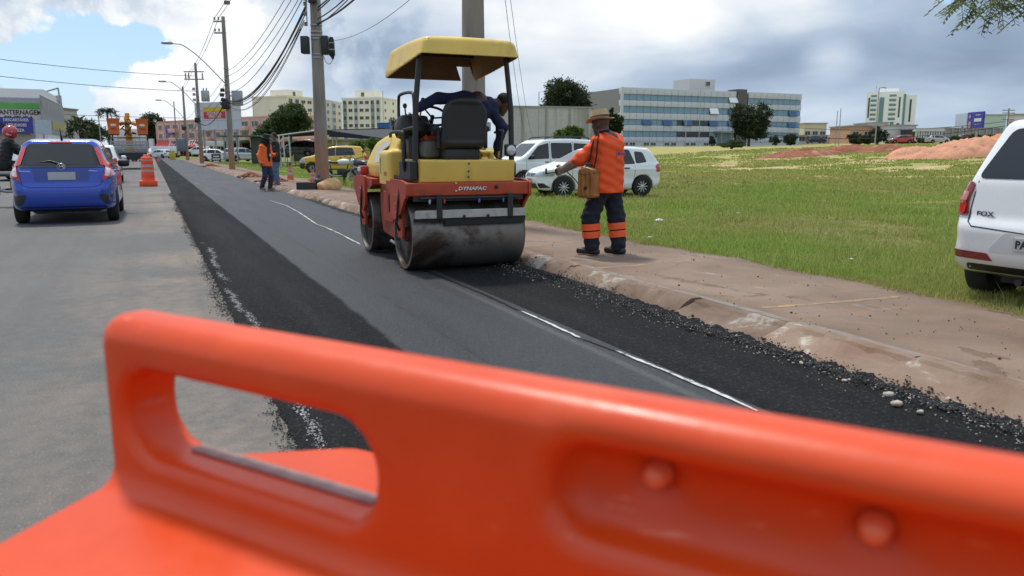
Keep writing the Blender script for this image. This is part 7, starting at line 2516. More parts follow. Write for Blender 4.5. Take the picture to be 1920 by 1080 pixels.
# ---- grey block wall
def grey_wall():
    p, rz, L = frame2(at(935, 62, -.1), at(1110, 64, -.1))
    root = thing('warehouse_wall', 'tall grey block warehouse wall with rain stains behind the white van', 'wall', p, rz)
    H = zat(198, 62)
    def mw(T, b, tc, x, y, z):
        br = T.n('ShaderNodeTexBrick'); 
        m = T.n('ShaderNodeMapping'); T.l(tc, m.inputs['Vector']); m.inputs['Rotation'].default_value = (R(-90), 0, 0)
        T.l(m.outputs[0], br.inputs['Vector']); br.inputs['Scale'].default_value = 2.4; br.inputs['Mortar Size'].default_value = .03
        br.inputs['Color1'].default_value = (.52, .505, .475, 1); br.inputs['Color2'].default_value = (.46, .445, .415, 1); br.inputs['Mortar'].default_value = (.36, .35, .33, 1)
        st = T.noise(stretch(T, tc, 1.4, 1, .06), 1.3, 6, .65)
        s = T.math('MULTIPLY', T.smooth(st, .50, .68), T.smooth(z, 1.2, H))
        right = T.math('MULTIPLY', T.smooth(st, .42, .55), T.smooth(x, L * .70, L))
        c = T.mix(T.math('MULTIPLY', s, .45), br.outputs['Color'], (.20, .165, .14))
        c = T.mix(T.math('MULTIPLY', right, .55), c, (.14, .115, .10))
        T.l(c, b.inputs['Base Color']); b.inputs['Roughness'].default_value = .9
        bumpn(T, b, br.outputs['Fac'], -.4, .02)
    mw_ = adv('block_wall', mw)
    n = 4
    for k in range(n): bx('wall_panel', (L * (k + .5) / n, .15, H / 2), (L / n - .05, .3, H), mw_, root)
    for k in range(n + 1): bx('wall_pier', (L * k / n, .13, H / 2), (.16, .40, H - .03), mat('pier_concrete', (.30, .285, .26), .9), root)
    bx('coping', (L / 2, .15, H + .06), (L + .2, .42, .12), mat('pier_concrete', (.30, .285, .26), .9), root)
    bx('return_wall', (L + .1, 6, H / 2), (.3, 12, H), mat('pier_concrete', (.30, .285, .26), .9), root)


grey_wall()


# ---- left side of the road
def left_side():
    b = at(96, 71, 0)
    a = b - VH * 13
    p, rz, L = frame2(a, b)
    root = thing('body_shop', 'white body repair shop with green stripe and dark painted lettering', 'building', p, rz)
    H = zat(166, 70)
    wm = mat('shop_white', (.74, .74, .72), .8, var=.05)
    bx('wall', (L / 2, 5, H / 2), (L, 10, H), wm, root)
    bx('corrugated_band', (L / 2, -.08, zat(188, 70)), (L, .2, .45), m_galv, root)
    bx('green_stripe', (L / 2, -.12, zat(198.5, 70)), (L - .05, .2, .52), mat('stripe_green', (.10, .36, .08), .6, var=.2, scale=.8), root)
    bx('sign_panel', (L / 2, -.10, zat(220, 70)), (L - .1, .16, 1.5), mat('sign_offwhite', (.56, .56, .54), .7), root)
    ink = mat('sign_ink', (.02, .02, .03), .6)
    text_mesh('wall_lettering', 'LANTERNAGEM', .56, ink, root, (L - .30, -.20, zat(211, 70)), (R(90), 0, 0), .01, 0, .012, 'RIGHT', .86)
    text_mesh('wall_lettering', 'PINTURA', .54, ink, root, (L - .95, -.20, zat(222, 70)), (R(90), 0, 0), .01, 0, .012, 'RIGHT', 1.0)
    bx('red_square', (L - .35, -.2, zat(236, 70)), (.7, .12, .75), mat('sign_red', (.42, .045, .025), .6), root)
    bx('shutter', (L * .5, -.06, 1.5), (L - 2, .1, 2.8), mat('shutter_grey', (.25, .25, .24), .6), root)
    # blue shop sign nearer the road
    b2 = at(70, 60, 0); a2 = b2 - VH * 7
    p, rz, L = frame2(a2, b2)
    root = thing('shop_sign', 'blue shop sign with pale words below the body shop lettering', 'sign', p, rz)
    zt, zb = zat(220, 60), zat(250, 60)
    bm_ = mat('sign_blue', (.035, .045, .26), .6, var=.06)
    bx('board', (L / 2, .15, (zt + zb) / 2), (L, .3, zt - zb), bm_, root)
    bx('side_board', (L + .55, .75, (zt + zb) / 2 - .1), (.12, 1.6, zt - zb - .1), mat('sign_pale', (.42, .47, .52), .6), root, 0, Matrix.Rotation(R(-35), 3, 'Z'))
    for s, z in (('DESCARTÁVEIS', .82), ('UTILIDADES', .5), ('LIMPEZA', .18)):
        text_mesh('board_lettering', s, .30, m_whitep, root, (L - 1.05, -.02, zb + (zt - zb) * z), (R(90), 0, 0), .008, 0, .006, sx=.8)
    sdf_obj('board_picture', lambda x, y, z: np.maximum(ell_sdf(x, y, z, (L - 2.6, -.01, (zt + zb) / 2), (.75, .2, .34)), np.abs(y + .01) - .015), (L - 3.5, -.06, zb), (L - 1.7, .04, zt), .04, mat('picture_dark', (.02, .02, .03), .6), root)
    bx('support', (L / 2, .6, zb / 2), (L - .4, .6, zb), mat('shade_wall', (.30, .28, .25), .85), root)
    # tall grey sign wall along the road
    u0 = to_uv(*at(89, 68)[:2]); u1 = to_uv(*at(127, 84)[:2])
    A, B = uv(u0[0], u0[1]), uv(u1[0], u1[1])
    p, rz, L = frame2(A, B)
    root = thing('sign_hoarding', 'tall weathered grey hoarding with a yellow band standing along the left kerb', 'hoarding', p, rz)
    za, zb_ = zat(181, 68), 2.9
    gm = mat('hoarding_grey', (.28, .28, .275), .7, var=.2, scale=.6, c2=(.36, .35, .33), thr=(.45, .6)); ym = mat('hoarding_yellow', (.42, .34, .12), .7, var=.2)
    n = 6
    for k in range(n):
        piece('panel', ('hoard',), lambda: MB().box((0, 0, 0), (L / n - .04, .14, za - zb_)), gm, root, (L * (k + .5) / n, 0, (za + zb_) / 2))
        if k >= 2: bx('yellow_panel', (L * (k + .5) / n, -.09, zb_ + .75), (L / n - .1, .06, .8), ym, root)
        bx('support_post', (L * (k + .5) / n, .2, za / 2), (.15, .15, za), m_galv, root)
    tb('top_rail', [(0, 0, za + .08), (L, 0, za + .08)], .07, m_galv, root)
    # lattice frame behind
    p = at(108, 92, 0); root = thing('lattice_frame', 'pale triangular roof frame rising behind the grey hoarding', 'frame', p)
    t0, t1 = Vector((-2.8, 0, zat(182, 92))), Vector((.9, 0, zat(165, 92))); b1 = Vector((1.0, 0, zat(205, 92)))
    for q in ((t0, t1), (t1, b1), (t0 + Vector((0, 0, -.5)), t1 + Vector((-.3, 0, -.9)))): tb('frame_bar', list(q), .09, m_galv, root, 6)
    bx('frame_sheet', (-.6, .3, zat(192, 92)), (3.2, .1, 1.6), mat('sheet_pale', (.52, .54, .55), .6), root)
    for x in (-2.6, -1.0, .8): tb('frame_leg', [(x, 0, -.1), (x, 0, zat(188, 92))], .08, m_galv, root, 6)
    # beige block
    p, rz, L = frame2(at(122, 96, 0), at(153, 100, 0))
    root = thing('beige_block', 'plain beige block with flat roof past the grey hoarding', 'building', p, rz)
    hh = zat(206, 98)
    bx('wall', (L / 2, 4, hh / 2), (L, 8, hh), mat('beige_render', (.50, .44, .36), .85, var=.06), root)
    bx('roof_lip', (L / 2, 4, hh + .1), (L + .3, 8.3, .2), mat('beige_lip', (.26, .23, .2), .85), root)
    bx('dark_shopfront', (L / 2, -.06, 1.2), (L * .8, .1, 2.2), m_wglass, root)
    for k, (px, d) in enumerate(((129, 110), (141, 108))):
        pass
    # row of low shops carrying on along the left side
    for k, (u, w, h_, c, lab) in enumerate(((108, 18, 4.2, (.40, .37, .33), 'low pale shop past the beige block'), (132, 22, 3.6, (.34, .20, .15), 'low brick coloured shop behind the bucket truck'), (160, 24, 5.0, (.45, .45, .43), 'white low building at the far end of the left side'))):
        A, B = uv(u, -10.5), uv(u + w, -10.5)
        p, rz, L = frame2(A, B)
        root = thing('low_shop', lab, 'building', p, rz)
        bx('wall', (L / 2, 4, h_ / 2), (L, 8, h_), mat('shop_%d' % k, c, .85, var=.08), root); bx('roof_lip', (L / 2, 4, h_ + .1), (L + .4, 8.4, .2), m_galv, root)
        for q in range(4): bx('shop_door', (L * (q + .5) / 4, -.05, 1.2), (L / 6, .14, 2.3), m_wglass, root)
    p = at(183, 60, 0)
    o = bx('red_awning_car_roof', (0, 0, 0), (1, 1, 1), P_redc, None) if False else None


left_side()


# ---- right-hand background
def right_side():
    zg = 3.2
    def block(px0, px1, d, top, base, m, label, depth=10, wins=0, name='low_building', d2=None):
        p, rz, L = frame2(at(px0, d, zg), at(px1, d2 or d, zg))
        root = thing(name, label, 'building', p, rz)
        H = zat(top, d) - zg
        bx('wall', (L / 2, depth / 2, H / 2 - .4), (L, depth, H + .8), m, root)
        bx('roof_lip', (L / 2, depth / 2, H + .12), (L + .4, depth + .4, .24), mat('lip_grey', (.30, .29, .28), .8), root)
        for k in range(wins): window(root, L * (k + .5) / wins, H * .5, 1.2, 1.0)
        return root, L, H
    block(1506, 1548, 190, 232, 262, mat('bg_cream', (.55, .48, .36), .85), 'cream flat roofed building right of the office', 10, 3)
    block(1496, 1552, 165, 255, 270, mat('bg_pale', (.50, .52, .54), .8), 'low pale building below the cream one', 8, 4)
    block(1552, 1590, 175, 258, 270, mat('bg_tile', (.42, .27, .19), .85), 'low tiled houses behind the paired posts', 8, 3)
    block(1592, 1636, 160, 237, 262, mat('bg_peach', (.50, .29, .18), .85, var=.15), 'peach walled building behind the dark bushes', 10, 2)
    block(1634, 1662, 165, 231, 262, mat('bg_lime', (.50, .52, .36), .85), 'narrow pale lime building with dark windows', 9, 2)
    block(1656, 1716, 155, 236, 268, mat('bg_whitewash', (.56, .54, .54), .85, var=.2, scale=.4), 'weathered whitewashed hall beside the columned one', 12)
    root, L, H = block(1712, 1764, 150, 243, 268, mat('bg_dark', (.05, .05, .055), .8), 'hall with a row of white columns', 9)
    wm = mat('column_white', (.58, .58, .57), .7)
    for k in range(11): piece('column', ('col',), lambda: MB().box((0, 0, 0), (.30, .35, H - .3), None, .04), wm, root, (L * (k + .5) / 11, -.45, H / 2 - .1))
    bx('cornice', (L / 2, -.3, H - .1), (L + .3, 1.0, .5), wm, root); bx('base', (L / 2, -.4, .1), (L, .9, .6), wm, root)
    root, L, H = block(1764, 1878, 175, 241, 268, mat('bg_grey', (.24, .25, .26), .7, var=.1), 'long dark grey warehouse behind the billboards', 12)
    for k in range(9): bx('wall_pier', (L * (k + .5) / 9, -.1, H / 2), (.25, .3, H), mat('lip_grey', (.30, .29, .28), .8), root)
    block(1842, 1882, 200, 216, 268, mat('bg_mint', (.42, .52, .47), .8), 'pale mint building behind the cable pole', 10)
    block(1900, 1990, 120, 228, 250, mat('bg_mesh', (.66, .16, .05), .8, var=.25, scale=1.5), 'building wrapped in bright orange safety mesh', 1.5)
    block(1897, 1985, 128, 216, 250, m_whitep, 'white roofed structure above the orange mesh', 1.5)
    block(1107, 1119, 230, 177, 260, mat('bg_sliver', (.60, .55, .46), .8), 'narrow cream tower squeezed between dark tree and office', 10, 1)
    # billboards
    for px0, px1, d, top, bot, c, lab, txt in ((1812, 1841, 130, 211, 241, (.035, .045, .30), 'blue billboard with a pale figure and white words on a post', True), (1789, 1810, 150, 214, 238, (.45, .50, .58), 'pale washed out billboard beside the blue one', False)):
        p, rz, L = frame2(at(px0, d, zg), at(px1, d - 4, zg))
        root = thing('billboard', lab, 'billboard', p, rz)
        z0, z1 = zat(bot, d) - zg, zat(top, d) - zg
        bx('board', (L / 2, 0, (z0 + z1) / 2), (L, .3, z1 - z0), mat('bb_%d' % px0, c, .5, var=.1), root)
        tb('post', [(L * .5, .3, -.5), (L * .5, .3, z0)], .2, m_galv, root)
        if txt:
            for k, (z, w) in enumerate(((.8, .3), (.55, .45), (.45, .45), (.22, .4))): bx('white_words', (L * .68, -.17, z0 + (z1 - z0) * z), (L * w, .04, (z1 - z0) * (.10 if k in (1, 2) else .04)), m_whitep, root)
            def fig(x, y, z):
                return np.maximum(smin(ell_sdf(x, y, z, (L * .16, 0, z0 + (z1 - z0) * .72), (.28, .5, .36)), ell_sdf(x, y, z, (L * .17, 0, z0 + (z1 - z0) * .22), (.42, .5, .62)), .1), np.abs(y + .17) - .03)
            sdf_obj('printed_figure', fig, (-.3, -.3, z0), (L * .5, 0, z1), .06, mat('figure_pink', (.40, .24, .26), .6), root)


right_side()
# ================================================================== trees, bushes, grass
def leaf_mat(name, c, c2=None, tr=.25):
    if name in MATS: return MATS[name]
    m = bpy.data.materials.new(name); m.use_nodes = True
    T = NT(m.node_tree)
    out = T.n('ShaderNodeOutputMaterial'); b = T.n('ShaderNodeBsdfPrincipled')
    at_ = T.n('ShaderNodeAttribute'); at_.attribute_name = 'rnd'
    c2 = c2 or tuple(v * 1.9 for v in c)
    col = T.ramp(at_.outputs['Fac'], [(0.0, tuple(v * .6 for v in c)), (.5, c), (1.0, c2)])
    T.l(col, b.inputs['Base Color']); b.inputs['Roughness'].default_value = .6; b.inputs['Specular IOR Level'].default_value = .3
    tl = T.n('ShaderNodeBsdfTranslucent'); T.l(col, tl.inputs['Color'])
    mx = T.n('ShaderNodeMixShader'); mx.inputs[0].default_value = tr
    T.l(b.outputs[0], mx.inputs[1]); T.l(tl.outputs[0], mx.inputs[2]); T.l(mx.outputs[0], out.inputs[0])
    MATS[name] = m
    return m


def set_rnd(o, vals):
    a = o.data.attributes.new('rnd', 'FLOAT', 'POINT')
    a.data.foreach_set('value', np.asarray(vals, np.float32))


def leaves(name, P, size, m, parent, seed, droop=.3, aspect=.55, out=None):
    """diamond leaves at points P, folded along the midrib"""
    r = np.random.default_rng(seed)
    n = len(P)
    d = r.normal(size=(n, 3)); d[:, 2] -= droop
    if out is not None: d += out * .9
    d /= np.linalg.norm(d, axis=1)[:, None]
    s = np.cross(d, r.normal(size=(n, 3))); s /= np.linalg.norm(s, axis=1)[:, None] + 1e-9
    nn = np.cross(d, s)
    L = size * r.uniform(.6, 1.35, n)[:, None]
    a = P; b = P + d * L * .5 + s * L * aspect * .5 + nn * L * .10; c = P + d * L; e = P + d * L * .5 - s * L * aspect * .5 + nn * L * .10
    V = np.stack([a, b, c, e], 1).reshape(-1, 3)
    i = np.arange(n)[:, None] * 4
    F = np.concatenate([i + np.array([[0, 1, 2]]), i + np.array([[0, 2, 3]])], 0)
    o = mesh_np(name, V, F, m, parent, 0)
    rv = np.clip(r.normal(.5, .22, n), 0, 1)
    set_rnd(o, np.repeat(rv, 4))
    return o


m_bark = mat('bark', (.10, .075, .055), .9, var=.3, scale=8, bump=.6, bscale=25)


def tree(loc, H, blobs, nleaf, lsize, m, label, name='tree', trunk=.18, seed=1, cat='tree', gap=.5, group=None, tr_top=.6):
    """blobs: list of (x, y, z, rx, ry, rz) relative to the foot"""
    root = thing(name, label, cat, loc, 0, group)
    r = np.random.default_rng(seed)
    tm = MB()
    top = max(b[2] for b in blobs)
    pts = [(0, 0, -.2), (r.normal(0, .03) * H, r.normal(0, .03) * H, H * .22), (r.normal(0, .04) * H, r.normal(0, .04) * H, H * tr_top)]
    tm.tube(pts, [trunk, trunk * .75, trunk * .35], 9)
    for b in blobs[:7]:
        s = Vector(pts[1]).lerp(Vector(pts[2]), float(r.uniform(0, .7)))
        e = Vector(b[:3])
        tm.tube([s, s.lerp(e, .5) + Vector((0, 0, -.04 * H)), e], [trunk * .42, trunk * .28, trunk * .10], 6)
    tm.build('trunk', m_bark, root, 60)
    P, O = [], []
    vol = np.array([b[3] * b[4] * b[5] for b in blobs]) ** .67; vol /= vol.sum()
    for b, w in zip(blobs, vol):
        n = int(nleaf * 2.2 * w)
        # clumps on and in each lobe so that gaps stay open
        k = max(6, n // 45)
        dcl = r.normal(size=(k, 3)); dcl /= np.linalg.norm(dcl, axis=1)[:, None]
        rad = r.uniform(.45, 1.02, k) ** .6
        cl = dcl * rad[:, None]
        idx = r.integers(0, k, n)
        q = cl[idx] + r.normal(0, .16 * gap + .06, (n, 3))
        P.append(q * np.array(b[3:6]) + np.array(b[:3])); O.append(dcl[idx])
    P = np.concatenate(P); O = np.concatenate(O)
    ok = P[:, 2] > .05 * H
    leaves('crown', P[ok], lsize * .68, m, root, seed + 1, .3, .6, O[ok])
    return root


def lobes(n, R_, c, seed, flat=1.0, size=.5):
    r = np.random.default_rng(seed)
    out = []
    for i in range(n):
        d = r.normal(size=3); d /= np.linalg.norm(d)
        rr = r.uniform(.35, .75)
        p = np.array(c) + d * np.array(R_) * rr
        s = size * r.uniform(.7, 1.2)
        out.append((p[0], p[1], p[2], R_[0] * s, R_[1] * s, R_[2] * s * flat))
    return out


lm_dark = leaf_mat('leaf_dark', (.026, .044, .014), (.06, .085, .025))
lm_mid = leaf_mat('leaf_mid', (.040, .075, .018), (.095, .13, .03))
lm_bright = leaf_mat('leaf_bright', (.09, .16, .025), (.20, .26, .05))
lm_grey = leaf_mat('leaf_grey', (.05, .055, .035), (.12, .11, .07))


def px_tree(px, d, base, top, wpx, n, ls, m, label, seed, lob=9, name='tree', flat=1.0, ratio=None, trunk=.2, low=.25, cat='tree', lobesize=.5):
    z0 = zat(base, d); H = zat(top, d) - z0
    p = at(px, d, z0)
    w = wpx / FPX * d / 2
    rz = H * (1 - low) / 2
    bl = lobes(lob, (w, w * .9, rz), (0, 0, H * low + rz), seed, flat, lobesize)
    bl.append((0, 0, H * low + rz, w * .62, w * .6, rz * .7))
    return tree(p, H, bl, n, ls, m, label, name, trunk, seed, cat)


px_tree(1064, 78, 262, 150, 92, 16000, .30, lm_dark, 'big dark round tree rising behind the grey block wall', 3, 14, low=.2, lobesize=.62)
px_tree(1404, 112, 274, 189, 74, 13000, .34, lm_dark, 'dark bushy tree standing before the office facade', 5, 12, trunk=.22, low=.18, lobesize=.55)
px_tree(1152, 80, 265, 206, 34, 4500, .26, lm_dark, 'small dark tree beside the straw hat and office corner', 7, 7, low=.1)
px_tree(1072, 34, 268, 238, 54, 3800, .16, lm_bright, 'bright green shrub top behind the white van', 9, 8, name='shrub', low=.05, cat='shrub')
px_tree(545, 88, 268, 194, 95, 9000, .30, lm_mid, 'leafy green tree left of the concrete pole by the carport', 11, 14, low=.12, lobesize=.42)
px_tree(505, 92, 272, 222, 60, 4200, .28, lm_mid, 'lower leafy tree beside the pink building', 12, 8, low=.1, lobesize=.45)
px_tree(752, 105, 270, 212, 66, 5200, .30, lm_grey, 'greyish open crowned tree behind the roller posts', 13, 10, low=.15, lobesize=.45)
px_tree(700, 62, 280, 258, 42, 2600, .18, lm_bright, 'yellow green bush by the end of the carport', 14, 6, name='bush', low=.02, cat='bush')
px_tree(672, 66, 282, 264, 30, 1500, .18, lm_bright, 'small bright bush under the carport edge', 15, 5, name='bush', low=.02, cat='bush')
px_tree(298, 225, 290, 213, 66, 9000, .75, lm_dark, 'large dark tree at the far end behind the bucket truck', 17, 12, low=.1, lobesize=.55)
px_tree(170, 120, 288, 226, 52, 4500, .4, lm_dark, 'dark tree beyond the beige block', 19, 8, low=.1)
px_tree(232, 135, 290, 238, 40, 3000, .4, lm_dark, 'dark low tree behind the truck buckets', 20, 7, low=.1)
px_tree(1372, 95, 276, 262, 60, 2600, .22, lm_mid, 'sprawling green bush on the lot ridge below the dark tree', 21, 7, name='bush', low=.0, cat='bush')
px_tree(1482, 125, 272, 250, 34, 2200, .28, lm_dark, 'round dark bush at the right end of the office', 22, 6, name='bush', low=.05, cat='bush')
px_tree(1455, 128, 272, 252, 22, 1200, .28, lm_mid, 'slim green bush before the office steps', 23, 5, name='bush', low=.05, cat='bush')
px_tree(1335, 128, 272, 255, 14, 800, .28, lm_dark, 'small dark shrub at the office entrance', 24, 4, name='bush', low=.05, cat='bush')
for k, (px, w, top) in enumerate(((1600, 34, 250), (1628, 34, 252), (1645, 30, 238), (1670, 22, 262), (1700, 40, 260), (1735, 40, 258), (1765, 34, 256), (1795, 40, 254), (1822, 40, 248), (1852, 36, 255), (1878, 30, 258))):
    px_tree(px, 146 - k % 3 * 3, 272, top, w, 1900, .34, lm_dark if k % 2 == 0 else lm_mid, 'dark green roadside bush in the hedge row, %s' % ['below the peach wall', 'beside the peach wall corner', 'tall and feathery before the lime building', 'low one before the whitewashed hall', 'before the whitewashed hall right end', 'below the white columns left half', 'below the white columns right half', 'before the grey warehouse left end', 'below the blue billboard', 'before the mint building', 'by the far cable pole'][k], 30 + k, 5, name='hedge_bush', low=.0, cat='bush')


def palm(px, d, base, top, label, seed, nf=14, ln=1.9):
    z0 = zat(base, d); H = zat(top, d) - z0
    root = thing('palm_tree', label, 'palm tree', at(px, d, z0))
    r = np.random.default_rng(seed)
    tb('trunk', [(0, 0, -.2), (.1, 0, H * .5), (.05, 0, H * .86)], [.22, .16, .13], m_bark, root)
    P, O = [], []
    mb = MB()
    for k in range(nf):
        a = 2 * math.pi * k / nf + r.uniform(-.2, .2); up = r.uniform(.2, 1.0)
        d0 = np.array([math.cos(a), math.sin(a), 0])
        pts = []
        for i in range(9):
            t = i / 8
            p = np.array([.05, 0, H * .86]) + d0 * ln * t + np.array([0, 0, ln * (up * t - .95 * t * t)])
            pts.append(Vector(p))
            if i:
                for j in range(7):
                    q = p + d0 * ln * r.uniform(-.06, .06)
                    P.append(q); O.append(np.array([-d0[1], d0[0], 0]) * (1 if j % 2 else -1) + d0 * .3 + np.array([0, 0, -.5]))
        mb.tube(pts, [.03] * 8 + [.01], 4)
    mb.build('frond_ribs', lm_mid, root)
    set_rnd(root.children[-1], np.full(len(root.children[-1].data.vertices), .3))
    leaves('fronds', np.array(P), ln * .30, lm_dark, root, seed, .3, .18, np.array(O) * 1.2)


palm(164, 95, 290, 222, 'broad palm tree past the beige block', 2, 16, 2.4)
palm(207, 120, 290, 194, 'tall slender palm rising above the left truck bucket', 3, 12, 1.5)
palm(188, 115, 290, 240, 'low palm beside the thin street lamp post', 4, 12, 2.0)


# ---- overhanging branch at the upper right, of a tree that stands beside the kerb
def overhang():
    root = thing('feathery_tree', 'feathery leaved tree whose branch hangs over the white hatchback', 'tree', (5.6, 3.9, .05))
    B = Vector((5.6, 3.9, .05))
    P0 = at(2060, 5.0, 2.55)
    tm = MB()
    tm.tube([(0, 0, -.2), (.05, .02, 1.4), (0, .1, 2.6), (.1, .2, 4.0)], [.15, .12, .10, .06], 12)
    limb_end = at(1905, 5.6, 2.62) - B
    tm.tube([(0, .06, 2.2), Vector((-.5, .5, 2.62)), Vector((-1.2, 1.2, 2.75)), limb_end], [.06, .045, .03, .014], 8)
    tm.build('trunk', m_bark, root, 60)
    r = random.Random(4)
    tw = MB(); LP, LO, LS = [], [], []
    V, F, rv = [], [], []
    starts = []
    for k in range(150):
        px = r.uniform(1792, 2060); py = r.uniform(-45, 8)
        d = r.uniform(5.1, 6.0)
        starts.append(Vector(at(px, d, zat(py, d))) - B)
    for s in starts:
        yaw = r.uniform(-2.6, -.4) if r.random() < .75 else r.uniform(0, 6.28)
        dirv = Vector((math.cos(yaw + 0.0), math.sin(yaw) * .7, r.uniform(-.75, -.05))).normalized()
        if r.random() < .6: dirv.x = -abs(dirv.x)
        ln = r.uniform(.16, .28)
        prev = s
        side0 = dirv.cross(Vector((0, 0, 1))).normalized()
        pts = [s]
        npair = 8
        for i in range(1, npair + 1):
            t = i / npair
            p = s + dirv * ln * t + Vector((0, 0, -.06 * t * t))
            pts.append(p)
            for sg in (-1, 1):
                ld = (side0 * sg + dirv * .75 + Vector((0, 0, -.35))).normalized()
                l = .050 * (1.1 - .35 * abs(t - .5))
                w = ld.cross(Vector((r.uniform(-.2, .2), r.uniform(-.2, .2), 1))).normalized() * l * .20
                o = len(V)
                V += [p, p + ld * l * .5 + w, p + ld * l, p + ld * l * .5 - w]
                F += [[o, o + 1, o + 2], [o, o + 2, o + 3]]
                rv += [r.uniform(.1, .9)] * 4
        tw.tube(pts, .0022, 4)
        q = Vector(limb_end).lerp(Vector((-1.2, 1.2, 2.75)), r.random())
        tw.tube([s, s.lerp(q, .5) + Vector((0, 0, .05)), q], [.003, .005, .007], 4)
    tw.build('twigs', m_bark, root, 60)
    # the rest of the crown, above the picture
    rr = np.random.default_rng(5)
    Pc = rr.normal(size=(5000, 3)) * np.array([.9, .8, .45]) + np.array([.5, .1, 4.3])
    o = mesh_np('leaflets', np.array([list(v) for v in V]), np.array(F), leaf_mat('leaf_feather', (.09, .14, .022), (.20, .25, .05), .45), root, 0)
    set_rnd(o, rv); o['kind'] = 'stuff'
    leaves('crown', Pc, .09, lm_mid, root, 6)


overhang()


# ---- grass
def grass_mat():
    m = bpy.data.materials.new('grass_blades'); m.use_nodes = True
    T = NT(m.node_tree)
    out = T.n('ShaderNodeOutputMaterial'); b = T.n('ShaderNodeBsdfPrincipled')
    at_ = T.n('ShaderNodeAttribute'); at_.attribute_name = 'rnd'
    dr = T.n('ShaderNodeAttribute'); dr.attribute_name = 'dry'
    g = T.ramp(at_.outputs['Fac'], [(0, (.14, .21, .034)), (.5, (.265, .37, .066)), (1, (.40, .49, .12))])
    d = T.ramp(at_.outputs['Fac'], [(0, (.22, .17, .065)), (.5, (.40, .34, .12)), (1, (.55, .48, .20))])
    col = T.mix(dr.outputs['Fac'], g, d)
    T.l(col, b.inputs['Base Color']); b.inputs['Roughness'].default_value = .65; b.inputs['Specular IOR Level'].default_value = .25
    tl = T.n('ShaderNodeBsdfTranslucent'); T.l(col, tl.inputs['Color'])
    mx = T.n('ShaderNodeMixShader'); mx.inputs[0].default_value = .38
    T.l(b.outputs[0], mx.inputs[1]); T.l(tl.outputs[0], mx.inputs[2]); T.l(mx.outputs[0], out.inputs[0])
    return m


m_blade = grass_mat()


def vnoise(x, y, f, seed):
    """cheap smooth noise 0..1"""
    r = np.random.default_rng(seed)
    s = np.zeros_like(x)
    for k in range(6):
        a = r.uniform(0, 6.28); ff = f * r.uniform(.6, 1.6)
        s += np.sin((x * math.cos(a) + y * math.sin(a)) * ff + r.uniform(0, 6.28))
    return np.clip(.5 + s / 7, 0, 1)


def blades(name, X, Y, hgt, wid, dryb, label, seed):
    r = np.random.default_rng(seed)
    n = len(X)
    Z = lot_z(X, Y) - .01
    a = r.uniform(0, 6.28, n)
    ca, sa = np.cos(a), np.sin(a)
    lean = r.uniform(.1, .75, n) * hgt
    la = r.uniform(0, 6.28, n); lx, ly = np.cos(la) * lean, np.sin(la) * lean
    b0 = np.stack([X - ca * wid, Y - sa * wid, Z], 1); b1 = np.stack([X + ca * wid, Y + sa * wid, Z], 1)
    m0 = np.stack([X - ca * wid * .7 + lx * .35, Y - sa * wid * .7 + ly * .35, Z + hgt * .6], 1); m1 = np.stack([X + ca * wid * .7 + lx * .35, Y + sa * wid * .7 + ly * .35, Z + hgt * .6], 1)
    t = np.stack([X + lx, Y + ly, Z + hgt * r.uniform(.8, 1.05, n)], 1)
    V = np.stack([b0, b1, m0, m1, t], 1).reshape(-1, 3)
    i = np.arange(n)[:, None] * 5
    F = np.concatenate([i + np.array([[0, 1, 3]]), i + np.array([[0, 3, 2]]), i + np.array([[2, 3, 4]])], 0)
    o = mesh_np(name, V, F, m_blade, None, 0)
    rv = np.clip(r.normal(.5, .24, n), 0, 1); set_rnd(o, np.repeat(rv, 5))
    at_ = o.data.attributes.new('dry', 'FLOAT', 'POINT'); at_.data.foreach_set('value', np.repeat(np.clip(dryb, 0, 1), 5).astype(np.float32))
    tag(o, label, 'grass', kind='stuff')
    return o


def scatter(n, dmin, dmax, seed, p=1.0, pxlo=560, pxhi=1990):
    r = np.random.default_rng(seed)
    D = dmin * (dmax / dmin) ** (r.random(n) ** p)
    px = r.uniform(pxlo, pxhi, n)
    X = (px - 960) / FPX * D * 1.01
    return X, D, r


def bare_mask(X, Y):
    return vnoise(X, Y, 1.1, 31) * .6 + vnoise(X, Y, 3.3, 32) * .4


# near and middle distance, thinning with distance
X, Y, r = scatter(300000, 5.0, 32, 50, .9)
v = X * VH.x + Y * VH.y; u = X * UH.x + Y * UH.y
edge = 5.74 + ragged(u, 4.1, .10) + .06 * np.sin(u * 5)
k = (v > edge) & (bare_mask(X, Y) < .78 + .3 * r.random(len(X)))
X, Y, v, edge = X[k], Y[k], v[k], edge[k]
n = len(X)
tall = vnoise(X, Y, 2.2, 33)
hg = (.035 + .085 * tall * r.random(n)) * (1 + .5 * (vnoise(X, Y, .5, 34) > .55)) * (1 + .02 * np.clip(Y - 8, 0, 20))
ed = np.clip(1 - (v - edge) / .35, 0, 1)
hg = hg * (1 - .35 * ed) * np.where(bare_mask(X, Y) > .70, .55, 1)
dry = .55 * ed + 1.2 * np.clip(bare_mask(X, Y) - .62, 0, 1) * 3 + .9 * (vnoise(X, Y, .8, 35) - .48) + .25 * r.random(n) * (r.random(n) < .35) + .35 * (r.random(n) < .10)
dry = dry + .55 * sstep(Y, 20, 30) * vnoise(X, Y, .35, 36)  # yellower with distance, leading into the sunlight painted on the far lot
blades('grass', X, Y, hg, .0028 + .0009 * np.clip(Y - 6, 0, 26) * .55, dry, 'short mixed green and dry grass covering the near lot', 51)
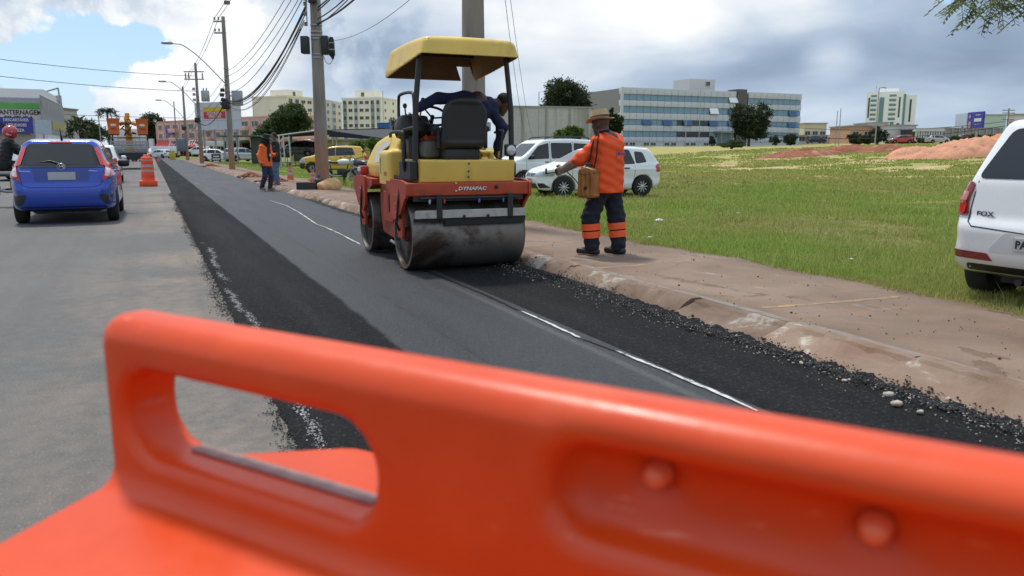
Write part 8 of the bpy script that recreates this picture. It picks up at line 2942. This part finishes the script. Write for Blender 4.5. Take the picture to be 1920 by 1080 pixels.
# sparse seed stalks and weeds standing above the turf
X, Y, r = scatter(22000, 5.4, 34, 60, .9)
v = X * VH.x + Y * VH.y; u = X * UH.x + Y * UH.y
k = (v > 5.95 + ragged(u, 4.1, .10)) & (vnoise(X, Y, 1.9, 61) > .42)
X, Y = X[k], Y[k]; n = len(X)
blades('grass', X, Y, (.09 + .17 * r.random(n) ** 2) * (.6 + .8 * vnoise(X, Y, 2.6, 62)), .0022 + .0009 * np.clip(Y - 6, 0, 26) * .4, .25 + .75 * r.random(n), 'straw coloured stalks standing above the turf of the near lot', 63)
# low brown patches of flattened straw
X, Y, r = scatter(60000, 5.2, 24, 64, .9)
v = X * VH.x + Y * VH.y; u = X * UH.x + Y * UH.y
k = (v > 5.70 + ragged(u, 4.1, .10)) & ((vnoise(X, Y, 1.3, 65) > .66) | (v < 6.05))
X, Y = X[k], Y[k]; n = len(X)
blades('grass', X, Y, .015 + .035 * r.random(n), .004 + .0009 * np.clip(Y - 6, 0, 26) * .5, .8 + .3 * r.random(n), 'flattened straw lying in patches and along the pavement edge', 66)
# far lot: coarse tufts, the sunlight there painted in as yellow colour
X, Y, r = scatter(120000, 28, 95, 52, 1.0, 900, 1990)
v = X * VH.x + Y * VH.y
k = (v > 9) & (bare_mask(X * .5, Y * .5) < .64)
X, Y = X[k], Y[k]; n = len(X)
hg = (.08 + .16 * vnoise(X, Y, .6, 37) * r.random(n))
dry = .55 + .9 * (vnoise(X * .4, Y, .22, 38) - .45)
blades('grass', X, Y, hg, .018 + .0006 * Y, dry, 'rough yellowing grass over the far lot, sunlight painted into its colour', 53)
# verge on the left beyond the men
X, Y, r = scatter(60000, 20, 95, 54, .9, 320, 760)
v = X * VH.x + Y * VH.y; u = X * UH.x + Y * UH.y
k = (v > 5.8) & (bare_mask(X, Y) < .62)
X, Y = X[k], Y[k]; n = len(X)
hg = .05 + .10 * vnoise(X, Y, 1.2, 39) * r.random(n)
blades('grass', X, Y, hg, .008 + .0006 * Y, .15 + .6 * (vnoise(X, Y, .5, 40) - .4), 'thin green grass on the verge round the poles', 55)
# taller tufts near the motorcycles and along the wall
X, Y, r = scatter(14000, 18, 34, 56, 1.0, 610, 1000)
v = X * VH.x + Y * VH.y
k = (v > 5.9) & (vnoise(X, Y, 1.6, 41) > .5)
X, Y = X[k], Y[k]; n = len(X)
blades('grass', X, Y, .12 + .22 * r.random(n), .010 + 0 * X, .1 + .3 * r.random(n), 'taller grass tufts round the motorcycles and parked cars', 57)
# litter
m_litter = mat('litter_pale', (.55, .54, .50), .8, var=.1)
for k, (px, py, s, lab) in enumerate(((1235, 414, .10, 'pale broken slab lying in the grass behind the worker'), (1595, 505, .035, 'scrap of crumpled white paper in the near grass edge'), (1740, 325, .09, 'small white litter on the bright lot grass'), (1218, 463, .04, 'crumpled tan leaf at the pavement edge'), (1385, 395, .06, 'pale clod in the grass right of the worker'))):
    d = pix_dir(px, py); t = (0.02 - CAMH) / d.z
    x, y = d.x * t, d.y * t
    o = crumbs('litter', np.array([[0, 0, 0.0]]), np.array([s]), m_litter, 80 + k, .35); o.location = (x, y, float(lot_z(x, y)) + .05)
    tag(o, lab, 'litter')
